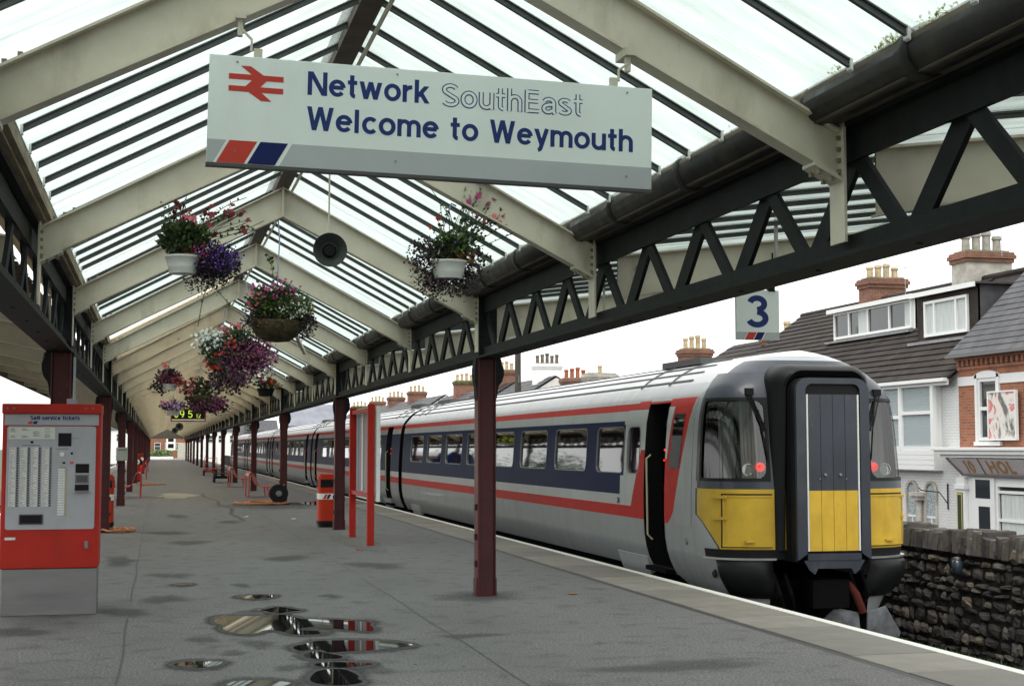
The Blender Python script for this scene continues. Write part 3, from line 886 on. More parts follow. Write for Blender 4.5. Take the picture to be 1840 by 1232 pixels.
# boarded gable truss at the far end
gy = FY[-1]
mg = MB()
mg.prism([(XL + .1, 3.0), (XR - .1, 3.0), (XC, 4.25)], lambda a, b, d: (a, d, b), gy, gy + 0.04)
mg.box(XL, XR, gy - .05, gy + .1, 2.88, 3.0)
cpart(mg, 'end_gable', [mat('grey_gable', (0.2, 0.19, 0.17), .7, var=.2)])

# moss and leaf litter along the lower edge of the near panes
mo = MB()
for cx_, n_ in ((6.1, 90), (5.65, 60), (6.6, 30), (8.2, 14), (10.1, 12)):
    for _ in range(n_):
        p_ = Vector((3.325 + random.uniform(-.03, .02), cx_ + random.gauss(0, .10), 3.555 + random.uniform(-.02, .02)))
        d_ = Vector((random.uniform(-1, .3), random.uniform(-1, 1), random.uniform(-.2, 1))).normalized()
        a_ = d_.cross(Vector((0, 0, 1))).normalized() * .006
        mo.add([p_, p_ + d_ * .012 + a_, p_ + d_ * .024, p_ + d_ * .012 - a_], [(0, 1, 2, 3)])
tag(cpart(mo, 'moss', MOSS), kind='stuff')
# ================================================================== TRAIN
TG = mat('train_silver_grey', (0.30, 0.315, 0.325), 0.34, var=0.05, scale=2, coat=0.2)
TLG = mat('train_pale_grey', (0.44, 0.455, 0.455), 0.34, var=0.04, scale=2, coat=0.15)
TR = mat('train_red', (0.47, 0.026, 0.019), 0.42, coat=0.0, spec=0.08, var=0.06)
TBL = mat('train_navy', (0.008, 0.014, 0.060), 0.42, coat=0.0, spec=0.05, var=0.05)
TCH = mat('train_charcoal', (0.027, 0.033, 0.045), 0.4, coat=0.15, spec=.35, var=0.12, scale=3)
TY = mat('train_yellow', (0.53, 0.345, 0.035), 0.45, var=0.10, scale=2.5, spec=.25, bump=0.03, bscale=8)
TROOF = mat('train_roof_sky_sheen', (0.46, 0.47, 0.48), 0.35, var=0.07, scale=1.5, stretch=(1, .2, 1))  # lighter than the flank grey: sky reflection painted into the roof colour
TSIL = mat('window_trim_silver', (0.30, 0.31, 0.32), 0.4, metal=0.5)
HANDR = mat('handrail_cream', (0.6, 0.55, 0.38), 0.4)
CURT = mat('cab_blind', (0.42, 0.42, 0.40), 0.8, var=0.2, scale=3, stretch=(9, 9, 0.4))
LAMPR = mat('red_tail_lamp', (0.5, 0.01, 0.01), 0.3, emit=(1, 0.015, 0.008), estr=0.75)
CHROME = mat('headlamp_reflector', (0.42, 0.43, 0.42), 0.15, metal=0.9)

grime(TG, (.17, .165, .15), 1.6, .48, .75, (1, 2.2, .35), .55)
grime(TLG, (.27, .26, .235), 1.8, .5, .8, (1, 2.5, .3), .5)
grime(TROOF, (.27, .265, .25), 1.2, .45, .75, (1, 1.5, 1), .6)
grime(TY, (.30, .17, .02), 4, .5, .78, (1, 1, .35), .55)
grime(TY, (.10, .07, .03), 14, .68, .74, (1, 1, .5), .6)
grime(TCH, (.075, .078, .085), 5, .55, .8, (1, 1, .4), .5)
grime(TR, (.26, .025, .02), 2, .5, .8, (1, 2, .3), .4)
TXC = 8.02
PROF = [(-.42, 1.0), (-.30, 1.06), (-.1, 1.165), (.03, 1.235), (.14, 1.29), (.28, 1.332), (.45, 1.36), (.65, 1.37), (.815, 1.37), (.97, 1.37), (1.246, 1.362), (1.5, 1.35), (1.75, 1.335),
        (1.99, 1.315), (2.04, 1.308), (2.185, 1.28), (2.29, 1.245), (2.40, 1.18), (2.50, 1.095), (2.60, .985), (2.69, .845), (2.77, .68), (2.83, .50), (2.87, .32), (2.895, .12), (2.9, .0)]
def W(z):
    if z <= PROF[0][0]: return PROF[0][1]
    for (a, b), (c, d) in zip(PROF, PROF[1:]):
        if z <= c: return b + (d - b) * (z - a) / (c - a)
    return 0.0
def Wn(z):
    e = .04
    dw = (W(z + e) - W(z - e)) / (2 * e)
    n = Vector((-1, 0, -dw)).normalized()          # outward normal on the platform side
    return n
def SP(y, z, off=0.0):                              # a point on the platform-side flank
    n = Wn(z)
    return (TXC - W(z) + n.x * off, y, z + n.z * off)

def zsteps(z0, z1, st=.13):
    zs = sorted({z0, z1} | {p[0] for p in PROF if z0 < p[0] < z1})
    out = []
    for a, b in zip(zs, zs[1:]):
        n = max(1, int((b - a) / st + .99))
        out += [a + (b - a) * i / n for i in range(n)]
    return out + [z1]
def patch(mb, yl, yr, z0, z1, off=0.003, m=0):
    """flank patch between two edge functions of z"""
    zs = zsteps(z0, z1)
    vs_ = []
    for z in zs:
        a, b = (yl(z) if callable(yl) else yl), (yr(z) if callable(yr) else yr)
        vs_ += [SP(a, z, off), SP(b, z, off)]
    mb.add(vs_, [(2 * i, 2 * i + 1, 2 * i + 3, 2 * i + 2) for i in range(len(zs) - 1)], m)
def rrect(y0, y1, z0, z1, r, n=5):
    pts = []
    for cx, cz, a in ((y1 - r, z1 - r, 0), (y0 + r, z1 - r, 90), (y0 + r, z0 + r, 180), (y1 - r, z0 + r, 270)):
        for i in range(n + 1):
            t = R(a + 90 * i / n)
            pts.append((cx + r * math.cos(t), cz + r * math.sin(t)))
    return pts
def ring(mb, inner, outer, o0, o1, m=0):
    n = len(inner)
    vs_ = [SP(a, b, o1) for a, b in outer] + [SP(a, b, o1) for a, b in inner] + [SP(a, b, o0) for a, b in inner]
    fs = []
    for i in range(n):
        j = (i + 1) % n
        fs += [(i, j, n + j, n + i), (n + i, n + j, 2 * n + j, 2 * n + i)]
    mb.add(vs_, fs, m)
def window(parent, y0, y1, z0, z1, r=.13, name='window', off=(0, 0, 0)):
    o = [(min(max(a, y0), y1), min(max(b, z0), z1)) for a, b in rrect(y0 - .05, y1 + .05, z0 - .05, z1 + .05, .01)]
    gl = MB()
    inn = rrect(y0 + .03, y1 - .03, z0 + .03, z1 - .03, r)
    # flat pane just behind the skin
    gl.add([SP(a, b, -.022) for a, b in inn] + [SP((y0 + y1) / 2, (z0 + z1) / 2, -.018)], [(i, (i + 1) % len(inn), len(inn)) for i in range(len(inn))])
    g = gl.build(name, TRAINGLASS, parent, off=off, smooth=True)
    fr = MB()
    ring(fr, inn, o, -.022, .001)
    fr.build('window_surround', TBL if name == 'window' else TLG, g, off=off)
    tr = MB()
    inn2 = rrect(y0 + .043, y1 - .043, z0 + .043, z1 - .043, r * .92)
    ring(tr, inn2, inn, -.02, .006)
    tr.build('window_trim', TSIL, g, off=off)
    return g

def coach_body(mb, y0, y1, wins, doors, nose=False):
    """skin by bands; mats: 0 grey 1 pale 2 red 3 navy 4 roof"""
    bands = [(-.05, .65, 0), (.65, .815, 2), (.815, .97, 1), (.97, 1.246, 3), (1.246, 1.99, 3), (1.99, 2.04, 3), (2.04, 2.185, 1), (2.185, 2.29, 2), (2.29, 2.50, 0), (2.50, 2.9, 4)]
    cuts = sorted(doors)
    def spans(z0, z1):
        segs = [(y0, y1)]
        rem = []
        for (a, b, dz0, dz1) in doors:
            if z1 > dz0 + 1e-6 and z0 < dz1 - 1e-6: rem.append((a, b))
        if z0 >= 1.246 - 1e-6 and z1 <= 1.99 + 1e-6: rem += wins
        for a, b in rem:
            ns = []
            for p, q in segs:
                if b <= p or a >= q: ns.append((p, q)); continue
                if a > p: ns.append((p, a))
                if b < q: ns.append((b, q))
            segs = ns
        return segs
    edges = sorted({d[2] for d in doors} | {d[3] for d in doors})
    for z0, z1, m in bands:
        zz = [z0] + [e for e in edges if z0 < e < z1] + [z1]
        for za, zc in zip(zz, zz[1:]):
            for p, q in spans(za, zc):
                patch(mb, p, q, za, zc, 0.0, m)
    # far flank, plain bands
    for z0, z1, m in bands:
        zs = zsteps(z0, z1)
        vs_ = []
        for z in zs:
            vs_ += [(TXC + W(z), y0, z), (TXC + W(z), y1, z)]
        mb.add(vs_, [(2 * i, 2 * i + 2, 2 * i + 3, 2 * i + 1) for i in range(len(zs) - 1)], m)
    # ends and underside
    for yy in ((y1,) if nose else (y0, y1)):
        pf = [(-.05, W(-.05))] + [p_ for p_ in PROF if p_[0] > -.05]
        poly = [(TXC - w, yy, z) for z, w in pf] + [(TXC + w, yy, z) for z, w in reversed(pf[:-1])]
        mb.add(poly, [tuple(range(len(poly)))], 5)
    wb = W(-.05)
    mb.add([(TXC - wb, y0, -.05), (TXC + wb, y0, -.05), (TXC + wb, y1, -.05), (TXC - wb, y1, -.05)], [(0, 1, 2, 3)], 5)
SKIN = [TG, TLG, TR, TBL, TROOF, DARK]

def door_recess(parent, a, b, z0, z1, off):
    mb = MB()
    d = .28
    x = TXC - 1.37
    P_ = lambda y, z, dd: (SP(y, z)[0] + dd, y, z)
    zs = zsteps(z0, z1)
    for z, zz in zip(zs, zs[1:]):
        for yy, fl in ((a, 1), (b, 0)):
            mb.add([P_(yy, z, 0), P_(yy, z, d), P_(yy, zz, d), P_(yy, zz, 0)], [(0, 1, 2, 3)], 0)
    mb.add([P_(a, z0, d), P_(b, z0, d), P_(b, z1, d), P_(a, z1, d)], [(0, 1, 2, 3)], 0)
    mb.add([P_(a, z0, 0), P_(b, z0, 0), P_(b, z0, d), P_(a, z0, d)], [(0, 1, 2, 3)], 1)
    mb.add([P_(a, z1, 0), P_(b, z1, 0), P_(b, z1, d), P_(a, z1, d)], [(0, 1, 2, 3)], 0)
    mb.box(x + .02, x + .26, a + .01, b - .01, z0 - .06, z0 - .002, 1)
    dr = mb.build('open_doorway', [BLACK, DARK], parent, off=off)
    hr = MB().tube([P_(b - .16, 1.55, .03), P_(b - .16, 1.5, -.03), P_(b - .16, .45, -.01), P_(b - .16, .38, .05)], .014, 7)
    hr.build('handrail', HANDR, dr, off=off, smooth=True)
    bl = MB()
    for zz in (1.62, 1.48):
        bl.lathe([(.0, -.01), (.016, -.008), (.016, .01)], 8, c=(P_(a + .03, zz, -.004)), axis='x')
    bl.build('door_indicator', LAMPR, dr, off=off)
    return dr

def underframe(parent, y0, y1, off):
    mb = MB()
    mb.box(TXC - .95, TXC + .95, y0 + .3, y1 - .3, -.62, -.055)
    for yy in (y0 + 3.2, y1 - 3.2):
        mb.box(TXC - 1.05, TXC - .95, yy - 1.6, yy + 1.6, -.78, -.5)
        mb.box(TXC + .95, TXC + 1.05, yy - 1.6, yy + 1.6, -.78, -.5)
        for wy in (-1.05, 1.05):
            for sx in (-.78, .70):
                mb.lathe([(.0, 0), (.36, 0.01), (.36, .1), (.40, .11), (.40, .13), (.0, .14)], 18, c=(TXC + sx - .03, yy + wy, -.52), axis='x')
    yy = y0 + 6.2
    while yy < y1 - 6.5:
        mb.box(TXC - 1.1, TXC - .3, yy, yy + 1.5, -.85, -.45)
        yy += 2.1
    mb.build('underframe', DARK, parent, off=off)
    for yy in (y0 + 1.9, y1 - 2.2):
        st = MB().add([SP(yy, .13, .012), SP(yy + 1.35, .13, .012), SP(yy + 1.3, -.10, .06), SP(yy + .05, -.10, .06), SP(yy, .13, -.05), SP(yy + 1.35, .13, -.05), SP(yy + 1.3, -.10, -.05), SP(yy + .05, -.10, -.05)],
               [(0, 1, 2, 3), (0, 4, 5, 1), (3, 2, 6, 7), (0, 3, 7, 4), (1, 5, 6, 2)])
        st.build('skirt_panel', TLG, parent, off=off)

def roof_ribs(parent, y0, y1, off):
    mb = MB()
    for z in (2.55, 2.665, 2.76, 2.835):
        n = Wn(z)
        for s in (1, -1):
            c0 = Vector((TXC - s * W(z), y0, z)); c1 = Vector((TXC - s * W(z), y1, z))
            mb.bar(c0, c1, .03, .026, up=(n.x * s, 0, n.z))
    mb.build('roof_ribs', mat('roof_rib_grey', (0.09, 0.095, 0.10), .6, spec=.2), parent, off=off)
    for yy in (y0 + .8, y0 + 2.0, y1 - 2.0, y1 - 1.1):
        rj = MB().tube([(TXC - W(z), yy, z + .008) for z in zsteps(2.5, 2.88)], .014, 6)
        rj.build('roof_strap', mat('roof_vent_dark', (0.06, .06, .062), .6), parent, off=off)
    MB().box(TXC - .55, TXC + .3, y0 + 1.0, y0 + 2.6, 2.84, 2.93).build('roof_vent', mat('roof_vent_dark', (0.06, .06, .062), .6), parent, off=off)
    MB().box(TXC - .5, TXC + .3, y1 - 2.4, y1 - .7, 2.84, 2.94).build('roof_vent', mat('roof_vent_dark', (0.06, .06, .062), .6), parent, off=off)

NWIN = [(22.24, 24.22), (24.69, 26.67), (27.14, 29.12), (29.59, 31.57), (32.04, 34.02), (34.49, 36.47), (36.94, 38.92)]
# ---- leading coach with the cab
YS = 17.55
off1 = (TXC, 16.3, -.95)
c1 = empty('train_coach', off1, 'leading coach of the silver, red and navy train, with yellow cab front', 'train coach', 'coaches of the train at the right-hand platform')
wins1 = [(20.34, 21.77)] + NWIN
DOOR = (18.56, 19.42, .02, 2.26)
sw = (19.62, 20.22)
csw = (17.86, 18.40)
mb = MB()
coach_body(mb, YS, 40.2, wins1 + [sw], [DOOR], nose=True)
body = mb.build('body', SKIN, c1, smooth=True, off=off1)
# livery panels near the cab
lv = MB()
patch(lv, 19.42, 20.50, .97, 1.246, .003, 1)
patch(lv, 19.42, 20.30, 2.0, 2.19, .003, 1)
patch(lv, 19.42, lambda z: 19.62 - .0 * z, 1.246, 1.99, .003, 1)
patch(lv, 20.22, 20.34, 1.246, 1.99, .003, 1)
patch(lv, 19.42, 20.40, 1.99, 2.04, .0035, 1)
patch(lv, 19.42, lambda z: 19.99 - .5 * max(0, (z - .80)) , .80, 1.62, .005, 2)
patch(lv, DOOR[0] + .86, 19.9, 2.20, 2.31, .004, 2)
edge = lambda z: 17.62 + (2.29 - z) * .40 + (0.35 * max(0, .78 - z) / .13 * .4 if z < .78 else 0)
patch(lv, edge, DOOR[0], .65, 1.34, .004, 2)
patch(lv, edge, DOOR[0], 1.34, 1.99, .004, 2)
patch(lv, edge, DOOR[0], 1.99, 2.31, .004, 2)
patch(lv, YS, edge, .65, 2.31, .0035, 0)
patch(lv, YS, lambda z: YS + .95 * max(0.0, (z + .42) / .37), -.42, -.05, 0, 0)
patch(lv, lambda z: 18.33 + max(0, 2.2 - z) * .24, DOOR[0], 1.5, 2.2, .006, 1)
tag(lv.build('livery_panel', SKIN, body, off=off1, smooth=True), kind='stuff')
patch2 = MB()
for z0, z1 in ((.815, .97),):
    patch(patch2, 19.42, 40.1, z0, z1, .0015, 1)
for a, b in wins1:
    window(c1, a, b, 1.246, 1.99, off=off1)
window(c1, sw[0], sw[1], 1.246, 1.99, name='vestibule_window', r=.1, off=off1)
cw = MB()
cwp = [(csw[0] + .02, 1.99), (csw[1] - .10, 1.99), (csw[1], 1.36), (csw[0] + .14, 1.36)]
patch(cw, lambda z: csw[0] + .03 + (2.1 - z) * .18, lambda z: csw[1] - .12 + (2.1 - z) * .16, 1.38, 2.1, .009, 0)
cw.build('cab_side_window', TRAINGLASS, c1, off=off1, smooth=True)
door_recess(c1, *DOOR, off1)
underframe(c1, 17.6, 40.0, off1)
roof_ribs(c1, 18.3, 40.1, off1)
# number by the door
tm, _ = text_mesh('24', .085, .17, lambda a, b, d: SP(20.62 - a, .835 + b, .004 + d))
tm.build('painted_number', BLACK, c1, off=off1)

# ---- the nose: flank profile swept round to the front
def Yf(z):      # front face position over height (raked above the waist)
    return 16.62 + (0.10 * max(0, z - 1.15)) + 0.42 * max(0, (z - 2.25) / .65) ** 2 + .12 * max(0, (.3 - z))
def NP(z, th, o=0.0, sx=-1):
    w = W(z)
    n = 2 / 3.4
    ys = YS + .002 + .25 * max(0, (z - 2.3) / .6)
    c, s_ = max(0.0, math.cos(th)), max(0.0, math.sin(th))
    def pt(t):
        c, s_ = max(1e-9, math.cos(t)), max(1e-9, math.sin(t))
        return Vector((w * c ** n, ys - (ys - Yf(z)) * s_ ** n))
    p = pt(th)
    if o:
        e = .02
        d = (pt(min(th + e, math.pi / 2)) - pt(max(th - e, 0.0)))
        if d.length > 1e-6:
            d.normalize()
            nn = Vector((-d.y, d.x))
            if nn.y > 0: nn = -nn
            if th < .03: nn = Vector((1, 0))
            p = p + nn * o
    return (TXC + sx * p.x, p.y, z)
def th_of_x(z, x):      # angle where the plan curve reaches offset x from the centre line
    lo, hi = 0, math.pi / 2
    for _ in range(40):
        mid = (lo + hi) / 2
        if W(z) * max(1e-9, math.cos(mid)) ** (2 / 3.4) > x: lo = mid
        else: hi = mid
    return lo
def npatch(mb, z0, z1, t0, t1, o=0.0, m=0, nt=14, sx=-1, nz=None):
    """t0,t1: functions of z or constants (angles)"""
    zs = zsteps(z0, z1) if not nz else [z0 + (z1 - z0) * i / nz for i in range(nz + 1)]
    f0 = t0 if callable(t0) else (lambda z: t0)
    f1 = t1 if callable(t1) else (lambda z: t1)
    vs_ = []
    for z in zs:
        for k in range(nt + 1):
            a = f0(z) + (f1(z) - f0(z)) * k / nt
            vs_.append(NP(z, a, o, sx))
    fs = []
    for i in range(len(zs) - 1):
        for k in range(nt):
            q = i * (nt + 1) + k
            f = (q, q + 1, q + nt + 2, q + nt + 1)
            fs.append(f if sx < 0 else f[::-1])
    mb.add(vs_, fs, m)
HP = math.pi / 2
WSX0, WSX1 = 1.33, .665       # windscreen between these offsets
nose = MB()
for sx in (-1, 1):
    tw0 = lambda z: .13                                # windscreen outer edge (on the flank side)
    tw1 = lambda z: th_of_x(z, WSX1)
    tg = lambda z: 0.05 + .10 * max(0, 1.0 - z)        # grey strip along the flank
    npatch(nose, -.42, .28, 0, lambda z: th_of_x(z, .66), 0, 0, sx=sx)        # lower grey
    npatch(nose, .28, .40, 0, .20, 0, 0, sx=sx, nt=5)
    npatch(nose, .28, .40, .20, HP, 0, 2, sx=sx)
    te = lambda z: .075 + (th_of_x(.44, 1.24) - .075) * min(1, max(0, (.80 - z) / .38)) ** .8
    npatch(nose, .40, 1.139, 0, lambda z: te(z) - .035, 0, 0, sx=sx, nt=6, nz=18)
    npatch(nose, .40, 1.139, lambda z: te(z) - .035, te, 0, 1, sx=sx, nt=2, nz=18)
    npatch(nose, .40, 1.139, te, HP, 0, 3, sx=sx, nt=18, nz=18)
    npatch(nose, 1.139, 1.235, 0, .07, 0, 0, sx=sx, nt=4)
    npatch(nose, 1.139, 1.235, .07, HP, 0, 1, sx=sx)
    npatch(nose, 1.235, 2.27, 0, .05, 0, 0, sx=sx, nt=4)
    npatch(nose, 1.235, 2.27, .05, tw0, 0, 1, sx=sx, nt=4)
    npatch(nose, 1.235, 2.27, tw1, HP, 0, 1, sx=sx, nt=5)
    npatch(nose, 2.27, 2.60, 0, .05, 0, 0, sx=sx, nt=4)
    npatch(nose, 2.27, 2.60, .05, HP, 0, 1, sx=sx)
    npatch(nose, 2.60, 2.76, 0, .30, 0, 4, sx=sx, nt=6)
    npatch(nose, 2.60, 2.76, .30, HP, 0, 1, sx=sx)
    npatch(nose, 2.76, 2.82, 0, .45, 0, 4, sx=sx)
    npatch(nose, 2.76, 2.82, .45, HP, 0, 0, sx=sx)
    npatch(nose, 2.82, 2.9, 0, HP, 0, 4, sx=sx)
nose.build('cab_front', [TG, TCH, BLACK, TY, TROOF], c1, smooth=True, off=off1)
# windscreens
for sx in (-1, 1):
    g = MB()
    npatch(g, 1.25, 2.26, .135, lambda z: th_of_x(z, WSX1 + .008), -.012, 0, nt=16, sx=sx)
    ws = g.build('windscreen', SCREEN, c1, smooth=True, off=off1)
    # rubber frame
    fr = MB()
    npatch(fr, 1.235, 1.275, .125, lambda z: th_of_x(z, WSX1), .006, 0, sx=sx)
    npatch(fr, 2.235, 2.275, .125, lambda z: th_of_x(z, WSX1), .006, 0, sx=sx)
    npatch(fr, 1.275, 2.235, .12, .17, .006, 0, sx=sx, nt=2)
    npatch(fr, 1.275, 2.235, lambda z: th_of_x(z, WSX1 + .04), lambda z: th_of_x(z, WSX1 - .002), .006, 0, sx=sx, nt=2)
    for zc, dz in ((1.275, 1), (2.235, -1)):           # rounded corners
        for k in range(5):
            w_ = .11 * (1 - math.sqrt(max(0, 1 - (1 - (k + .5) / 5) ** 2)))
            npatch(fr, min(zc + dz * .11 * k / 5, zc + dz * .11 * (k + 1) / 5), max(zc + dz * .11 * k / 5, zc + dz * .11 * (k + 1) / 5),
                   lambda z: th_of_x(z, WSX1 + .04 + w_), lambda z: th_of_x(z, WSX1 + .038), .006, 0, sx=sx, nt=2)
    fr.build('rubber_frame', RUBBER, ws, smooth=True, off=off1)
    # wiper
    wp = MB()
    tx = th_of_x(2.2, .86)
    p0 = Vector(NP(2.34, th_of_x(2.34, .86), .03, sx)); p1 = Vector(NP(1.86, th_of_x(1.86, .70), .035, sx))
    wp.tube([p0, p1], .012, 6).tube([p0 + Vector((.04 * sx, 0, 0)), p1 + Vector((.03 * sx, 0, .0))], .010, 6)
    q0 = Vector(NP(2.12, th_of_x(2.12, .78), .03, sx)); q1 = Vector(NP(1.5, th_of_x(1.5, .69), .03, sx))
    wp.bar(q0, q1, .018, .012).box(p0.x - .05, p0.x + .05, p0.y - .02, p0.y + .04, p0.z - .03, p0.z + .05)
    wp.build('wiper', BLACK, ws, off=off1)
    # cab interior: dark back, blind, desk
    ci = MB()
    x0, x1 = sorted((TXC + sx * .60, TXC + sx * 1.33))
    x0, x1 = sorted((TXC + sx * .60, TXC + sx * 1.17))
    ci.box(x0, x1, 17.52, 17.54, 1.15, 2.3, 0)
    ci.box(x0, x1, 17.0, 17.5, 1.10, 1.24, 0)
    ci.box(TXC + sx * .60 - .01, TXC + sx * .60 + .01, 16.85, 17.5, 1.15, 2.2, 0)
    ci.build('cab_interior', DARK, ws, off=off1)
    bl = MB()
    ca, cb = (1.14, .93)
    nn = 22
    vs_ = []
    for i in range(nn + 1):
        x = TXC + sx * (ca + (cb - ca) * i / nn)
        vs_ += [(x, 17.12 + .03 * math.sin(i * 2.1), 1.25), (x, 17.22 + .03 * math.sin(i * 2.1), 2.3)]
    bl.add(vs_, [(2 * i, 2 * i + 2, 2 * i + 3, 2 * i + 1) for i in range(nn)])
    vs_ = []
    for i in range(nn + 1):
        x = TXC + sx * (.90 + (.68 - .90) * i / nn)
        vs_ += [(x, 17.0 + .008 * math.sin(i * 1.3), 1.25), (x, 17.1 + .008 * math.sin(i * 1.3), 2.3)]
    bl.add(vs_, [(2 * i, 2 * i + 2, 2 * i + 3, 2 * i + 1) for i in range(nn)])
    bl.build('blind', CURT, ws, smooth=True, off=off1)
    hx, tx_ = TXC + sx * .93, TXC + sx * .765
    yy = 16.72
    MB().lathe([(.0, .05), (.04, .04), (.072, .0), (.077, -.015), (.066, -.015), (.06, .0)], 18, c=(hx, yy + .03, 1.38), axis='y').build('headlamp', [CHROME], c1, smooth=True, off=off1)
    MB().lathe([(.0, -.02), (.04, -.015), (.058, .0), (.058, .05), (0, .05)], 16, c=(tx_, yy + .0, 1.41), axis='y').build('tail_lamp', [LAMPR], c1, smooth=True, off=off1)
    # yellow equipment door with hinges and handle
    eq = MB()
    npatch(eq, .44, 1.06, lambda z: th_of_x(z, 1.20), lambda z: th_of_x(z, .66), .022, 0, sx=sx)
    npatch(eq, .425, .44, lambda z: th_of_x(z, 1.205), lambda z: th_of_x(z, .655), .012, 1, sx=sx)
    ed = eq.build('equipment_door', [TY, BLACK], c1, smooth=True, off=off1)
    fr = MB()
    npatch(fr, 1.045, 1.065, lambda z: th_of_x(z, 1.205), lambda z: th_of_x(z, .655), .031, 0, sx=sx)
    npatch(fr, .435, .46, lambda z: th_of_x(z, 1.205), lambda z: th_of_x(z, .655), .031, 0, sx=sx)
    npatch(fr, .46, 1.045, lambda z: th_of_x(z, 1.205), lambda z: th_of_x(z, 1.185), .031, 0, sx=sx, nt=2)
    npatch(fr, .46, 1.045, lambda z: th_of_x(z, .675), lambda z: th_of_x(z, .655), .031, 0, sx=sx, nt=2)
    fr.build('door_rim', TY, ed, smooth=True, off=off1)
    gp = MB()
    npatch(gp, .42, 1.08, lambda z: th_of_x(z, 1.225), lambda z: th_of_x(z, 1.206), .006, 0, sx=sx, nt=2)
    npatch(gp, 1.066, 1.084, lambda z: th_of_x(z, 1.225), lambda z: th_of_x(z, .655), .006, 0, sx=sx)
    gp.build('door_gap', BLACK, ed, smooth=True, off=off1)
    for zz in (1.04, .78):
        a = Vector(NP(zz, th_of_x(zz, 1.29), .02, sx)); b = Vector(NP(zz, th_of_x(zz, 1.17), .04, sx))
        MB().bar(a, b, .03, .035).build('hinge', TY, ed, off=off1)
    h = Vector(NP(.50, th_of_x(.50, .93), .04, sx))
    MB().box(h.x - .06, h.x + .06, h.y - .02, h.y + .02, h.z - .012, h.z + .012).build('handle', TY, ed, off=off1)
    # chrome step and bulging buffer
    st = MB()
    npatch(st, .275, .295, lambda z: .22, lambda z: th_of_x(z, .62), .05, 0, sx=sx)
    npatch(st, .295, .298, lambda z: .22, lambda z: th_of_x(z, .62), .05, 0, sx=sx)
    sv = []
    for k in range(15):
        t = .22 + (th_of_x(.3, .62) - .22) * k / 14
        sv += [NP(.296, t, .05, sx), NP(.296, t, -.02, sx)]
    st.add(sv, [(2 * i, 2 * i + 2, 2 * i + 3, 2 * i + 1) for i in range(14)])
    st.build('step_rail', mat('step_bright', (.55, .55, .55), .35, metal=.7), c1, smooth=True, off=off1)
    bf = MB()
    zs = [-.20, -.16, -.08, .05, .16, .23, .265]
    os_ = [.02, .07, .11, .125, .11, .08, .03]
    vs_ = []
    nk = 14
    for z, o in zip(zs, os_):
        for k in range(nk + 1):
            t0_, t1_ = th_of_x(.1, 1.20), th_of_x(.1, .63)
            t = t0_ + (t1_ - t0_) * k / nk
            e = 1 - (abs(k / nk - .5) * 2) ** 6
            vs_.append(NP(z, t, .01 + o * e, sx))
    bf.add(vs_, [((i * (nk + 1) + k), (i * (nk + 1) + k + 1), ((i + 1) * (nk + 1) + k + 1), ((i + 1) * (nk + 1) + k)) for i in range(len(zs) - 1) for k in range(nk)])
    bf.build('buffer_pad', RUBBER, c1, smooth=True, off=off1)
    if sx < 0:
        pl = Vector(NP(.42, .0, .004, sx))
        MB().lathe([(0, -.012), (.035, -.012), (.05, .0)], 14, c=(SP(17.75, .45, .0)), axis='x').build('filler_cap', STEEL, c1, smooth=True, off=off1)
        MB().lathe([(0, -.012), (.06, -.01), (.07, .0)], 14, c=(NP(.10, .30, .0, sx)), axis='x', ex=1).build('jumper_socket', BLACK, c1, smooth=True, off=off1)

# ---- gangway
GW, GT, GB = .485, 2.50, .29
gy0 = 16.28
def garch(w, top, bot, r, n=8):
    pts = [(-w, bot), (-w, top - r)]
    pts += [(-w + r - r * math.cos(R(90 * i / n)), top - r + r * math.sin(R(90 * i / n))) for i in range(1, n + 1)]
    pts += [(w - r + r * math.sin(R(90 * i / n)), top - r + r * math.cos(R(90 * i / n))) for i in range(0, n + 1)]
    pts += [(w, bot)]
    return pts
def gring(mb, outer, inner, y0, y1, m=0):
    n = len(outer)
    vs_ = [(TXC + a, y0, b) for a, b in outer] + [(TXC + a, y0, b) for a, b in inner] + [(TXC + a, y1, b) for a, b in outer] + [(TXC + a, y1, b) for a, b in inner]
    fs = []
    for i in range(n - 1):
        fs += [(i, i + 1, n + i + 1, n + i), (i, 2 * n + i, 2 * n + i + 1, i + 1), (n + i, n + i + 1, 3 * n + i + 1, 3 * n + i)]
    fs += [(0, n, 3 * n, 2 * n), (n - 1, 3 * n - 1, 4 * n - 1, 2 * n - 1)]
    mb.add(vs_, fs, m)
gw = MB()
gring(gw, garch(GW, GT, GB, .17), garch(.362, 2.43, GB + .08, .09), gy0, gy0 + .06)
gw.box(TXC - .354, TXC + .354, gy0 + .001, gy0 + .05, GB, GB + .08)
gwo = gw.build('gangway_frame', TCH, c1, off=off1)
bel = MB()
for i in range(7):                                     # concertina bellows
    y0_, y1_ = gy0 + .06 + i * .08, gy0 + .14 + i * .08
    e = .045 if i % 2 else .0
    gring(bel, garch(GW + .012 - e * .4, GT + .01 - e * .4, GB - .02, .18), garch(GW - .06, GT - .05, GB + .02, .15), y0_, y1_)
bel.build('gangway_bellows', RUBBER, c1, off=off1)
hood = MB()                                             # rubber hood arching over
arc = garch(.665, 2.665, GB + .1, .24, 10)
front = garch(.555, 2.615, GB + .1, .22, 10)
mid = garch(.62, 2.665, GB + .1, .24, 10)
n_ = len(arc)
rings_ = [(garch(.50, 2.53, GB + .1, .19, 10), 16.50), (garch(.52, 2.60, GB + .1, .2, 10), 16.44), (front, 16.45), (mid, 16.56), (garch(.655, 2.685, GB + .1, .25, 10), 16.70), (garch(.655, 2.685, GB + .1, .25, 10), 17.0)]
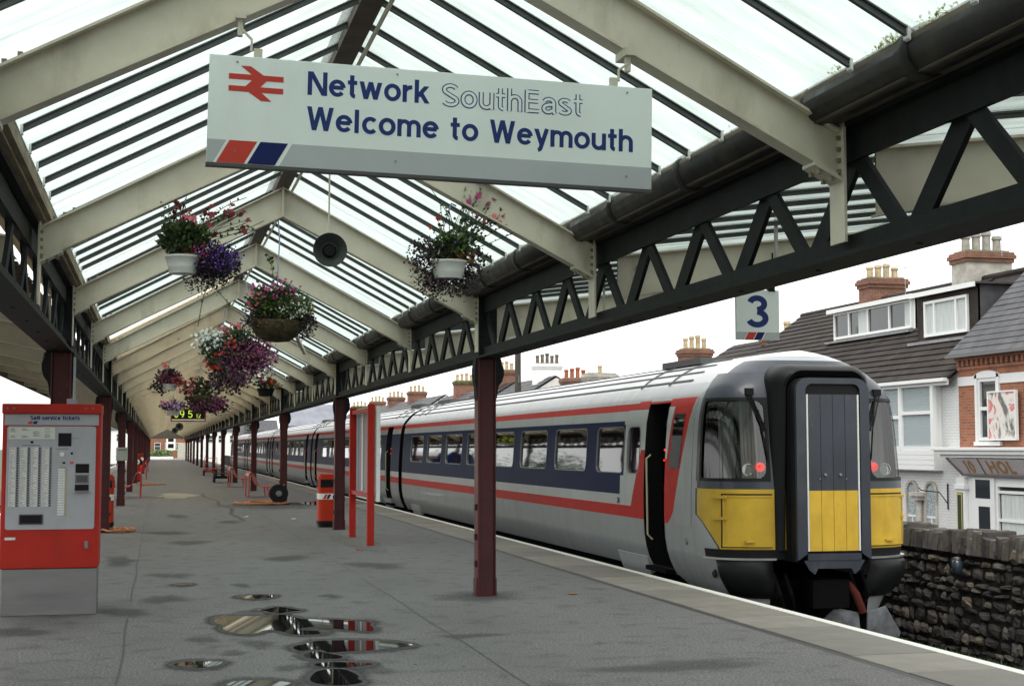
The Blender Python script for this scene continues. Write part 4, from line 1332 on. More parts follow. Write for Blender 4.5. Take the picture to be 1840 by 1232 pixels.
# the sides sit back against the cab, only the top reaches forward
hv = []
for pts_, yy_ in rings_:
    for a_, b_ in pts_:
        k_ = min(1, max(0, (b_ - 2.05) / .5))
        hv.append((TXC + a_, yy_ * k_ + max(yy_, 16.60 + .3 * (yy_ - 16.44)) * (1 - k_), b_))
hood.add(hv, [(i * n_ + k, i * n_ + k + 1, (i + 1) * n_ + k + 1, (i + 1) * n_ + k) for i in range(len(rings_) - 1) for k in range(n_ - 1)])
hood.build('gangway_hood', RUBBER, c1, off=off1, smooth=True)
gd = MB()
for i in range(4):
    xa = TXC - .325 + i * .1625
    gd.box(xa + .003, xa + .1595, gy0 + .012, gy0 + .03, 1.13, 2.30, 0)
    gd.box(xa + .003, xa + .1595, gy0 + .012, gy0 + .03, GB + .11, 1.1295, 1)
gdo = gd.build('gangway_door', [TCH, TY], c1, off=off1)
gi = MB().box(TXC - .354, TXC + .354, gy0 + .035, gy0 + .045, GB + .08, 2.44)
gi.build('door_backing', BLACK, gdo, off=off1)
gs = MB()
for s in (-1, 1):
    gs.box(TXC + s * .338 - .010, TXC + s * .338 + .010, gy0 + .006, gy0 + .03, GB + .11, 2.30)
gs.build('door_seal', mat('pale_door_seal', (.6, .6, .57), .5), gdo, off=off1)
gh = MB()
for x in (-.11, .09):
    gh.lathe([(0, -.02), (.018, -.018), (.022, .0), (.022, .012)], 10, c=(TXC + x, gy0 + .012, 1.32), axis='y')
for x in (-.18, .17):
    gh.lathe([(0, -.012), (.01, -.01), (.01, .01)], 8, c=(TXC + x, gy0 + .012, 1.27), axis='y')
gh.build('door_lock', STEEL, gdo, off=off1)
sk = MB()
sk.prism([(-.40, GB - .002), (.40, GB - .002), (.33, GB - .12), (.26, GB - .17), (.22, GB - .10), (-.22, GB - .10), (-.26, GB - .17), (-.33, GB - .12)], lambda a, b, d: (TXC + a, d, b), gy0 + .01, gy0 + .04)
sk.build('gangway_apron', TCH, c1, off=off1)
# coupler, hoses, plough
cp = MB()
cp.box(TXC - .16, TXC + .16, 16.45, 17.2, -.32, .02).box(TXC - .24, TXC + .24, 16.40, 16.5, -.30, .04)
for x in (-.6, -.45, .42, .58):
    cp.tube([(TXC + x, 16.75, .1), (TXC + x, 16.55, -.15), (TXC + x * .9, 16.6, -.3), (TXC + x * .8, 16.75, -.4)], .025, 7)
cp.box(TXC - 1.0, TXC + 1.0, 16.95, 17.6, -.75, .0)
cp.build('coupler', DARK, c1, off=off1)
MB().tube([(TXC + .26, 16.45, .0), (TXC + .32, 16.38, -.14), (TXC + .40, 16.36, -.36)], [.03, .05, .05], 9).build('red_hose', mat('faded_red_hose', (0.06, 0.014, 0.010), .8, spec=.1), c1, off=off1, smooth=True)
PLG = mat('dusty_plough_grey', (0.11, 0.117, 0.125), 0.6, var=.4, scale=5)
pl = MB()
for s_ in (1, -1):
    P_ = [(s_ * .06, 16.40, -.36), (s_ * .34, 16.46, -.30), (s_ * .62, 16.62, -.64), (s_ * .58, 16.58, -.70), (s_ * .04, 16.38, -.70)]
    pl.add([(TXC + .42 + a, b, c) for a, b, c in P_] + [(TXC + .42 + a, b + .03, c) for a, b, c in P_], [(0, 1, 2, 3, 4), (9, 8, 7, 6, 5), (0, 5, 6, 1), (1, 6, 7, 2), (2, 7, 8, 3), (3, 8, 9, 4), (4, 9, 5, 0)])
pl.build('rail_guard', PLG, c1, off=off1)

# ---- trailing coaches
def trailing(y0, label):
    off = (TXC, y0, -.95)
    L = 23.9
    c = empty('train_coach', off, label, 'train coach', 'coaches of the train at the right-hand platform')
    d1 = (y0 + 1.5, y0 + 2.5, .02, 2.26)
    ws = [(y0 + 3.4 + 2.45 * i, y0 + 5.38 + 2.45 * i) for i in range(7)]
    d2 = (y0 + L - 2.1, y0 + L - 1.1, .02, 2.26)
    mb = MB()
    coach_body(mb, y0, y0 + L, ws, [d1, d2])
    mb.build('body', SKIN, c, smooth=True, off=off)
    for a, b in ws: window(c, a, b, 1.246, 1.99, off=off)
    door_recess(c, *d1, off); door_recess(c, *d2, off)
    underframe(c, y0, y0 + L, off)
    roof_ribs(c, y0 + .1, y0 + L - .1, off)
    gb = MB()
    for i in range(4):
        gring(gb, garch(.62 + .05 * (i % 2), 2.5, -.1, .15), garch(.4, 2.3, .0, .1), y0 - .58 + i * .145, y0 - .58 + (i + 1) * .145)
    gb.build('corridor_bellows', RUBBER, c, off=off)
    fr = MB()
    patch(fr, y0 - .58, y0 - .02, 2.29, 2.85, -.06, 0)
    fr.build('roof_fairing', TLG, c, off=off, smooth=True)
    return c
for i, t in enumerate(('second coach of the train, behind the leading cab coach', 'third coach of the train, half hidden by the columns', 'fourth coach of the train, far down the platform', 'rearmost coach of the train at the far platform end')):
    trailing(40.78 + 24.5 * i, t)

# rails
RAILM = mat('rusty_rail', (0.10, 0.06, 0.04), .6, var=.3)
for x, t in ((TXC - .76, 'rail under the train, on the platform side'), (TXC + .76, 'rail under the train, on the stone wall side'),
             (-6.2 - .72, 'outer rail of the empty left-hand track'), (-6.2 + .72, 'inner rail of the empty left-hand track')):
    m = MB().box(x - .035, x + .035, -10, 240, -.96, -.92).box(x - .01, x + .01, -10, 240, -1.07, -.96).box(x - .07, x + .07, -10, 240, -1.1, -1.07)
    tag(m.build('rail', RAILM), t, 'rail')
# ================================================================== HANGING NAME SIGN
def panelfn(x0, z0, y):                                  # a plane facing the camera end (-Y)
    return lambda a, b, d: (x0 + a, y - d, z0 + b)
def para(mb, x0, x1, b0, b1, sl, fn, d0, d1, m=0):
    mb.prism([(x0, b0), (x1, b0), (x1 + sl, b1), (x0 + sl, b1)], fn, d0, d1, m)

SX0, SX1, SZ0, SZ1, SYY = 0.20, 2.415, 2.975, 3.495, 6.9
sroot = empty('station_sign', ((SX0 + SX1) / 2, SYY, SZ0), 'wide white hanging sign reading Network SouthEast Welcome to Weymouth, hung from the nearest rafter', 'station sign')
so = tuple(sroot.location)
sroot.rotation_euler = (0, R(1.0), 0)
SW, SH = SX1 - SX0, SZ1 - SZ0
MB().box(SX0, SX1, SYY, SYY + .035, SZ0, SZ1).build('sign_board', SIGNW, sroot, off=so, bevel=.003)
MB().box(SX0 - .003, SX1 + .003, SYY - .004, SYY + .045, SZ0 - .016, SZ0 - .001).build('bottom_trim', mat('dark_trim', (.06, .06, .06), .5), sroot, off=so)
fn = panelfn(SX0, SZ0, SYY)
SH2, sl = .112, .060
st = MB()
st.prism([(.001, .001), (.03, .001), (.03 + sl, SH2), (.001, SH2)], fn, 0, .0012, 0)
para(st, .34, SW - sl - .0005, .001, SH2, sl, fn, .0, .0012, 0)
st.prism([(SW - sl - .001, .001), (SW - .0005, .001), (SW - .0005, SH2), (SW - .001, SH2)], fn, .0, .0011, 0)
st.build('grey_band', SIGNG, sroot, off=so)
st = MB(); para(st, .045, .175, .003, SH2, sl, fn, 0, .0014); st.build('red_flash', SIGNR, sroot, off=so)
st = MB(); para(st, .190, .32, .003, SH2, sl, fn, 0, .0014); st.build('blue_flash', SIGNB, sroot, off=so)
# double-arrow mark
lg = MB()
u = .258 / 290
lx, lz = .092, SH - .100
lf = lambda a, b, d: fn(lx + a * u, lz - b * u, d)
for poly, d in (([(0, -15), (290, -15), (290, 15), (0, 15)], .0014), ([(0, 50), (290, 50), (290, 80), (0, 80)], .0014),
                ([(62, -60), (115, -60), (228, 14), (160, 14)], .0017), ([(150, -14), (228, -14), (140, 79), (62, 79)], .002), ([(62, 51), (140, 51), (228, 124), (172, 124)], .0017)):
    lg.prism([(a, b) for a, b in poly][::-1], lf, 0, d)
lg.build('double_arrow', SIGNR, sroot, off=so)
tx, _ = text_mesh('Network', .115, .172, lambda a, b, d: fn(.466 + a * 1.075, SH - .163 + b, d + .0003), d=.0004)
tx.build('lettering', SIGNT, sroot, off=so)
for w, d, m, nm in ((.205, .0002, SIGNT, 'outline_lettering'), (.112, .0018, SIGNW, 'outline_fill')):
    tx, ln = text_mesh('SouthEast', .115, w, lambda a, b, d_: fn(1.122 + a * 1.075, SH - .170 + b, d_), d=d, track=.005)
    tx.build(nm, m, sroot, off=so)
xw = 0.0
for wd_ in ('Welcome ', 'to ', 'Weymouth'):
    tx, ln2 = text_mesh(wd_, .115, .172, lambda a, b, d: fn(.466 + a * 1.075, SH - .334 + b, d + .0003), d=.0004, x0=xw)
    tx.build('lettering', SIGNT, sroot, off=so)
    xw += ln2
for x in (SX0 + .225, SX1 - .205):
    hk = MB()
    hk.box(x - .018, x + .022, SYY + .006, SYY + .03, SZ1, SZ1 + .045)
    xr = x - .085 if x < 1.3 else x + .085
    zr = zb(abs(xr - XC)) - .02
    hk.tube([(x - .03 * (1 if x < 1.3 else -1), SYY + .02, SZ1 + .03), (x - .03 * (1 if x < 1.3 else -1), SYY + .02, SZ1 + .09), (xr, SYY + .03, zr - .05), (xr, SYY + .04, zr)], .007, 6)
    hk.box(xr - .025, xr + .025, SYY + .0, SYY + .17, zr - .012, zr + .03)
    hk.box(xr - .012, xr + .012, SYY + .025, SYY + .06, zr - .09, zr - .01)
    hk.build('hanger', CREAM, sroot, off=so)
sc = MB()
for a in (.13, .9, 2.08):
    for b in (.06, SH - .03):
        sc.lathe([(0, .004), (.004, .003), (.005, 0)], 8, c=fn(a, b, .0045), axis='y')
sc.build('screws', STEEL, sroot, off=so)

# ================================================================== PLATFORM NUMBER SIGNS
def number_sign(x0, z0, y, w, h, label, top):
    r = empty('platform_number_sign', (x0 + w / 2, y, z0), label, 'platform sign', 'platform number signs')
    o = tuple(r.location)
    MB().box(x0, x0 + w, y, y + .03, z0, z0 + h).build('sign_board', SIGNW, r, off=o, bevel=.002)
    f = panelfn(x0, z0, y)
    s = MB(); b1 = h * .155; q = w * .09
    s.prism([(.001, .001), (w * .17, .001), (w * .17 + q, b1), (.001, b1)], f, 0, .0012)
    s.prism([(w * .60, .001), (w - .001, .001), (w - .001, b1), (w * .60 + q, b1)], f, 0, .0012)
    s.build('grey_band', SIGNG, r, off=o)
    s = MB(); para(s, w * .19, w * .38, .002, b1, q, f, 0, .0014); s.build('red_flash', SIGNR, r, off=o)
    s = MB(); para(s, w * .40, w * .57, .002, b1, q, f, 0, .0014); s.build('blue_flash', SIGNB, r, off=o)
    hh = h * .64
    t, ln = text_mesh('3', hh, .175, lambda a, b, d: f(w * .225 + a * 1.12, h * .25 + b, d + .0004))
    t.build('numeral', SIGNT, r, off=o)
    hg = MB()
    for a in (.07, w - .07):
        hg.box(x0 + a - .03, x0 + a + .03, y - .008, y + .038, z0 + h - .012, z0 + h + .05)
        hg.tube([(x0 + a + .02, y + .015, z0 + h + .03), (x0 + a + .02, y + .015, top)], .007, 6)
    hg.build('hanger', BLACK, r, off=o)
    return r
number_sign(4.765, 2.565, 11.46, .395, .43, 'white number 3 sign in front of the chimneys, over the near platform edge', 3.32)
number_sign(3.98, 2.30, 69.9, .45, .50, 'small distant number 3 sign between the far columns', 3.1)

# ================================================================== TICKET MACHINE
tm = empty('ticket_machine', (-1.02, 15.35, 0), 'red and grey self-service ticket machine on a steel plinth beside the left column', 'ticket machine')
to = tuple(tm.location)
X0, X1, Y0, Y1 = -1.49, -.555, 15.1, 15.62
MB().box(X0 + .02, X1 - .012, Y0 + .02, Y1 - .02, 0, .458).build('plinth', STEEL, tm, off=to, bevel=.006)
MB().box(X0, X1, Y0, Y1, .459, 2.0).build('cabinet', RED, tm, off=to, bevel=.012)
MB().box(X0 - .005, X1 + .006, Y0 - .05, Y1 + .01, 1.985, 2.085).build('top_hood', RED, tm, off=to, bevel=.01)
MB().box(X0 + .02, X1 - .02, Y0 - .012, Y0 - .001, 1.872, 1.984).build('header_panel', MGREY, tm, off=to, bevel=.003)
f = panelfn(X0, 0, Y0)
MWI = X1 - X0
mp = MB().prism(rrect(.045, MWI - .045, .845, 1.862, .025, 4), f, .001, .010)
fp = mp.build('front_panel', MGREY, tm, off=to)
t, ln = text_mesh('Self-service tickets', .042, .2, lambda a, b, d: f(.26 + a, 1.925 + b, d + .0125))
t.build('lettering', SIGNT, tm, off=to)
s = MB(); para(s, .235, .275, 1.885, 1.912, .014, f, .012, .014); s.build('red_flash', SIGNR, tm, off=to)
s = MB(); para(s, .283, .32, 1.885, 1.912, .014, f, .012, .014); s.build('blue_flash', SIGNB, tm, off=to)
s = MB().prism([(.06, 1.735), (.50, 1.735), (.50, 1.852), (.06, 1.852)], f, .010, .016)
g = s.build('instruction_notice', mat('notice_card', (.58, .6, .56), .5, var=.05), fp, off=to)
s = MB()
rl = random.Random(4)
for c in range(4):
    for i in range(7):
        if rl.random() < .8:
            a = .075 + c * .108
            s.prism([(a, 1.835 - i * .014), (a + rl.uniform(.04, .095), 1.835 - i * .014), (a + .04, 1.8405 - i * .014), (a, 1.8405 - i * .014)], f, .016, .0168)
s.build('small_print', mat('small_print', (.15, .15, .15), .7), fp, off=to)
BUTT = mat('dark_green_button', (.01, .02, .018), .4)
for c in range(4):
    lab, btn = MB(), MB()
    for i in range(24):
        a, b = .070 + c * .104, 1.635 - i * .0245
        lab.box(X0 + a, X0 + a + .066, Y0 - .0135, Y0 - .010, b, b + .0185)
        btn.box(X0 + a + .070, X0 + a + .088, Y0 - .0165, Y0 - .010, b + .002, b + .017)
        wl2 = rl.uniform(.25, .9) * .055
        lab.box(X0 + a + .005, X0 + a + .005 + wl2, Y0 - .0138, Y0 - .0134, b + .007, b + .0125, 1)
    tag(lab.build('destination_labels', [PAPER, mat('label_ink', (.22, .22, .22), .7)], fp, off=to), kind='stuff')
    tag(btn.build('destination_buttons', BUTT, fp, off=to), kind='stuff')
lab, btn = MB(), MB()
for i in range(19):
    b = 1.425 - i * .0245
    lab.box(X0 + .535, X0 + .60, Y0 - .0135, Y0 - .010, b, b + .0185)
    btn.box(X0 + .605, X0 + .618, Y0 - .0155, Y0 - .010, b + .003, b + .015)
tag(lab.build('ticket_type_labels', PAPER, fp, off=to), kind='stuff')
tag(btn.build('ticket_type_buttons', mat('yellow_button', (.45, .38, .05), .4), fp, off=to), kind='stuff')
def plate(name, a0, a1, b0, b1, m, d=.016, inset=None):
    o = MB().box(X0 + a0, X0 + a1, Y0 - d, Y0 - .0095, b0, b1).build(name, m, fp, off=to, bevel=.002)
    if inset:
        MB().box(X0 + a0 + .012, X0 + a1 - .012, Y0 - d - .002, Y0 - d + .001, b0 + .012, b1 - .012).build('dark_inset', inset, fp, off=to)
    return o
plate('display_screen', .53, .655, 1.665, 1.795, BLACK)
plate('note_slot', .70, .83, 1.40, 1.49, BLACK)
plate('coin_plate', .697, .83, 1.295, 1.385, STEEL, inset=mat('dark_slot', (.05, .05, .055), .4))
plate('card_slot', .697, .83, 1.225, 1.285, BLACK)
plate('ticket_shelf', .70, .833, 1.205, 1.222, STEEL, d=.045)
plate('ticket_tray', .175, .40, .895, .995, mat('tray_dark', (.05, .048, .046), .45), d=.02, inset=BLACK)
plate('arrow_marker', .268, .295, 1.695, 1.715, BLACK)
plate('arrow_marker', .575, .60, 1.492, 1.51, BLACK)
plate('arrow_marker', .652, .672, 1.583, 1.605, BLACK)
plate('diagram_card', .548, .592, 1.565, 1.605, PAPER)
plate('red_button', .648, .678, 1.49, 1.515, mat('red_button', (.6, .08, .05), .4))
plate('print_line', .19, .36, 1.668, 1.676, mat('small_print', (.15, .15, .15), .7), d=.012)
plate('print_line', .51, .63, 1.635, 1.641, mat('small_print', (.15, .15, .15), .7), d=.012)
plate('print_line', .66, .73, 1.74, 1.744, mat('small_print', (.15, .15, .15), .7), d=.012)
plate('print_line', .545, .61, 1.45, 1.456, mat('small_print', (.15, .15, .15), .7), d=.012)
MB().box(X0 + .80, X0 + .835, Y0 - .012, Y0 - .001, .655, .725).build('door_lock', STEEL, tm, off=to)
MB().box(X0 + .045, X0 + .145, Y0 - .004, Y0 - .001, .745, .77).build('maker_plate', PAPER, tm, off=to)
s = MB()
for a in (.05, .11, .79, .86):
    s.lathe([(0, -.006), (.009, -.005), (.012, .0)], 10, c=(X0 + a, Y0 - .052, 2.04), axis='y')
s.build('screw_heads', STEEL, tm, off=to, smooth=True)

# ================================================================== LITTER BINS
BINR = mat('bin_orange_red', (.46, .032, .009), .45, spec=.25, var=.08)
def bin_(x, y, label):
    r = empty('litter_bin', (x, y, 0), label, 'litter bin', 'red litter bins by the columns')
    body = MB().prism(rrect(-.225, .225, -.225, .225, .07, 5), lambda a, b, d: (a, b, d), .13, .80).build('bin_body', BINR, r, smooth=True)
    lid = MB().prism(rrect(-.23, .23, -.23, .23, .075, 5), lambda a, b, d: (a, b, d), .80, 1.06)
    lid.prism(rrect(-.20, .20, -.20, .20, .06, 5), lambda a, b, d: (a, b, d), 1.06, 1.10)
    lo = lid.build('lid', BINR, r, smooth=True)
    MB().box(-.19, .07, -.236, -.2295, .83, .99).box(.07, .19, -.234, -.2295, .83, .99).build('opening', BLACK, lo)
    MB().box(.2302, .236, -.15, .15, .83, .99).build('opening', BLACK, lo)
    MB().box(-.236, -.2302, -.15, .15, .83, .99).build('opening', BLACK, lo)
    MB().prism(rrect(-.229, .229, -.229, .229, .072, 5), lambda a, b, d: (a, b, d), .58, .70).build('white_band', SIGNW, r, smooth=True)
    ff = lambda a, b, d: (a - .17, -.229 - d, .58 + b)
    m = MB(); para(m, .03, .085, .01, .105, .05, ff, 0, .002); m.build('red_flash', SIGNR, r)
    m = MB(); para(m, .10, .155, .01, .105, .05, ff, 0, .002); m.build('blue_flash', SIGNB, r)
    MB().prism(rrect(-.21, .21, -.21, .21, .07, 5), lambda a, b, d: (a, b, d), .0, .055).prism(rrect(-.235, .235, -.235, .235, .08, 5), lambda a, b, d: (a, b, d), .055, .135).build('base', RUBBER, r, smooth=True)
    return r
bin_(3.50, 30.55, 'red litter bin with white band behind the second right-hand column')
bin_(-1.08, 31.0, 'red litter bin half hidden behind the second left-hand column')

# ================================================================== NOTICE BOARD (seen from the back)
nb = empty('notice_board', (3.55, 25.7, 0), 'tall notice board on two red posts, seen from its back', 'notice board')
no = tuple(nb.location)
for y in (24.5, 26.85):
    MB().box(3.46, 3.58, y - .05, y + .05, 0, 2.39).build('post', RED, nb, off=no, bevel=.006)
for z in (.80, 2.26):
    MB().box(3.49, 3.55, 24.551, 26.799, z, z + .07).build('rail', RED, nb, off=no, bevel=.004)
MB().box(3.60, 3.66, 24.35, 27.0, .74, 2.36).build('display_case', SIGNW, nb, off=no, bevel=.004)
rp = random.Random(8)
yy = 24.6
for w, m in ((.28, 'a'), (.10, 'w'), (.16, 'b'), (.09, 'w'), (.45, 'c'), (.18, 'd'), (.12, 'w'), (.42, 'c'), (.12, 'b'), (.25, 'a')):
    mm = {'a': mat('back_board_grey', (.30, .33, .38), .6), 'b': mat('back_board_blue', (.12, .16, .23), .6), 'c': mat('back_board_lilac', (.33, .27, .29), .7, var=.08),
          'd': mat('back_board_slate', (.16, .19, .21), .6), 'w': SIGNW}[m]
    MB().box(3.575 - (.01 if m == 'w' else 0), 3.599, yy + .004, yy + w - .004, .88, 2.25).build('back_panel', mm, nb, off=no)
    yy += w

# ================================================================== BENCHES
BENR = mat('bench_red', (.45, .04, .025), .38, var=.1)
def bench(x, y, sg, label, grp):
    r = empty('platform_bench', (x, y, 0), label, 'bench', grp, rz=0 if sg > 0 else math.pi)
    prof = [(.62, .40), (.50, .375), (.28, .37), (.14, .40), (.06, .52), (.02, .68), (-.04, .80), (-.12, .845), (-.19, .80), (-.20, .72)]
    for i in range(4):                                  # four moulded seats
        y0, y1 = -1.0 + i * .5 + .012, -1.0 + (i + 1) * .5 - .012
        mb = MB()
        vs_ = []
        for a, b in prof: vs_ += [(a, y0, b), (a, y1, b)]
        n = len(prof)
        nv = len(vs_)
        for a, b in prof: vs_ += [(a - .006, y0, b - .02), (a - .006, y1, b - .02)]
        fs = [(2 * k, 2 * k + 2, 2 * k + 3, 2 * k + 1) for k in range(n - 1)]
        fs += [(nv + 2 * k + 1, nv + 2 * k + 3, nv + 2 * k + 2, nv + 2 * k) for k in range(n - 1)]
        fs += [(2 * k, nv + 2 * k, nv + 2 * k + 2, 2 * k + 2) for k in range(n - 1)] + [(2 * k + 3, nv + 2 * k + 3, nv + 2 * k + 1, 2 * k + 1) for k in range(n - 1)]
        fs += [(0, 1, nv + 1, nv), (2 * n - 1, 2 * n - 2, nv + 2 * n - 2, nv + 2 * n - 1)]
        mb.add(vs_, fs)
        mb.build('seat_shell', BENR, r, smooth=True)
    for yy in (-.85, .85):
        MB().tube([(-.20, yy, 0), (-.19, yy, .74), (-.10, yy, .80)], .022, 8).build('leg', BENR, r, smooth=True)
        MB().tube([(.46, yy, 0), (.42, yy, .36)], .022, 8).build('leg', BENR, r, smooth=True)
    MB().tube([(.3, -.95, .335), (.3, .95, .335)], .022, 8).build('seat_rail', BENR, r, smooth=True)
    return r
G1 = 'red moulded benches on the platform'
bench(3.15, 49.6, 1, 'nearest red moulded bench on the right, behind the hose reel', G1)
bench(3.15, 62.5, 1, 'second red moulded bench on the right, beyond the first', G1)
bench(-.72, 50.0, -1, 'red tubular bench on the left, past the grey cable box', G1)
bench(-.75, 80.0, -1, 'far red bench on the left by the red fire point', G1)

# ================================================================== HOSES, REEL, FIRE POINTS, TROLLEYS, BOXES
HOSEM = mat('orange_hose', (.40, .15, .05), .5, var=.15)
def coil(cx, cy, n, r0, r1, seed, ell=1.6):
    rr = random.Random(seed)
    pts = []
    for i in range(n * 18):
        t = i / 18 * 2 * math.pi
        k = i / (n * 18)
        r_ = r0 + (r1 - r0) * (.5 + .5 * math.sin(t * .37 + seed)) 
        pts.append((cx + r_ * math.cos(t) + rr.uniform(-.01, .01) + .1 * math.sin(t * .21), cy + ell * r_ * math.sin(t), .02 + .03 * abs(math.sin(t * 1.13 + seed)) + .012 * (i % 3)))
    return pts
h1 = MB().tube(coil(3.0, 43.2, 5, .45, .85, 1, 1.4) + [(3.35, 42.9, .1), (3.42, 42.8, .4), (3.62, 42.75, .58)], .022, 6)
tag(h1.build('hose', HOSEM, smooth=True), 'orange hose looped on the ground at the third right-hand column', 'hose')
h2 = MB().tube(coil(-.72, 29.6, 4, .15, .32, 2, 1.5), .02, 6)
tag(h2.build('hose', HOSEM, smooth=True), 'short orange hose coil at the foot of the second left-hand column', 'hose')
h3 = MB().tube(coil(-.4, 66, 3, .2, .7, 5, 1.5), .02, 6)
tag(h3.build('hose', HOSEM, smooth=True), 'faint orange hose lying by the far left columns', 'hose')
rl_ = empty('hose_reel', (3.45, 42.75, 0), 'black hose reel standing against the third right-hand column', 'hose reel')
MB().lathe([(0, -.12), (.27, -.12), (.27, -.10), (.12, -.09), (.12, .09), (.27, .10), (.27, .12), (0, .12)], 20, c=(0, 0, .32), axis='y').build('drum', RUBBER, rl_, smooth=True)
MB().lathe([(0, -.135), (.08, -.13), (.09, -.12)], 16, c=(0, 0, .32), axis='y').build('hub', STEEL, rl_, smooth=True)
MB().bar((-.2, 0, .02), (0, 0, .32), .04, .04).bar((.2, 0, .02), (0, 0, .32), .04, .04).box(-.3, .3, -.14, .14, 0, .03).build('stand', BLACK, rl_)

def fire_point(x, y, label, h):
    r = empty('fire_point', (x, y, 0), label, 'fire point', 'red fire points along the left columns')
    MB().box(-.17, .17, -.14, .14, 0, .07).build('foot', BLACK, r)
    MB().prism(rrect(-.15, .15, -.12, .12, .04, 4), lambda a, b, d: (a, b, d), .07, h * .62).build('cabinet', RED, r, smooth=True)
    MB().lathe([(0, h * .62), (.22, h * .62), (.24, h * .68), (.21, h * .78), (.1, h * .8)], 16, ex=.6).build('dial_head', BLACK, r, smooth=True)
    MB().lathe([(0, -.155), (.10, -.152), (.12, -.14)], 16, c=(0, 0, h * .71), axis='y').build('dial', SIGNW, r)
    MB().lathe([(.10, h * .8), (.105, h * .98), (.06, h), (0, h)], 14).build('cap', RED, r, smooth=True)
    return r
fire_point(-.93, 73.0, 'slim red fire point with white dial by the left columns', 1.35)
fire_point(-.95, 96.0, 'plain red fire point farther back by the left columns', 1.3)
# red upright rails beside them
for y, t in ((60, 'nearest thin red hoop rail by the left columns'), (86, 'second thin red hoop rail by the left columns'), (104, 'third thin red hoop rail, farthest back on the left')):
    tag(MB().tube([(-.62, y, 0), (-.62, y, .82), (-.62, y + .15, .92), (-.62, y + 1.2, .92), (-.62, y + 1.35, .82), (-.62, y + 1.35, 0)], .024, 7).build('hoop_rail', RED, smooth=True), t, 'rail', 'red hoop rails on the left')

jb = empty('cable_box', (-.98, 42.72, 0), 'grey cable box fixed to the third left-hand column', 'cable box')
MB().box(-.16, .16, -.09, .09, 1.28, 1.66).build('box', mat('box_grey', (.36, .38, .35), .5, var=.1), jb, bevel=.02)
MB().box(-.10, .10, -.095, -.0905, 1.58, 1.60).build('slot', BLACK, jb)
MB().tube([(-.12, 0, 1.28), (-.14, .0, 1.15), (-.05, .0, 1.1)], .015, 6).build('cable', BLACK, jb)

def trolley(x, y, m, label, hh):
    r = empty('luggage_trolley', (x, y, 0), label, 'trolley', 'luggage trolleys on the right')
    for i in range(5):
        MB().box(-.40 + i * .162, -.25 + i * .162, -.85, .85, .40, .44).build('plank', m, r)
    for sx in (-.36, .36):
        for sy in (-.6, .6):
            MB().lathe([(0, -.04), (.17, -.04), (.19, -.02), (.19, .02), (.17, .04), (0, .04)], 14, c=(sx, sy, .19), axis='x').build('wheel', RUBBER, r, smooth=True)
    MB().box(-.38, -.34, -.8, .8, .30, .39).box(.34, .38, -.8, .8, .30, .39).box(-.37, .37, -.62, -.58, .2, .3).box(-.37, .37, .58, .62, .2, .3).build('frame', m, r)
    MB().tube([(-.36, -.82, .42), (-.36, -.86, hh), (.36, -.86, hh), (.36, -.82, .42)], .02, 7).tube([(-.36, -.84, .42 + (hh - .42) / 2), (.36, -.84, .42 + (hh - .42) / 2)], .015, 6).build('push_handle', m, r, smooth=True)
trolley(3.0, 70.5, BLACK, 'low black luggage trolley by the fifth right-hand column', .62)
trolley(3.05, 88.0, BENR, 'red luggage trolley with push rail, behind the black one', 1.05)

# ================================================================== LOUDSPEAKERS
def speaker(x, y, z, top, label, dia=.27):
    r = empty('loudspeaker', (x, y, z), label, 'loudspeaker', 'round hanging loudspeakers')
    k = dia / .27
    MB().lathe([(.045 * k, .17), (.06 * k, .13), (.075 * k, .06), (.135 * k, -.03), (.135 * k, -.045), (.12 * k, -.03), (.068 * k, .02), (0, .02)], 26, axis='y').build('horn', mat('speaker_grey_green', (.035, .04, .038), .45, var=.2), r, smooth=True)
    MB().lathe([(0, -.012), (.045 * k, -.008), (.06 * k, .018)], 18, axis='y').build('cone', BLACK, r, smooth=True)
    MB().lathe([(0, .16), (.05 * k, .17), (.06 * k, .26), (.0, .28)], 14, axis='y').build('driver', BLACK, r, smooth=True)
    MB().tube([(0, .06, .12), (0, .06, .16), (0, .03, top - z)], .008, 6).lathe([(0, .0), (.016, .0), (.016, .05), (0, .06)], 8, c=(0, .06, .12)).build('hanging_rod', CREAM, r)
speaker(1.30, 11.42, 3.21, 4.30, 'round dark loudspeaker hanging under the name sign')
speaker(1.35, 96.0, 3.0, 4.3, 'distant round loudspeaker below the digital clock', .5)
speaker(1.32, 118.0, 3.0, 4.3, 'farthest round loudspeaker near the end gable', .5)

# ================================================================== DIGITAL CLOCK
ck = empty('digital_clock', (1.03, 52, 2.56), 'red-framed digital clock hanging far down the canopy', 'clock')
MB().box(-.60, .60, 0, .12, .0, .46).build('case', mat('clock_red', (.20, .02, .015), .5), ck, bevel=.01)
MB().box(-.55, .55, -.006, -.001, .11, .42).build('display', BLACK, ck)
MB().box(-.56, .56, -.007, -.001, .035, .085).build('white_strip', SIGNW, ck)
LED = mat('clock_led', (.3, .5, .05), .5, emit=(.62, .85, .08), estr=.5)
for tx_, x, h in (('09', -.50, .27), ('5', -.02, .27), ('12', .26, .15)):
    t, _ = text_mesh(tx_, h, .11, lambda a, b, d: (x + a, -.0065 - d, .13 + b)); t.build('lit_digits', LED, ck)
MB().tube([(-.4, .06, .46), (-.4, .06, 1.5)], .012, 6).tube([(.4, .06, .46), (.4, .06, 1.5)], .012, 6).build('hanging_rods', CREAM, ck)

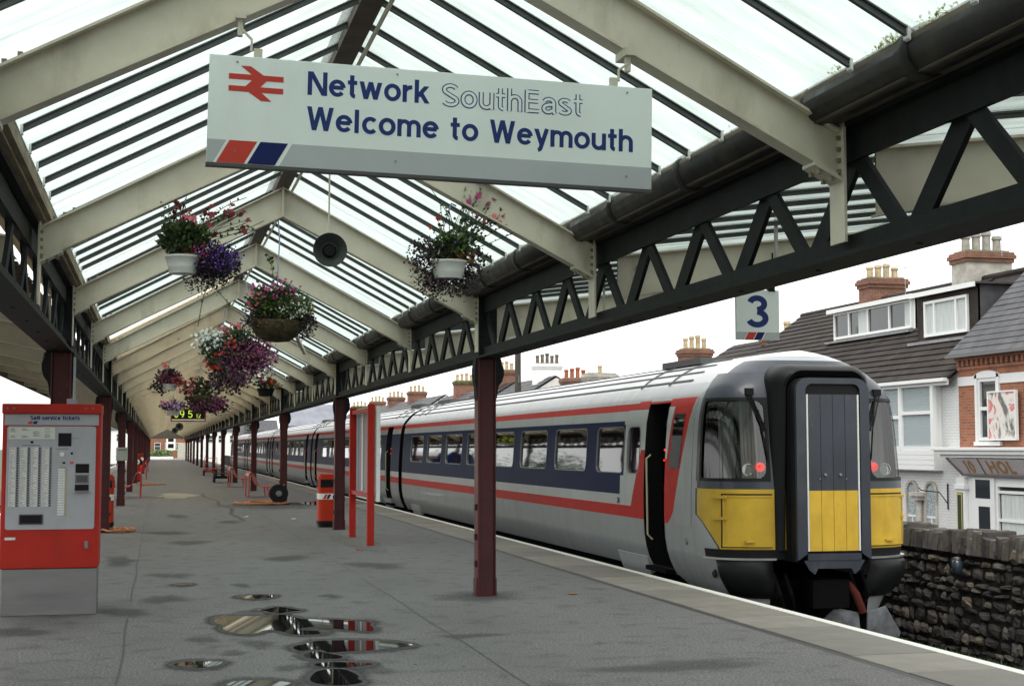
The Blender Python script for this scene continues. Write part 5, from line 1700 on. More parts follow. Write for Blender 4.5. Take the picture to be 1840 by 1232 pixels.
# ================================================================== HANGING BASKETS
def leaf(mb, p, d, s, r_, m):
    d = Vector(d).normalized()
    a = d.cross(Vector((r_.uniform(-1, 1), r_.uniform(-1, 1), r_.uniform(-1, 1))))
    if a.length < 1e-3: return
    a = a.normalized() * s * .45
    n = d.cross(a).normalized() * s * .15
    p = Vector(p)
    q = p + d * s
    mid = p + d * s * .5
    mb.add([p, mid + a + n, q, mid - a + n, mid], [(0, 1, 4), (1, 2, 4), (2, 3, 4), (3, 0, 4)], m)
def flower(mb, p, s, r_, m):
    nrm = Vector((r_.uniform(-.8, .8), -1 + r_.uniform(-.3, .6), r_.uniform(-.2, .8))).normalized()
    a = nrm.cross(Vector((0, 0, 1))).normalized()
    b = a.cross(nrm)
    p = Vector(p)
    vs_ = [p - nrm * -s * .12]
    for k in range(10):
        t = k / 10 * 6.283
        rr = s * (.46 if k % 2 == 0 else .30)
        vs_.append(p + (a * math.cos(t) + b * math.sin(t)) * rr + nrm * s * .12)
    mb.add(vs_, [(0, 1 + k, 1 + (k + 1) % 10) for k in range(10)], m)
LM = [LEAFG, LEAFY, LEAFD, LEAFB]
FK = ['crimson', 'pink', 'white', 'magenta', 'violet', 'purple', 'scarlet', 'lilac']
FM = [FLW[k] for k in FK]
def ell(r_, c, rad):
    while True:
        v = Vector((r_.uniform(-1, 1), r_.uniform(-1, 1), r_.uniform(-1, 1)))
        if v.length <= 1: break
    v = v * (.55 + .45 * r_.random())
    return Vector((c[0] + v.x * rad[0], c[1] + v.y * rad[1], c[2] + v.z * rad[2]))
def basket(loc, kind, rim, hgt, leaves, flowers, stems, top, label, seed, strings=True):
    r_ = random.Random(seed)
    r = empty('hanging_basket', loc, label, 'hanging basket', 'flower baskets hanging under the canopy')
    if kind == 'pot' or kind == 'black_pot':
        m = mat('white_pot', (.72, .72, .69), .45, var=.05) if kind == 'pot' else BLACK
        b = rim * .78
        MB().lathe([(b * .85, -hgt), (b, -hgt), (b + (rim - b) * .3, -hgt * .70), (b + (rim - b) * .3 + .004, -hgt * .64), (b + (rim - b) * .4, -hgt * .6), (rim, -.02), (rim + .006, -.015), (rim + .006, 0), (rim - .012, 0), (rim - .02, -.03), (0, -.03)], 26).build('pot', m, r, smooth=True)
    else:
        m = mat('moss_liner', (.055, .042, .018), .95, var=.6, scale=14, bump=1, bscale=22)
        MB().lathe([(.0, -hgt), (rim * .5, -hgt * .93), (rim * .82, -hgt * .65), (rim * .98, -hgt * .3), (rim, 0), (rim * .85, .02), (0, .0)], 24).build('moss_bowl', m, r, smooth=True)
    fo = MB()
    for (n, c, rad, mi, s) in leaves:
        for _ in range(n):
            p = ell(r_, c, rad)
            d = (p - Vector((c[0], c[1], c[2] - rad[2] * .6))) + Vector((r_.uniform(-.1, .1), r_.uniform(-.1, .1), r_.uniform(-.12, .08)))
            leaf(fo, p, d, s * r_.uniform(.6, 1.3), r_, mi)
    for (p0, p1, p2, n, s) in stems:                     # long wandering shoots
        p0, p1, p2 = Vector(p0), Vector(p1), Vector(p2)
        pts = [p0.lerp(p1, t).lerp(p1.lerp(p2, t), t) for t in (0, .2, .4, .6, .8, 1)]
        fo.tube(pts, .003, 4, 0)
        for k in range(n):
            t = r_.random()
            p = p0.lerp(p1, t).lerp(p1.lerp(p2, t), t)
            leaf(fo, p, (r_.uniform(-1, 1), r_.uniform(-1, 1), r_.uniform(-.4, 1)), s * r_.uniform(.6, 1.2), r_, r_.choice([0, 0, 1]))
    tag(fo.build('foliage', LM, r), kind='stuff')
    fl = MB()
    sm_ = MB()
    for (n, c, rad, mi, s) in flowers:
        for _ in range(n):
            q_ = ell(r_, c, rad)
            flower(fl, q_, s * r_.uniform(.7, 1.2), r_, mi)
            if s > .04:                                  # a curved stalk back into the basket
                b_ = Vector((r_.uniform(-.5, .5) * rim, r_.uniform(-.3, .3) * rim, .04))
                m_ = b_.lerp(q_, .55) + Vector((r_.uniform(-.03, .03), r_.uniform(-.03, .03), .03))
                sm_.tube([b_, m_, q_ + Vector((0, .01, 0))], .0025, 3, cap=False)
                for t_ in (.5, .75, .9):
                    leaf(sm_, m_.lerp(q_, t_), (r_.uniform(-1, 1), r_.uniform(-1, 1), r_.uniform(-.3, .8)), .03, r_, 0)
    tag(sm_.build('stalks', LEAFG, r), kind='stuff')
    tag(fl.build('flowers', FM, r), kind='stuff')
    ch = MB()
    for k in range(3):
        t = k * 2.094 + .4
        ch.tube([(rim * .95 * math.cos(t), rim * .95 * math.sin(t), 0), (0, 0, .42)], .004, 5)
    ch.build('chains', BLACK, r)
    MB().tube([(0, 0, .42), (.02, 0, (top - loc[2]) * .6 + .2), (-.06 if loc[0] < 1.2 else (.06 if loc[0] > 1.5 else 0), 0, top - loc[2])], .008, 6).build('cord', mat('blue_cord', (.38, .42, .62), .7), r)
    return r
C, Pk, Wh, Mg, Vi, Pu, Sc, Li = range(8)
basket((.17, 11.5, 3.14), 'pot', .135, .14,
       [(620, (.0, 0, .12), (.20, .17, .15), 0, .05), (170, (.05, 0, .16), (.2, .15, .14), 1, .045), (2600, (.24, .0, -.05), (.235, .19, .18), 2, .023), (420, (.19, .0, -.18), (.22, .12, .15), 2, .02), (60, (0, 0, .05), (.12, .1, .06), 3, .05)],
       [(9, (-.07, 0, .36), (.12, .1, .16), C, .06), (5, (.05, -.05, .30), (.12, .1, .08), Pk, .065), (17, (.38, 0, .30), (.30, .14, .17), C, .065), (9, (.2, 0, .36), (.22, .1, .08), C, .055), (420, (.26, -.06, -.02), (.22, .16, .17), Vi, .017), (120, (.12, -.06, .02), (.12, .12, .12), Mg, .017)],
       [((.1, 0, .1), (.3, 0, .25), (.56, 0, .22), 16, .035), ((.1, 0, .1), (.2, 0, .4), (.48, .0, .48), 14, .035), ((0, 0, .1), (-.1, 0, .3), (-.14, 0, .46), 10, .035), ((.1, 0, .1), (.35, 0, .15), (.62, 0, .30), 14, .035), ((.2, 0, -.2), (.15, 0, -.3), (.12, 0, -.55), 10, .02), ((.2, 0, -.2), (.35, 0, -.35), (.36, 0, -.38), 10, .02)],
       3.60, 'white pot basket with crimson petunias and trailing violet lobelia, left of the sign', 11)
basket((2.28, 11.5, 3.165), 'pot', .145, .145,
       [(260, (0, 0, .10), (.17, .15, .11), 0, .05), (130, (.02, 0, .12), (.18, .14, .12), 1, .045), (150, (.05, 0, .04), (.18, .12, .10), 3, .045), (900, (-.18, 0, .02), (.20, .14, .21), 2, .021), (1700, (.0, .06, -.16), (.32, .14, .18), 2, .021), (260, (.2, 0, -.02), (.14, .12, .18), 2, .028), (120, (.12, 0, .2), (.2, .1, .2), 0, .04)],
       [(11, (.24, 0, .50), (.17, .08, .15), Mg, .06), (8, (.38, 0, .36), (.18, .08, .08), Pk, .06), (3, (-.1, 0, .28), (.12, .08, .1), Sc, .05), (60, (-.1, 0, -.12), (.26, .14, .16), Pu, .018), (30, (0, -.05, .12), (.1, .1, .1), Vi, .018)],
       [((.05, 0, .05), (.12, 0, .35), (.16, 0, .74), 40, .035), ((.05, 0, .05), (.2, 0, .3), (.26, 0, .66), 40, .035), ((.05, 0, .05), (.3, 0, .3), (.42, 0, .45), 40, .035), ((.05, 0, .05), (.2, 0, .2), (.3, 0, .2), 40, .035), ((.05, 0, .05), (.15, 0, .3), (.2, 0, .62), 30, .03), ((.05, 0, .05), (.3, 0, .2), (.48, 0, .33), 24, .03), ((.05, 0, .05), (.35, 0, .15), (.60, 0, .28), 26, .028), ((0, 0, .05), (-.05, 0, .3), (-.08, 0, .50), 18, .03), ((.05, 0, .05), (.25, 0, .3), (.34, 0, .5), 24, .03), ((.02, 0, .3), (.0, 0, .4), (-.16, 0, .6), 8, .03), ((.1, 0, .1), (.3, 0, .1), (.36, 0, .02), 20, .026)],
       3.62, 'white pot basket with straggling pink petunias by the gutter on the right', 12)
basket((1.25, 16.0, 3.02), 'moss', .28, .22,
       [(1300, (0, 0, .17), (.40, .32, .24), 0, .045), (700, (.08, -.05, .15), (.38, .3, .17), 1, .04), (700, (.3, 0, -.02), (.15, .24, .18), 2, .028), (500, (-.22, -.05, .0), (.18, .26, .14), 2, .028), (200, (-.05, -.15, -.03), (.3, .15, .10), 3, .03)],
       [(60, (.0, -.08, .32), (.36, .22, .22), Mg, .055), (22, (-.25, -.05, .24), (.14, .15, .18), Pk, .05), (140, (.15, -.12, .14), (.32, .22, .13), Wh, .026), (6, (.36, 0, .16), (.05, .1, .08), Sc, .05)],
       [((0, 0, .1), (-.02, 0, .5), (-.1, 0, .75), 26, .06), ((0, 0, .1), (-.1, 0, .3), (-.25, 0, .5), 16, .05)],
       4.2, 'moss-lined basket with magenta flowers hanging from the roof ridge', 13)
basket((1.16, 20.5, 2.95), 'moss', .24, .2,
       [(900, (0, 0, -.05), (.45, .3, .34), 2, .05), (260, (-.1, 0, .18), (.3, .25, .2), 0, .06)],
       [(620, (.05, -.1, -.1), (.47, .3, .38), Pu, .035), (260, (.1, -.1, .02), (.44, .3, .32), Mg, .032), (26, (-.2, -.1, .05), (.25, .2, .2), Sc, .06)],
       [], 4.2, 'big drooping basket of dark purple and scarlet flowers under the ridge', 14)
basket((1.05, 25.0, 3.15), 'moss', .24, .2,
       [(500, (0, 0, .1), (.42, .3, .3), 0, .065), (500, (.1, 0, -.35), (.4, .3, .3), 2, .06)],
       [(190, (-.16, -.1, .32), (.42, .28, .28), Wh, .07), (45, (.12, -.1, .46), (.26, .22, .18), Pk, .075), (30, (-.15, -.1, -.1), (.25, .2, .15), Sc, .08), (220, (.1, -.1, -.35), (.4, .3, .28), Pu, .045)],
       [], 4.2, 'tall basket of white and scarlet flowers behind the purple one', 15)
basket((.92, 34.0, 2.82), 'moss', .26, .2,
       [(420, (0, 0, .15), (.45, .3, .3), 0, .08), (600, (.2, 0, -.22), (.55, .3, .26), 2, .07)],
       [(60, (-.2, -.1, .24), (.40, .22, .26), Pk, .08), (12, (-.15, -.1, .2), (.3, .2, .2), Wh, .09), (320, (.2, -.1, -.2), (.55, .3, .26), Pu, .06), (40, (.4, -.1, -.1), (.25, .2, .2), Mg, .06)],
       [], 4.2, 'basket of pale pink flowers above dark purple trailing ones, farther down', 16)
basket((.22, 34.0, 3.1), 'pot', .2, .14,
       [(420, (.0, 0, .1), (.36, .3, .26), 2, .07), (120, (-.22, 0, -.1), (.22, .2, .16), 2, .06)],
       [(220, (.0, -.1, .12), (.34, .25, .25), Pu, .05), (26, (.15, -.1, .1), (.2, .2, .16), Sc, .08), (8, (-.1, -.1, .4), (.1, .1, .08), Pk, .1)],
       [], 3.6, 'small dark red basket hanging at the left slope', 17)
basket((2.42, 34.0, 3.02), 'black_pot', .2, .18,
       [(160, (0, 0, .12), (.25, .2, .14), 0, .08), (60, (.1, 0, .1), (.25, .2, .14), 3, .08)],
       [(9, (-.1, -.1, .3), (.15, .1, .2), Wh, .11), (16, (.05, -.1, .14), (.22, .15, .1), Sc, .07)],
       [], 3.55, 'small black pot with white and red flowers at the right slope', 18)
basket((.42, 43.0, 2.72), 'pot', .2, .14,
       [(160, (0, 0, .1), (.4, .3, .2), 0, .09)], [(150, (0, -.1, .12), (.42, .3, .22), Li, .08), (14, (-.1, -.1, .2), (.3, .2, .15), Mg, .09)],
       [], 3.6, 'lilac-flowered basket beside the digital clock', 19)
# a single leaf blown onto the panes and small litter on the platform
for i, (x, y, m, t) in enumerate(((2.05, 35.2, WHITE, 'small white scrap of paper on the open platform'), (3.05, 33.9, WHITE, 'white paper scrap lying left of the red bin'), (2.0, 30.2, RED, 'tiny red petal on the asphalt'), (3.15, 23.4, FLW['scarlet'], 'red petal on the asphalt left of the notice board'), (4.55, 15.8, LEAFB, 'pale dry leaf right of the near column'))):
    tag(MB().add([(x, y, .008), (x + .09, y + .02, .014), (x + .08, y + .16, .02), (x - .02, y + .12, .009)], [(0, 1, 2, 3)]).build('litter_scrap', m), t, 'litter')
# ================================================================== STONE WALL BY THE TRACK
STM = [mat('wall_stone_%d' % i, c, .9, var=.35, scale=7, bump=.6, bscale=18) for i, c in enumerate(((.078, .069, .057), (.040, .036, .033), (.13, .108, .082), (.022, .021, .020), (.095, .088, .079)))]
MORTAR = mat('dark_wall_core', (.018, .017, .0155), .95, spec=.1, var=.4, scale=6, bump=.6)
WX = 10.55
wroot = empty('stone_wall', (WX + .25, 18, -1.3), 'dark rubble stone wall with upright coping stones beside the track', 'stone wall')
wo = tuple(wroot.location)
def wtop(y): return .50 + .012 * (y - 16)
MB().add([(WX + .06, -20, -1.4), (WX + .5, -20, -1.4), (WX + .5, 250, -1.4), (WX + .06, 250, -1.4), (WX + .06, -20, .22), (WX + .5, -20, .22), (WX + .5, 16, .22), (WX + .06, 16, .22), (WX + .5, 250, .4), (WX + .06, 250, .4)],
         [(0, 4, 7, 9, 3), (1, 2, 8, 6, 5), (4, 5, 6, 7), (7, 6, 8, 9), (0, 1, 5, 4)]).build('wall_core', MORTAR, wroot, off=wo)
rw = random.Random(21)
def stone_geo(dy, dz, dx, r_):
    """rough block: jittered 3x3 front on a box back"""
    mb = MB()
    g = []
    for j in range(4):
        for i in range(4):
            ed = (i in (0, 3)) or (j in (0, 3))
            y = -dy / 2 + dy * i / 3 + r_.uniform(-.1, .1) * dy * (0.5 if ed else 1)
            z = -dz / 2 + dz * j / 3 + r_.uniform(-.1, .1) * dz * (0.5 if ed else 1)
            if i in (0, 3) and j in (0, 3): y *= .84; z *= .84
            g.append((-(dx * (.25 if ed else 1)) + r_.uniform(-.012, .012), y, z))
    back = [(.12, p[1], p[2]) for p in (g[0], g[3], g[15], g[12])]
    mb.add(g, [(j * 4 + i, (j + 1) * 4 + i, (j + 1) * 4 + i + 1, j * 4 + i + 1) for j in range(3) for i in range(3)])
    o = 0
    mb.add(g + back, [(0, 1, 2, 3, 17, 16), (3, 7, 11, 15, 18, 17), (15, 14, 13, 12, 19, 18), (12, 8, 4, 0, 16, 19)])
    return mb
NST = 0
far = MB()
for sec in range(2):
    y_a, y_b = (12.6, 22.6) if sec == 0 else (22.6, 60)
    z = -1.22
    while z < .20:
        h = rw.uniform(.09, .24)
        y = y_a + rw.uniform(-.2, 0)
        while y < y_b:
            w = rw.choice((rw.uniform(.08, .16), rw.uniform(.14, .26), rw.uniform(.22, .40)))
            hh = h * rw.uniform(.5, 1.15)
            zj = rw.uniform(-.5, .5) * max(0, h - hh) + rw.uniform(-.02, .02)
            dx = rw.uniform(.015, .07)
            m = rw.choice((0, 0, 1, 1, 1, 2, 3, 3, 3, 4))
            st = stone_geo(w * rw.uniform(.72, .96), min(hh, h) * .92, dx, rw)
            if sec == 0 and 15.2 < y < 22.0 and NST < 250:
                NST += 1
                st.v = [(a, b, c) for a, b, c in st.v]
                o = st.build('stone', STM[m], wroot)
                o.location = (WX + .06 - wo[0], y + w / 2 - wo[1], z + h / 2 + zj - wo[2])
                o.rotation_euler = (rw.uniform(-.14, .14), rw.uniform(-.06, .06), rw.uniform(-.06, .06))
            else:
                far.add([(a + WX + .06 - wo[0], b + y + w / 2 - wo[1], c + z + h / 2 - wo[2]) for a, b, c in st.v], st.f, m)
            y += w
        z += h
# upright coping stones
y = 12.5
while y < 60:
    w = rw.uniform(.055, .15)
    h = rw.uniform(.24, .35)
    z0 = wtop(y) - .30
    t = MB()
    a = rw.uniform(-.02, .02)
    x0, x1 = WX - .02 + rw.uniform(-.02, .03), WX + .5
    v = [(x0, y, z0), (x1, y, z0), (x1, y + w - .012, z0), (x0, y + w - .012, z0), (x0 + .02, y + a, z0 + h), (x1 - .02, y + a, z0 + h), (x1 - .02, y + w - .015 + a, z0 + h * rw.uniform(.9, 1)), (x0 + .02, y + w - .015 + a, z0 + h * rw.uniform(.9, 1))]
    f = [(3, 2, 1, 0), (4, 5, 6, 7), (0, 1, 5, 4), (1, 2, 6, 5), (2, 3, 7, 6), (3, 0, 4, 7)]
    v = [(p[0] + rw.uniform(-.018, .018), p[1] + rw.uniform(-.012, .012), p[2] + (rw.uniform(-.03, .03) if i_ > 3 else 0)) for i_, p in enumerate(v)]
    m = rw.choice((0, 0, 4, 4, 1))
    if 15.2 < y < 22:
        t.add(v, f); t.build('coping_stone', STM[m], wroot, off=wo, bevel=.012)
    else:
        far.add([(p[0] - wo[0], p[1] - wo[1], p[2] - wo[2]) for p in v], f, m)
    y += w
tag(far.build('stones', STM, wroot), kind='stuff')
# grass at the foot of the wall
gm = MB()
for _ in range(2600):
    x, y = rw.uniform(9.6, WX + .05), rw.uniform(11, 21)
    h = rw.uniform(.03, .12); a = rw.uniform(0, 6.28)
    dx, dy = .008 * math.cos(a), .008 * math.sin(a)
    gm.add([(x - dx, y - dy, -1.13), (x + dx, y + dy, -1.13), (x + rw.uniform(-.08, .08), y + rw.uniform(-.08, .08), -1.13 + h)], [(0, 1, 2)])
tag(gm.build('grass', LEAFG), 'short dark green grass at the foot of the stone wall', 'grass', kind='stuff')
lp = empty('wall_lantern', (10.42, 17.55, .10), 'small blue-grey glass lantern fixed on the stone wall', 'lantern')
MB().lathe([(0, -.12), (.05, -.12), (.07, -.09), (.075, .0), (.055, .05), (.04, .06)], 16).build('glass_jar', mat('lantern_glass', (.03, .042, .055), .15, spec=.5), lp, smooth=True)
MB().lathe([(.042, .06), (.05, .065), (.045, .09), (.0, .10)], 14).build('cap', STEEL, lp, smooth=True)
MB().box(.0, .16, -.02, .02, -.02, .02).build('bracket', BLACK, lp)

# ================================================================== HOUSES
def brickmat(name, c1, c2, mortar, sc=1.0, rot=True):
    m = bpy.data.materials.new(name); m.use_nodes = True
    nt = m.node_tree; p = nt.nodes['Principled BSDF']; p.inputs['Roughness'].default_value = .85
    tc = nt.nodes.new('ShaderNodeTexCoord')
    sp = nt.nodes.new('ShaderNodeSeparateXYZ'); cb = nt.nodes.new('ShaderNodeCombineXYZ'); ad = nt.nodes.new('ShaderNodeMath'); ad.operation = 'ADD'
    nt.links.new(tc.outputs['Object'], sp.inputs[0])
    nt.links.new(sp.outputs[0], ad.inputs[0]); nt.links.new(sp.outputs[1], ad.inputs[1])
    nt.links.new(ad.outputs[0], cb.inputs[0]); nt.links.new(sp.outputs[2], cb.inputs[1])
    b = nt.nodes.new('ShaderNodeTexBrick')
    b.inputs['Scale'].default_value = 1
    b.inputs['Brick Width'].default_value = .225 * sc; b.inputs['Row Height'].default_value = .075 * sc
    b.inputs['Mortar Size'].default_value = .009; b.inputs['Bias'].default_value = -.2
    b.inputs['Color1'].default_value = (*c1, 1); b.inputs['Color2'].default_value = (*c2, 1); b.inputs['Mortar'].default_value = (*mortar, 1)
    nt.links.new(cb.outputs[0], b.inputs['Vector'])
    nt.links.new(b.outputs['Color'], p.inputs['Base Color'])
    bp = nt.nodes.new('ShaderNodeBump'); bp.inputs['Strength'].default_value = .5; bp.inputs['Distance'].default_value = .01; bp.invert = True
    nt.links.new(b.outputs['Fac'], bp.inputs['Height']); nt.links.new(bp.outputs[0], p.inputs['Normal'])
    MATS[name] = m
    return m
BRICK = brickmat('orange_red_brick', (.33, .105, .045), (.20, .055, .03), (.22, .18, .13))
BRICKD = brickmat('chimney_brick', (.24, .075, .04), (.12, .05, .035), (.2, .17, .13))
WBRICK = brickmat('whitewashed_brick', (.58, .59, .58), (.55, .56, .56), (.46, .47, .47))
RENDER = mat('pale_render', (.6, .59, .55), .85, var=.12, scale=1.2, bump=.1)
RENDG = mat('grey_render', (.36, .34, .30), .9, var=.25, scale=2.5, bump=.4, bscale=12)
TILEM = mat('brown_pantile', (.029, .0235, .0215), .8, spec=.2, var=.3, scale=1.6, bump=.2, bscale=8)
SLATE = mat('grey_slate', (.062, .062, .068), .6, spec=.25, var=.28, scale=2.2, bump=.15)
UPVC = mat('white_window_frame', (.66, .67, .66), .4)
LEADM = mat('lead_grey', (.2, .2, .21), .6, var=.2)
POTM = mat('buff_chimney_pot', (.42, .33, .20), .85, var=.2, scale=6)
POTD = mat('sooty_chimney_pot', (.12, .10, .085), .85, var=.3, scale=6)
POTG = mat('grey_chimney_pot', (.27, .255, .22), .85, var=.2, scale=6)

def chimney(parent, o, x, y, z0, z1, wx, wy, pots, bm, capm, potm=None, ph=.42, poty=True):
    mb = MB()
    mb.box(x - wx / 2, x + wx / 2, y - wy / 2, y + wy / 2, z0, z1 - .32)
    for i, (g, za, zc) in enumerate(((.05, -.32, -.2), (.10, -.2, -.08), (.06, -.08, 0))):
        mb.box(x - wx / 2 - g, x + wx / 2 + g, y - wy / 2 - g, y + wy / 2 + g, z1 + za, z1 + zc, 1)
    mb.box(x - wx / 2 + .05, x + wx / 2 - .05, y - wy / 2 + .05, y + wy / 2 - .05, z1, z1 + .06, 2)
    c = mb.build('chimney', [bm, capm, mat('flaunching', (.2, .2, .12), .9, var=.3)], parent, off=o)
    for i in range(pots):
        t = (i + .5) / pots - .5
        px, py = (x + t * (wx - .1), y) if poty else (x, y + t * (wy - .1))
        r_ = min(.13, (wx - .12) / pots * .38)
        h = ph * (1 if pots < 3 else (1 + .12 * ((i * 7) % 3 - 1)))
        MB().lathe([(r_, z1 + .03), (r_ * .92, z1 + h * .75), (r_ * 1.15, z1 + h * .80), (r_ * 1.15, z1 + h * .9), (r_ * .95, z1 + h), (r_ * .7, z1 + h), (r_ * .7, z1 + h * .6), (0, z1 + h * .6)], 12, c=(px, py, 0)).build('chimney_pot', potm or POTM, c, smooth=True, off=o)
    return c
def aerial(parent, o, x, y, z0, z1, dy=.5):
    mb = MB().tube([(x, y, z0), (x, y, z1)], .012, 5).tube([(x - .1, y - dy, z1 - .05), (x + .1, y + dy, z1 - .05)], .008, 4)
    for i in range(5):
        yy = y - dy + 2 * dy * i / 5
        mb.tube([(x - .15, yy, z1 - .05), (x + .15, yy + .0, z1 - .05)], .005, 4)
    mb.build('aerial', mat('aerial_metal', (.3, .3, .32), .5), parent, off=o)

def courses(parent, o, x0, z0, x1, z1, ya, yb, n, m, thick=.03, name='tile_course', holes=(), rough=0.004):
    """roof slope facing -X in n overlapping courses, each its own piece"""
    r_ = random.Random(int(ya * 10) + n)
    for i in range(n):
        t0, t1 = i / n, (i + 1) / n + .25 / n
        xa, za = x0 + (x1 - x0) * t0, z0 + (z1 - z0) * t0
        xb, zc = x0 + (x1 - x0) * min(1, t1), z0 + (z1 - z0) * min(1, t1)
        sx, sz = -(z1 - z0), (x1 - x0)
        l = math.hypot(sx, sz); nx, nz = sx / l, sz / l
        segs = [(ya, yb)]
        for (hx, a, b) in holes:
            if xa > hx - .02:
                ns = []
                for p, q in segs:
                    if b <= p or a >= q: ns.append((p, q)); continue
                    if a > p: ns.append((p, a))
                    if b < q: ns.append((b, q))
                segs = ns
        for p, q in segs:
            mb = MB()
            L = max(1, int((q - p) / .9))
            for k in range(L):
                a, b = p + (q - p) * k / L, p + (q - p) * (k + 1) / L
                e = r_.uniform(-rough, rough)
                w = thick + e
                mb.add([(xa + nx * w, a, za + nz * w), (xa + nx * w, b, za + nz * w), (xb + nx * .004, b, zc + nz * .004), (xb + nx * .004, a, zc + nz * .004), (xa - nx * .01, a, za - nz * .01), (xa - nx * .01, b, za - nz * .01)],
                       [(0, 3, 2, 1), (4, 0, 1, 5), (0, 4, 3), (1, 2, 5)])
            mb.build(name, m, parent, off=o)
def win(parent, o, x, ya, yb, za, zc, cols=(), rows=(), fw=.06, glass=None, curtain=None, name='window', dep=.06):
    """window in a wall facing -X; frame proud, pane recessed"""
    fr = MB()
    fr.box(x - dep, x + .02, ya, yb, za, za + fw).box(x - dep, x + .02, ya, yb, zc - fw, zc)
    fr.box(x - dep + .002, x + .02, ya, ya + fw, za + fw, zc - fw).box(x - dep + .002, x + .02, yb - fw, yb, za + fw, zc - fw)
    for c in cols: fr.box(x - dep + .004, x + .02, c - fw / 2, c + fw / 2, za + fw, zc - fw)
    for c in rows: fr.box(x - dep + .007, x + .02, ya + fw, yb - fw, c - fw / 2, c + fw / 2)
    f_ = fr.build(name, UPVC, parent, off=o)
    MB().box(x + .0, x + .012, ya + .01, yb - .01, za + .01, zc - .01).build('pane', glass or HOUSEGLASS, f_, off=o)
    if curtain:
        for a, b in curtain:
            mb = MB(); n = 14; vs_ = []
            for i in range(n + 1):
                yy = a + (b - a) * i / n
                vs_ += [(x - .004 + .003 * math.sin(i * 1.9), yy, za + fw), (x - .004 + .003 * math.sin(i * 1.9), yy, zc - fw)]
            mb.add(vs_, [(2 * i, 2 * i + 1, 2 * i + 3, 2 * i + 2) for i in range(n)])
            mb.build('net_curtain', NETP, f_, off=o)
    return f_
NETP = mat('pale_net_curtain', (.45, .48, .47), .85, var=.12, scale=5, stretch=(1, 6, .3))
GZ = -1.2
grime(WBRICK, (.42, .41, .37), 1.1, .5, .8, (1, 1, .25), .6)
grime(RENDER, (.3, .29, .25), 1.1, .5, .8, (1, 1, .25), .6)
grime(TILEM, (.085, .075, .035), 1.4, .55, .75, (1, 1, 1), .6)
grime(SLATE, (.10, .095, .05), 1.8, .58, .75, (1, 1, 1), .5)
grime(BRICK, (.07, .04, .03), 1.0, .5, .8, (1, 1, .4), .55)
grime(BRICKD, (.05, .04, .03), 1.6, .45, .75, (1, 1, .5), .7)
grime(UPVC, (.50, .49, .45), 2, .55, .85, (1, 1, .3), .4)

# ---- white house with two dormers
wh = empty('white_house', (20, 42, GZ), 'white-painted house with brown tiled roof, two dormers and a bay window', 'house')
o = tuple(wh.location)
HX = 20.0
wall = MB().box(HX, HX + .3, 33.42, 51, GZ, 3.60).box(HX + .3, 27.6, 50.7, 51, GZ, 3.60)
wall.add([(HX, 51.001, 3.6), (28, 51.001, 3.6), (24, 51.001, 6.55), (HX, 50.75, 3.6), (28, 50.75, 3.6), (24, 50.75, 6.55)], [(0, 1, 2), (5, 4, 3), (0, 2, 5, 3)])
wall.build('wall', WBRICK, wh, off=o)
D1, D2 = (39.1, 44.5), (34.7, 37.9)
rf = MB().add([(HX - .25, 33.42, 3.42), (HX - .25, 51.2, 3.42), (24, 51.2, 6.66), (24, 33.42, 6.66)], [(0, 3, 2, 1)]).add([(28.2, 33.42, 3.42), (28.2, 51.2, 3.42), (24, 51.2, 6.66), (24, 33.42, 6.66)], [(0, 1, 2, 3)]).build('roof', TILEM, wh, off=o)
courses(rf, o, HX - .28, 3.45, 24, 6.70, 33.42, 51.2, 18, TILEM, thick=.05, holes=((22.0, D1[0], D1[1]), (21.4, D2[0], D2[1])))
MB().tube([(24, 33.4, 6.70), (24, 51.2, 6.70)], .10, 8).build('ridge_tiles', TILEM, rf, off=o)
gt = MB().box(HX - .40, HX - .28, 33.5, 51.2, 3.36, 3.45).box(HX - .27, HX - .24, 33.5, 51.2, 3.27, 3.42)
gt.build('gutter', UPVC, wh, off=o)
def dormer(x, a, b, z0, z1, face, cols, rows, trim, curtain, back):
    mb = MB()
    mb.box(x, x + .06, a, b, z0, z1)
    for yy in (a, b):
        s = .03 if yy == a else -.03
        mb.add([(x, yy, z0), (x, yy, z1), (back, yy, z1)], [(0, 1, 2)], 1)
        mb.add([(x, yy + s, z0), (back, yy + s, z1), (x, yy + s, z1)], [(0, 1, 2)], 1)
    d = mb.build('dormer', [face, SLATE], wh, off=o)
    rm = MB().box(x - .16, back + .2, a - .12, b + .12, z1, z1 + .05, 0).box(x - .2, x - .161, a - .14, b + .14, z1 - .09, z1 + .045, 1)
    rm.build('dormer_roof', [mat('felt_roof', (.045, .045, .05), .8), trim], d, off=o)
    return d
dm = dormer(22.0, D1[0], D1[1], 5.16, 6.20, UPVC, 0, 0, UPVC, None, 23.5)
f = win(dm, o, 21.99, D1[0] + .12, D1[1] - .12, 5.24, 6.12, cols=(40.6, 42.0, 43.3), rows=(), fw=.08)
for a, b in ((39.25, 39.7), (42.1, 42.7)):
    MB().box(21.982, 21.988, a, b, 5.3, 6.05).build('curtain', NETP, f, off=o)
MB().box(21.70, 22.0, D1[0] - .1, D1[1] + .1, 5.10, 5.16).build('lead_flashing', LEADM, dm, off=o)
dm = dormer(21.4, D2[0], D2[1], 4.66, 6.06, TILEM, 0, 0, UPVC, None, 23.2)
f = win(dm, o, 21.39, D2[0] + .45, D2[1] - .45, 4.80, 5.82, cols=(35.75, 36.9), rows=(), fw=.08, glass=NETP)
MB().box(21.1, 21.4, D2[0] - .1, D2[1] + .1, 4.58, 4.66).build('lead_flashing', LEADM, dm, off=o)
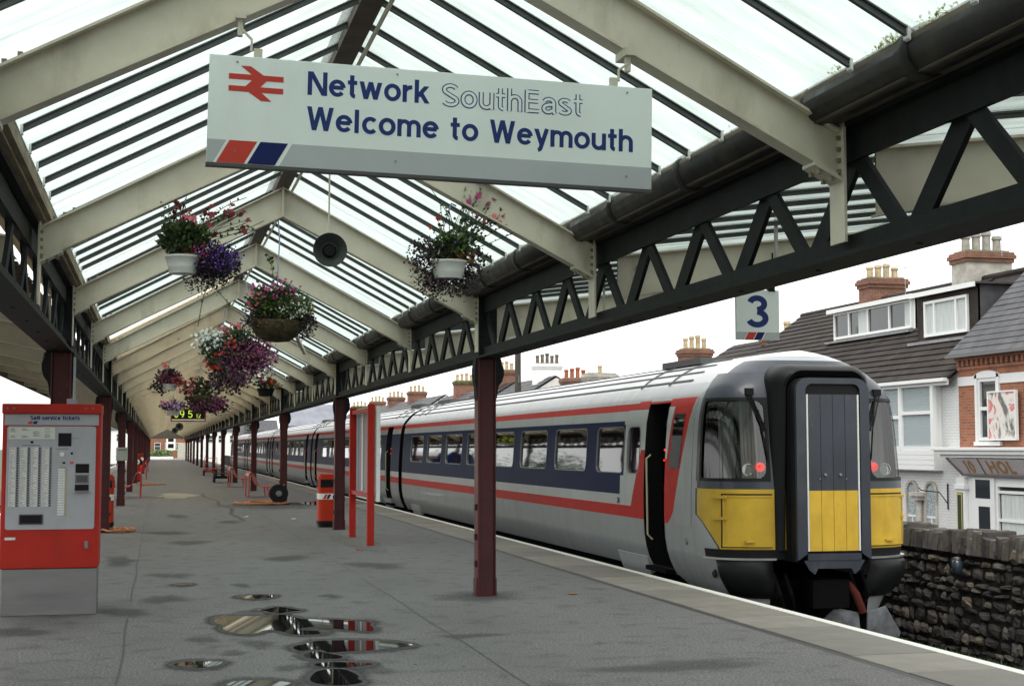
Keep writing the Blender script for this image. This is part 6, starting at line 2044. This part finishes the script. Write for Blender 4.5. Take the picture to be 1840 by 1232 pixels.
# bay window
bay = MB().box(HX - .26, HX, 34.25, 37.7, 1.05, 1.60)
bay.box(HX - .24, HX, 34.3, 37.65, 3.42, 3.52)
bay.box(HX - .22, HX - .001, 34.3, 34.34, 1.6, 3.42).box(HX - .22, HX - .001, 37.6, 37.64, 1.6, 3.42)
bo = bay.build('bay_window', UPVC, wh, off=o)
for i in range(4):
    MB().box(HX - .272, HX - .2605, 34.26, 37.69, 1.07 + i * .132, 1.19 + i * .132).build('cladding_board', UPVC, bo, off=o)
win(bo, o, HX - .20, 34.34, 36.02, 1.60, 3.44, rows=(2.58,), fw=.09, glass=NET)
win(bo, o, HX - .20, 36.03, 37.6, 1.60, 3.44, rows=(2.48,), fw=.09, glass=NET)
MB().box(HX - .28, HX - .16, 34.25, 34.34, 1.6, 3.5).box(HX - .28, HX - .16, 35.98, 36.08, 1.6, 3.45).build('mullion', UPVC, bo, off=o)
# arched ground-floor windows with stone column
for a, b in ((34.62, 35.10), (35.62, 36.1), (37.0, 37.5)):
    arch = [(a, -.9), (b, -.9), (b, .45)] + [((a + b) / 2 + (b - a) / 2 * math.cos(R(t)), .45 + (b - a) / 2 * 1.0 * math.sin(R(t))) for t in range(15, 180, 15)] + [(a, .45)]
    ao = MB().prism(arch, lambda p, q, d: (d, p, q), HX - .012, HX + .02).build('arched_window', NET, wh, off=o)
    sur = MB()
    for t in range(0, 181, 15):
        cy, cz = (a + b) / 2 + ((b - a) / 2 + .05) * math.cos(R(t)), .45 + ((b - a) / 2 + .05) * math.sin(R(t))
        sur.bar((HX - .06, cy, cz), (HX + .0, cy, cz), .09, .06)
    sur.box(HX - .05, HX, a - .07, a - .001, -.9, .45).box(HX - .05, HX, b + .001, b + .07, -.9, .45)
    sur.build('stone_surround', RENDG, ao, off=o)
    MB().box(HX - .03, HX - .0125, a, b, -.22, -.16).box(HX - .03, HX - .0125, (a + b) / 2 - .02, (a + b) / 2 + .02, -.9, -.22).build('glazing_bar', UPVC, ao, off=o)
MB().tube([(HX - .1, 35.36, -.95), (HX - .1, 35.36, .25)], .085, 10).box(HX - .24, HX, 35.2, 35.52, .25, .36).box(HX - .28, HX, 35.14, 35.58, .36, .46).build('stone_column', RENDG, wh, off=o)
br = MB().tube([(HX - .03, 34.02, .05), (HX - .03, 34.02, .72)], .018, 6).tube([(HX - .03, 34.02, .2), (HX - .25, 34.05, .5), (HX - .75, 34.1, .55), (HX - .8, 34.1, .62)], .014, 5)
br.build('iron_bracket', BLACK, wh, off=o)
chimney(wh, o, 24.2, 45.2, 6.1, 7.42, 1.35, .85, 4, BRICKD, BRICKD, POTM, .5)
chimney(wh, o, 24.2, 39.0, 5.9, 7.52, 1.5, .9, 4, RENDG, BRICKD, POTG, .62)
aerial(wh, o, 24.2, 37.9, 7.3, 9.0)
aerial(wh, o, 24.0, 44.6, 7.4, 8.45, .4)
aerial(wh, o, 23.8, 42.9, 6.6, 7.6, .6)

# ---- brick shop house
bh = empty('brick_shop', (20, 30, GZ), 'orange brick house with slate roof and white shopfront at the right edge', 'house')
o = tuple(bh.location)
YB0, YB1 = 24.0, 33.40
wm = MB().box(HX - .02, HX + .3, 32.48, YB1, 1.62, 3.98).box(HX - .02, HX + .3, 31.6, 32.48, 3.38, 3.98).box(HX - .02, HX + .3, YB0, 31.6, 1.62, 3.98).box(HX - .02, HX + .3, 31.6, 32.48, 1.62, 1.82)
wm.build('wall', BRICK, bh, off=o)
de = MB()
yy = YB0
while yy < YB1:
    de.box(HX - .10, HX - .02, yy, yy + .11, 3.72, 3.86)
    yy += .22
de.box(HX - .13, HX - .02, YB0, YB1, 3.861, 3.97).box(HX - .06, HX - .021, YB0, YB1, 3.62, 3.70)
de.build('dentil_cornice', BRICK, bh, off=o)
MB().box(HX - .045, HX - .0205, 32.55, YB1, 3.22, 3.45).box(HX - .045, HX - .0205, YB0, 31.5, 3.22, 3.45).build('white_band', UPVC, bh, off=o)
f = win(bh, o, HX + .02, 31.6, 32.48, 1.82, 3.38, rows=(2.62,), fw=.09)
MB().box(HX - .07, HX - .021, 31.5, 31.6, 1.72, 3.48).box(HX - .07, HX - .021, 32.48, 32.58, 1.72, 3.48).box(HX - .1, HX + .02, 31.45, 32.62, 1.70, 1.80).build('window_surround', UPVC, f, off=o)
MB().prism([(31.5, 3.38)] + [(32.04 + .56 * math.cos(R(t)), 3.40 + .16 * math.sin(R(t))) for t in range(180, -1, -20)][::1] + [(32.58, 3.38)], lambda p, q, d: (d, p, q), HX - .07, HX - .021).build('window_head', UPVC, f, off=o)
rf = MB().add([(HX - .2, YB0, 3.98), (HX - .2, YB1 + .15, 3.98), (23.5, YB1 + .15, 7.55), (23.5, YB0, 7.55)], [(0, 3, 2, 1)]).add([(27, YB0, 3.98), (27, YB1 + .15, 3.98), (23.5, YB1 + .15, 7.55), (23.5, YB0, 7.55)], [(0, 1, 2, 3)]).build('roof', SLATE, bh, off=o)
courses(rf, o, HX - .22, 4.0, 23.5, 7.6, YB0, YB1 + .2, 22, SLATE, thick=.022, name='slate_course', rough=.004)
gb = MB().add([(HX, YB1 - .001, 3.9), (27, YB1 - .001, 3.9), (23.5, YB1 - .001, 7.4), (HX, YB1 - .2, 3.9), (27, YB1 - .2, 3.9), (23.5, YB1 - .2, 7.4)], [(0, 2, 1), (3, 4, 5), (0, 3, 5, 2)])
gb.build('gable', BRICK, bh, off=o)
MB().box(HX - .34, HX - .22, YB0, YB1 + .1, 3.93, 4.0).build('gutter', mat('dark_gutter', (.12, .12, .12), .6), bh, off=o)
# shopfront
sf = empty('shopfront', (0, 0, 0)); sf.parent = bh
def sfp(mb, n, m, **k): return mb.build(n, m, sf, off=o, **k)
sfp(MB().box(HX - .05, HX + .2, YB0, 34.0 - .6, GZ, 1.6), 'shop_wall', UPVC)
sfp(MB().box(HX - .55, HX - .02, YB0, 33.95, 1.58, 1.66).box(HX - .50, HX - .051, YB0, 33.85, 1.48, 1.579).box(HX - .42, HX - .051, YB0, 33.7, 1.40, 1.479), 'cornice', UPVC, bevel=.012)
fas = MB().add([(HX - .38, YB0, 1.38), (HX - .38, 33.4, 1.38), (HX - .14, 33.05, .98), (HX - .14, YB0, .98)], [(0, 1, 2, 3)])
fo_ = sfp(fas, 'fascia_board', mat('fascia_greypink', (.40, .37, .38), .5, var=.06))
MB().bar((HX - .39, 33.43, 1.40), (HX - .15, 33.06, .97), .05, .06).bar((HX - .392, 32.02, 1.385), (HX - .152, 32.0, .98), .02, .025).bar((HX - .15, 33.05, .965), (HX - .15, YB0, .965), .05, .05).build('fascia_moulding', mat('dark_moulding', (.09, .08, .08), .5), sf, off=o)
GOLD = mat('gold_lettering', (.28, .15, .05), .5)
def ffn(y0):
    return lambda a, b, d: (HX - .14 - .24 * (b / .4) - .008 - d, y0 - a, .98 + b)
for t_, y_, hh in (('10', 32.78, .30), ('HOL', 31.72, .30)):
    for wd, dd, mm in ((.20, .001, GOLD),):
        g_, _ = text_mesh(t_, hh, wd, lambda a, b, d: ffn(y_)(a * (1.5 if t_ == 'HOL' else 1.15), b + .05, d + dd), track=.10)
        g_.build('shop_lettering', mm, sf, off=o)
sfp(MB().box(HX - .16, HX - .05, 33.0, 33.4, GZ, .90).box(HX - .20, HX - .05, 32.95, 33.42, .60, .72), 'pilaster', UPVC, bevel=.008)
sfp(MB().box(HX - .18, HX - .161, 33.08, 33.34, GZ, .52), 'green_panel', mat('dark_green_panel', (.012, .035, .022), .4))
sfp(MB().box(HX - .185, HX - .1805, 33.30, 33.33, GZ, .5).box(HX - .185, HX - .1805, 33.09, 33.12, GZ, .5).box(HX - .185, HX - .1805, 33.12, 33.3, .46, .5), 'gold_lining', mat('gold_line', (.45, .36, .08), .5))
dr = MB().box(HX - .10, HX - .051, 31.75, 32.72, GZ, .93)
do_ = sfp(dr, 'shop_door', UPVC)
MB().box(HX - .108, HX - .101, 31.93, 32.58, .40, .86).box(HX - .108, HX - .101, 31.95, 32.45, -.95, .20).build('door_glass', HOUSEGLASS, do_, off=o)
f = win(sf, o, HX - .08, 28.6, 31.6, -.75, .78, cols=(30.0,), rows=(.58, -.10), fw=.07, glass=HOUSEGLASS)
for a, b in ((30.1, 31.45), (28.7, 29.9)):
    mb_ = MB(); n_ = 26; vs_ = []
    for i in range(n_ + 1):
        yy = a + (b - a) * i / n_
        vs_ += [(HX - .095 + .006 * math.sin(i * 1.7), yy, -.65), (HX - .095 + .006 * math.sin(i * 1.7), yy, .52)]
    mb_.add(vs_, [(2 * i, 2 * i + 1, 2 * i + 3, 2 * i + 2) for i in range(n_)])
    mb_.build('net_curtain', NETP, f, off=o)
chimney(bh, o, 23.5, 25, 7.2, 8.6, 1.2, .8, 4, BRICKD, BRICKD)
# painted hanging board on the brick front
ps = empty('painted_board', (19.9, 31.2, 1.85), 'pale painted board with red swirls fixed across the brick house window', 'sign board')
PB = bpy.data.materials.new('faded_painted_swirl'); PB.use_nodes = True
nt = PB.node_tree; p = nt.nodes['Principled BSDF']; p.inputs['Roughness'].default_value = .6
tc = nt.nodes.new('ShaderNodeTexCoord'); nz = nt.nodes.new('ShaderNodeTexNoise'); nz.inputs['Scale'].default_value = 1.7; nz.inputs['Distortion'].default_value = 1.2; nz.inputs['Detail'].default_value = 3
rp_ = nt.nodes.new('ShaderNodeValToRGB'); rp_.color_ramp.interpolation = 'LINEAR'
els = rp_.color_ramp.elements
els[0].position = .36; els[0].color = (.12, .11, .10, 1); els[1].position = .44; els[1].color = (.55, .54, .50, 1)
for pos, c in ((.52, (.62, .58, .55, 1)), (.56, (.5, .10, .09, 1)), (.66, (.55, .30, .28, 1))):
    e = els.new(pos); e.color = c
nt.links.new(tc.outputs['Object'], nz.inputs['Vector']); nt.links.new(nz.outputs[0], rp_.inputs[0]); nt.links.new(rp_.outputs[0], p.inputs['Base Color'])
MB().box(-.06, -.02, -.52, .62, .02, 1.14).build('board', PB, ps)
MB().box(-.075, -.0, -.56, -.521, -.02, 1.18).box(-.075, -.0, .621, .66, -.02, 1.18).box(-.075, 0, -.52, .62, -.02, .019).box(-.075, 0, -.52, .62, 1.141, 1.18).build('board_frame', UPVC, ps)

# ---- the terrace running on behind the train
rh = random.Random(31)
terr = [  # y0, y1, ridge z, roof mat, wall mat, chimney (y, top z, wx, pots, kind), label
    (51.3, 58.0, 6.0, TILEM, BRICK, (53.2, 6.05, 1.2, 2, 'b'), 'brown-roofed terrace house just beyond the white house'),
    (58.1, 68.5, 5.2, SLATE, RENDER, (62.7, 6.15, 1.3, 4, 'b'), 'low slate-roofed house with brick chimney above the train cab roof'),
    (68.6, 79.0, 5.4, SLATE, RENDER, (77.5, 5.75, 1.7, 1, 'g'), 'slate-roofed house with one squat pot, above the train roof'),
    (79.1, 86.5, 5.2, TILEM, BRICK, (82.5, 5.72, 1.5, 4, 'r'), 'red-chimneyed house left of the squat pot'),
    (86.6, 97.0, 6.1, SLATE, RENDER, (88.8, 6.95, 1.7, 5, 'w'), 'house with big white chimney and black pots'),
    (97.1, 106.0, 6.2, TILEM, BRICK, (100.5, 7.15, 1.5, 4, 'b'), 'house with red tiles beside the near column'),
    (106.1, 122.0, 6.0, SLATE, RENDER, (114.5, 7.0, 1.6, 4, 'm'), 'pale house with mossy brick chimney left of the near column'),
    (122.1, 141.0, 6.2, SLATE, WHITE, (136.5, 6.95, 1.7, 4, 'b'), 'white-walled house with brick chimney right of the notice board'),
    (141.1, 156.0, 6.2, SLATE, RENDER, (149.0, 6.85, 1.7, 4, 'b'), 'grey-roofed house, chimney just right of the notice board posts'),
    (156.1, 168.0, 6.2, SLATE, BRICK, (162.0, 6.8, 1.7, 4, 'b'), 'terrace house with chimney over the notice board'),
    (168.1, 186.0, 6.0, SLATE, RENDER, (177.0, 6.7, 1.9, 4, 'm'), 'farthest terrace house showing between column and notice board')]
for (a, b, rz_, rm, wm_, (cy, ct, cw, pots, kd), lab) in terr:
    h = empty('terrace_house', (20, (a + b) / 2, GZ), lab, 'house', 'terrace houses behind the train')
    o = tuple(h.location)
    ez = rz_ - 2.6
    MB().box(HX, 28, a, b, GZ, ez).add([(HX, a, ez), (28, a, ez), (24, a, rz_ - .1), (HX, b, ez), (28, b, ez), (24, b, rz_ - .1)], [(0, 1, 2), (5, 4, 3)]).build('wall', wm_, h, off=o)
    r2 = MB().add([(HX - .2, a, ez), (HX - .2, b, ez), (24, b, rz_), (24, a, rz_), (28.2, a, ez), (28.2, b, ez)], [(0, 3, 2, 1), (3, 4, 5, 2)]).build('roof', rm, h, off=o)
    courses(r2, o, HX - .2, ez + .02, 24, rz_ + .03, a, b, 12, rm, thick=.04, name='tile_course')
    bm, cm, pm = {'b': (BRICKD, BRICKD, POTM), 'm': (BRICKD, mat('mossy_cap', (.10, .095, .035), .95, var=.4, scale=4), POTM), 'g': (RENDG, RENDG, POTM), 'r': (BRICKD, BRICKD, mat('red_chimney_pot', (.30, .09, .04), .85, var=.2)),
                  'w': (WHITE, WHITE, POTD)}[kd]
    chimney(h, o, 24.0, cy, rz_ - .8, ct, cw, 1.0, pots, bm, cm, pm, .62 if pots > 1 else .5)
    n = int((b - a) / 3)
    for i in range(n):
        yy = a + (b - a) * (i + .5) / n
        win(h, o, HX - .01, yy - .55, yy + .55, ez - 1.7, ez - .3, rows=(ez - 1.0,), fw=.08)
# pole and roadwork triangle seen over the train roof
po = empty('telegraph_pole', (14.3, 57.5, -1.3), 'dark wooden pole rising behind the train roof', 'pole')
MB().tube([(0, 0, 0), (0, 0, 8.2)], [.15, .12], 10).build('shaft', mat('dark_pole_wood', (.045, .038, .03), .85, var=.3), po, smooth=True)
MB().box(-.14, .14, -.16, -.13, 4.2, 4.45).box(-.02, .02, -.17, -.13, 5.6, 5.9).build('plate', STEEL, po)
tri = empty('road_sign', (14.2, 69.5, -1.3), 'red-bordered triangular road sign behind the train roof', 'road sign')
MB().tube([(0, 0, 0), (0, 0, 5.0)], .04, 8).build('post', STEEL, tri)
MB().prism([(-.35, 4.75), (.35, 4.75), (0, 5.4)], lambda a, b, d: (a, d, b), -.07, -.045).build('red_border', SIGNR, tri)
MB().prism([(-.20, 4.84), (.20, 4.84), (0, 5.20)], lambda a, b, d: (a, d, b), -.075, -.0705).build('white_face', SIGNW, tri)
# distant buildings past the end of the train
def block(x0, x1, y0, y1, z1, rz_, wm_, rm, lab, nwin=4):
    h = empty('distant_building', ((x0 + x1) / 2, y0, -1.3), lab, 'building', 'buildings beyond the platform end')
    o = tuple(h.location)
    MB().box(x0, x1, y0, y1, -1.3, z1).add([(x0, y0, z1), (x0, y1, z1), (x0, (y0 + y1) / 2, rz_), (x1, y0, z1), (x1, y1, z1), (x1, (y0 + y1) / 2, rz_)], [(0, 2, 1), (3, 4, 5)]).build('wall', wm_, h, off=o)
    MB().add([(x0 - .2, y0 - .2, z1), (x1 + .2, y0 - .2, z1), (x1 + .2, (y0 + y1) / 2, rz_ + .05), (x0 - .2, (y0 + y1) / 2, rz_ + .05), (x0 - .2, y1 + .2, z1), (x1 + .2, y1 + .2, z1)], [(0, 1, 2, 3), (3, 2, 5, 4)]).build('roof', rm, h, off=o)
    for i in range(nwin):
        for zz in ((z1 - 2.0,) if z1 < 6 else (z1 - 2.0, z1 - 4.8)):
            xx = x0 + (x1 - x0) * (i + .5) / nwin
            w_ = MB().box(xx - .6, xx + .6, y0 - .06, y0 + .02, zz, zz + 1.4).build('window', UPVC, h, off=o)
            MB().box(xx - .5, xx + .5, y0 - .07, y0 - .061, zz + .1, zz + .66).box(xx - .5, xx + .5, y0 - .07, y0 - .061, zz + .74, zz + 1.3).build('pane', HOUSEGLASS, w_, off=o)
SLATEL = mat('pale_blue_slate', (.17, .18, .21), .6, var=.15, scale=.6)
block(22, 31.5, 255, 270, 5.0, 9.4, RENDER, SLATEL, 'large pale building with broad slate roof beyond the train', 4)
block(13, 20, 250, 262, 3.6, 6.4, WHITE, SLATE, 'white building with slate roof at the far end of the train', 4)
block(6, 18, 262, 274, 4.5, 7.5, WHITE, SLATE, 'low white building beyond the platform columns', 6)
block(-3, 9, 285, 300, 6.0, 9.0, BRICK, SLATE, 'red brick building closing the view at the platform end', 6)
block(-14, -3.5, 270, 280, 4.8, 7.0, WHITE, SLATE, 'pale building with white posts left of the platform end', 5)
ho = MB().box(3.1, 5.6, 236.2, 236.5, -1.3, 2.4)
tag(ho.build('hoarding', mat('beige_hoarding', (.42, .42, .34), .8, var=.1), bevel=.02), 'plain beige hoarding at the right of the platform end', 'hoarding')
fb = empty('flower_bed', (1.0, 212, 0), 'white-edged flower bed at the far end of the platform', 'flower bed')
MB().box(-2.6, 1.2, 0, 9, 0, .35).build('white_kerb', WHITE, fb, bevel=.03)
mb = MB()
for _ in range(900):
    leaf(mb, (rh.uniform(-2.4, 1.0), rh.uniform(.3, 8.6), rh.uniform(.35, 1.1)), (rh.uniform(-1, 1), rh.uniform(-1, 1), 1), .35, rh, 0 if rh.random() < .6 else 1)
tag(mb.build('plants', LM, fb), kind='stuff')
nsg = empty('notice_sign', (1.9, 214, 0), 'tall white sign with dark openings at the platform end', 'sign')
MB().box(-.7, .6, -.05, .05, 1.3, 3.5).build('panel', WHITE, nsg); MB().box(-.45, .35, -.06, -.051, 2.5, 3.2).box(-.45, .35, -.06, -.051, 1.6, 2.2).build('dark_marks', BLACK, nsg)
MB().tube([(0, 0, 0), (0, 0, 1.3)], .05, 6).build('post', STEEL, nsg)

# ================================================================== LEFT SIDE: PARKED TRAIN AND TREES
lt = empty('train_coach', (-6.2, 96, -.95), 'navy and white coach standing at the left-hand platform', 'train coach')
o = tuple(lt.location)
bnd = [(-.42, .65, 0), (.65, .815, 2), (.815, .97, 1), (.97, 2.04, 3), (2.04, 2.185, 1), (2.185, 2.29, 2), (2.29, 2.5, 0), (2.5, 2.9, 4)]
mb = MB()
for z0, z1, m in bnd:
    zs = zsteps(z0, z1)
    for s in (1, -1):
        vs_ = []
        for z in zs: vs_ += [(-6.2 + s * W(z), 96, z), (-6.2 + s * W(z), 119.5, z)]
        mb.add(vs_, [(2 * i, 2 * i + 1, 2 * i + 3, 2 * i + 2) for i in range(len(zs) - 1)], m)
for yy in (96, 119.5):
    mb.add([(-6.2 - w, yy, z) for z, w in PROF] + [(-6.2 + w, yy, z) for z, w in reversed(PROF[:-1])], [tuple(range(2 * len(PROF) - 1))], 3)
mb.build('body', SKIN, lt, off=o, smooth=True)
for i in range(8):
    MB().box(-4.86, -4.83, 98 + i * 2.6, 100 + i * 2.6, 1.25, 1.98).build('window', TRAINGLASS, lt, off=o)
MB().box(-7.1, -5.3, 96.5, 119, -.9, -.43).build('underframe', DARK, lt, off=o)

BARK = mat('tree_bark', (.06, .045, .032), .9, var=.3, bump=.4)
def tree(x, y, h, seed, label, rad):
    r_ = random.Random(seed)
    t = empty('broadleaf_tree', (x, y, -1.4), label, 'tree', 'trees beyond the left-hand track')
    tr = MB().tube([(0, 0, 0), (.1, .05, h * .3), (.05, .1, h * .55)], [.22, .16, .08], 8)
    for k in range(5):
        a = k * 1.26 + r_.random()
        tr.tube([(.08, .05, h * .3), (math.cos(a) * rad * .4, math.sin(a) * rad * .4, h * .55), (math.cos(a) * rad * .65, math.sin(a) * rad * .65, h * .75)], [.09, .06, .02], 6)
    tr.build('trunk', BARK, t, smooth=True)
    cr = MB()
    cl = [(Vector((r_.uniform(-.7, .7) * rad, r_.uniform(-.7, .7) * rad, h * r_.uniform(.38, .92))), rad * r_.uniform(.25, .5)) for _ in range(16)]
    for c, q in cl:
        for _ in range(130):
            v = Vector((r_.gauss(0, 1), r_.gauss(0, 1), r_.gauss(0, 1))).normalized() * q * r_.uniform(.6, 1.05)
            leaf(cr, c + v, v + Vector((0, 0, .2)), .42 * r_.uniform(.7, 1.2), r_, 0 if r_.random() < .75 else 1)
    tag(cr.build('crown', LM, t), kind='stuff')
spots = [(-44, 30, 4.8, 'nearest tree beyond the left-hand track'), (-48, 46, 5.2, 'second tree beyond the left-hand track'), (-45, 62, 4.6, 'third tree beyond the left-hand track'), (-50, 80, 5.3, 'fourth tree beyond the left-hand track'), (-46, 98, 4.9, 'fifth tree beyond the left-hand track'), (-52, 118, 5.2, 'sixth tree beyond the left-hand track'), (-48, 140, 5.2, 'seventh tree beyond the left-hand track'), (-50, 165, 5.6, 'eighth tree beyond the left-hand track'), (-40, 195, 6.0, 'ninth tree beyond the left-hand track'), (-34, 225, 6.4, 'last tree beyond the left-hand track')]
for i, (x, y, h, l) in enumerate(spots): tree(x, y, h, 50 + i, l, h * 1.1)
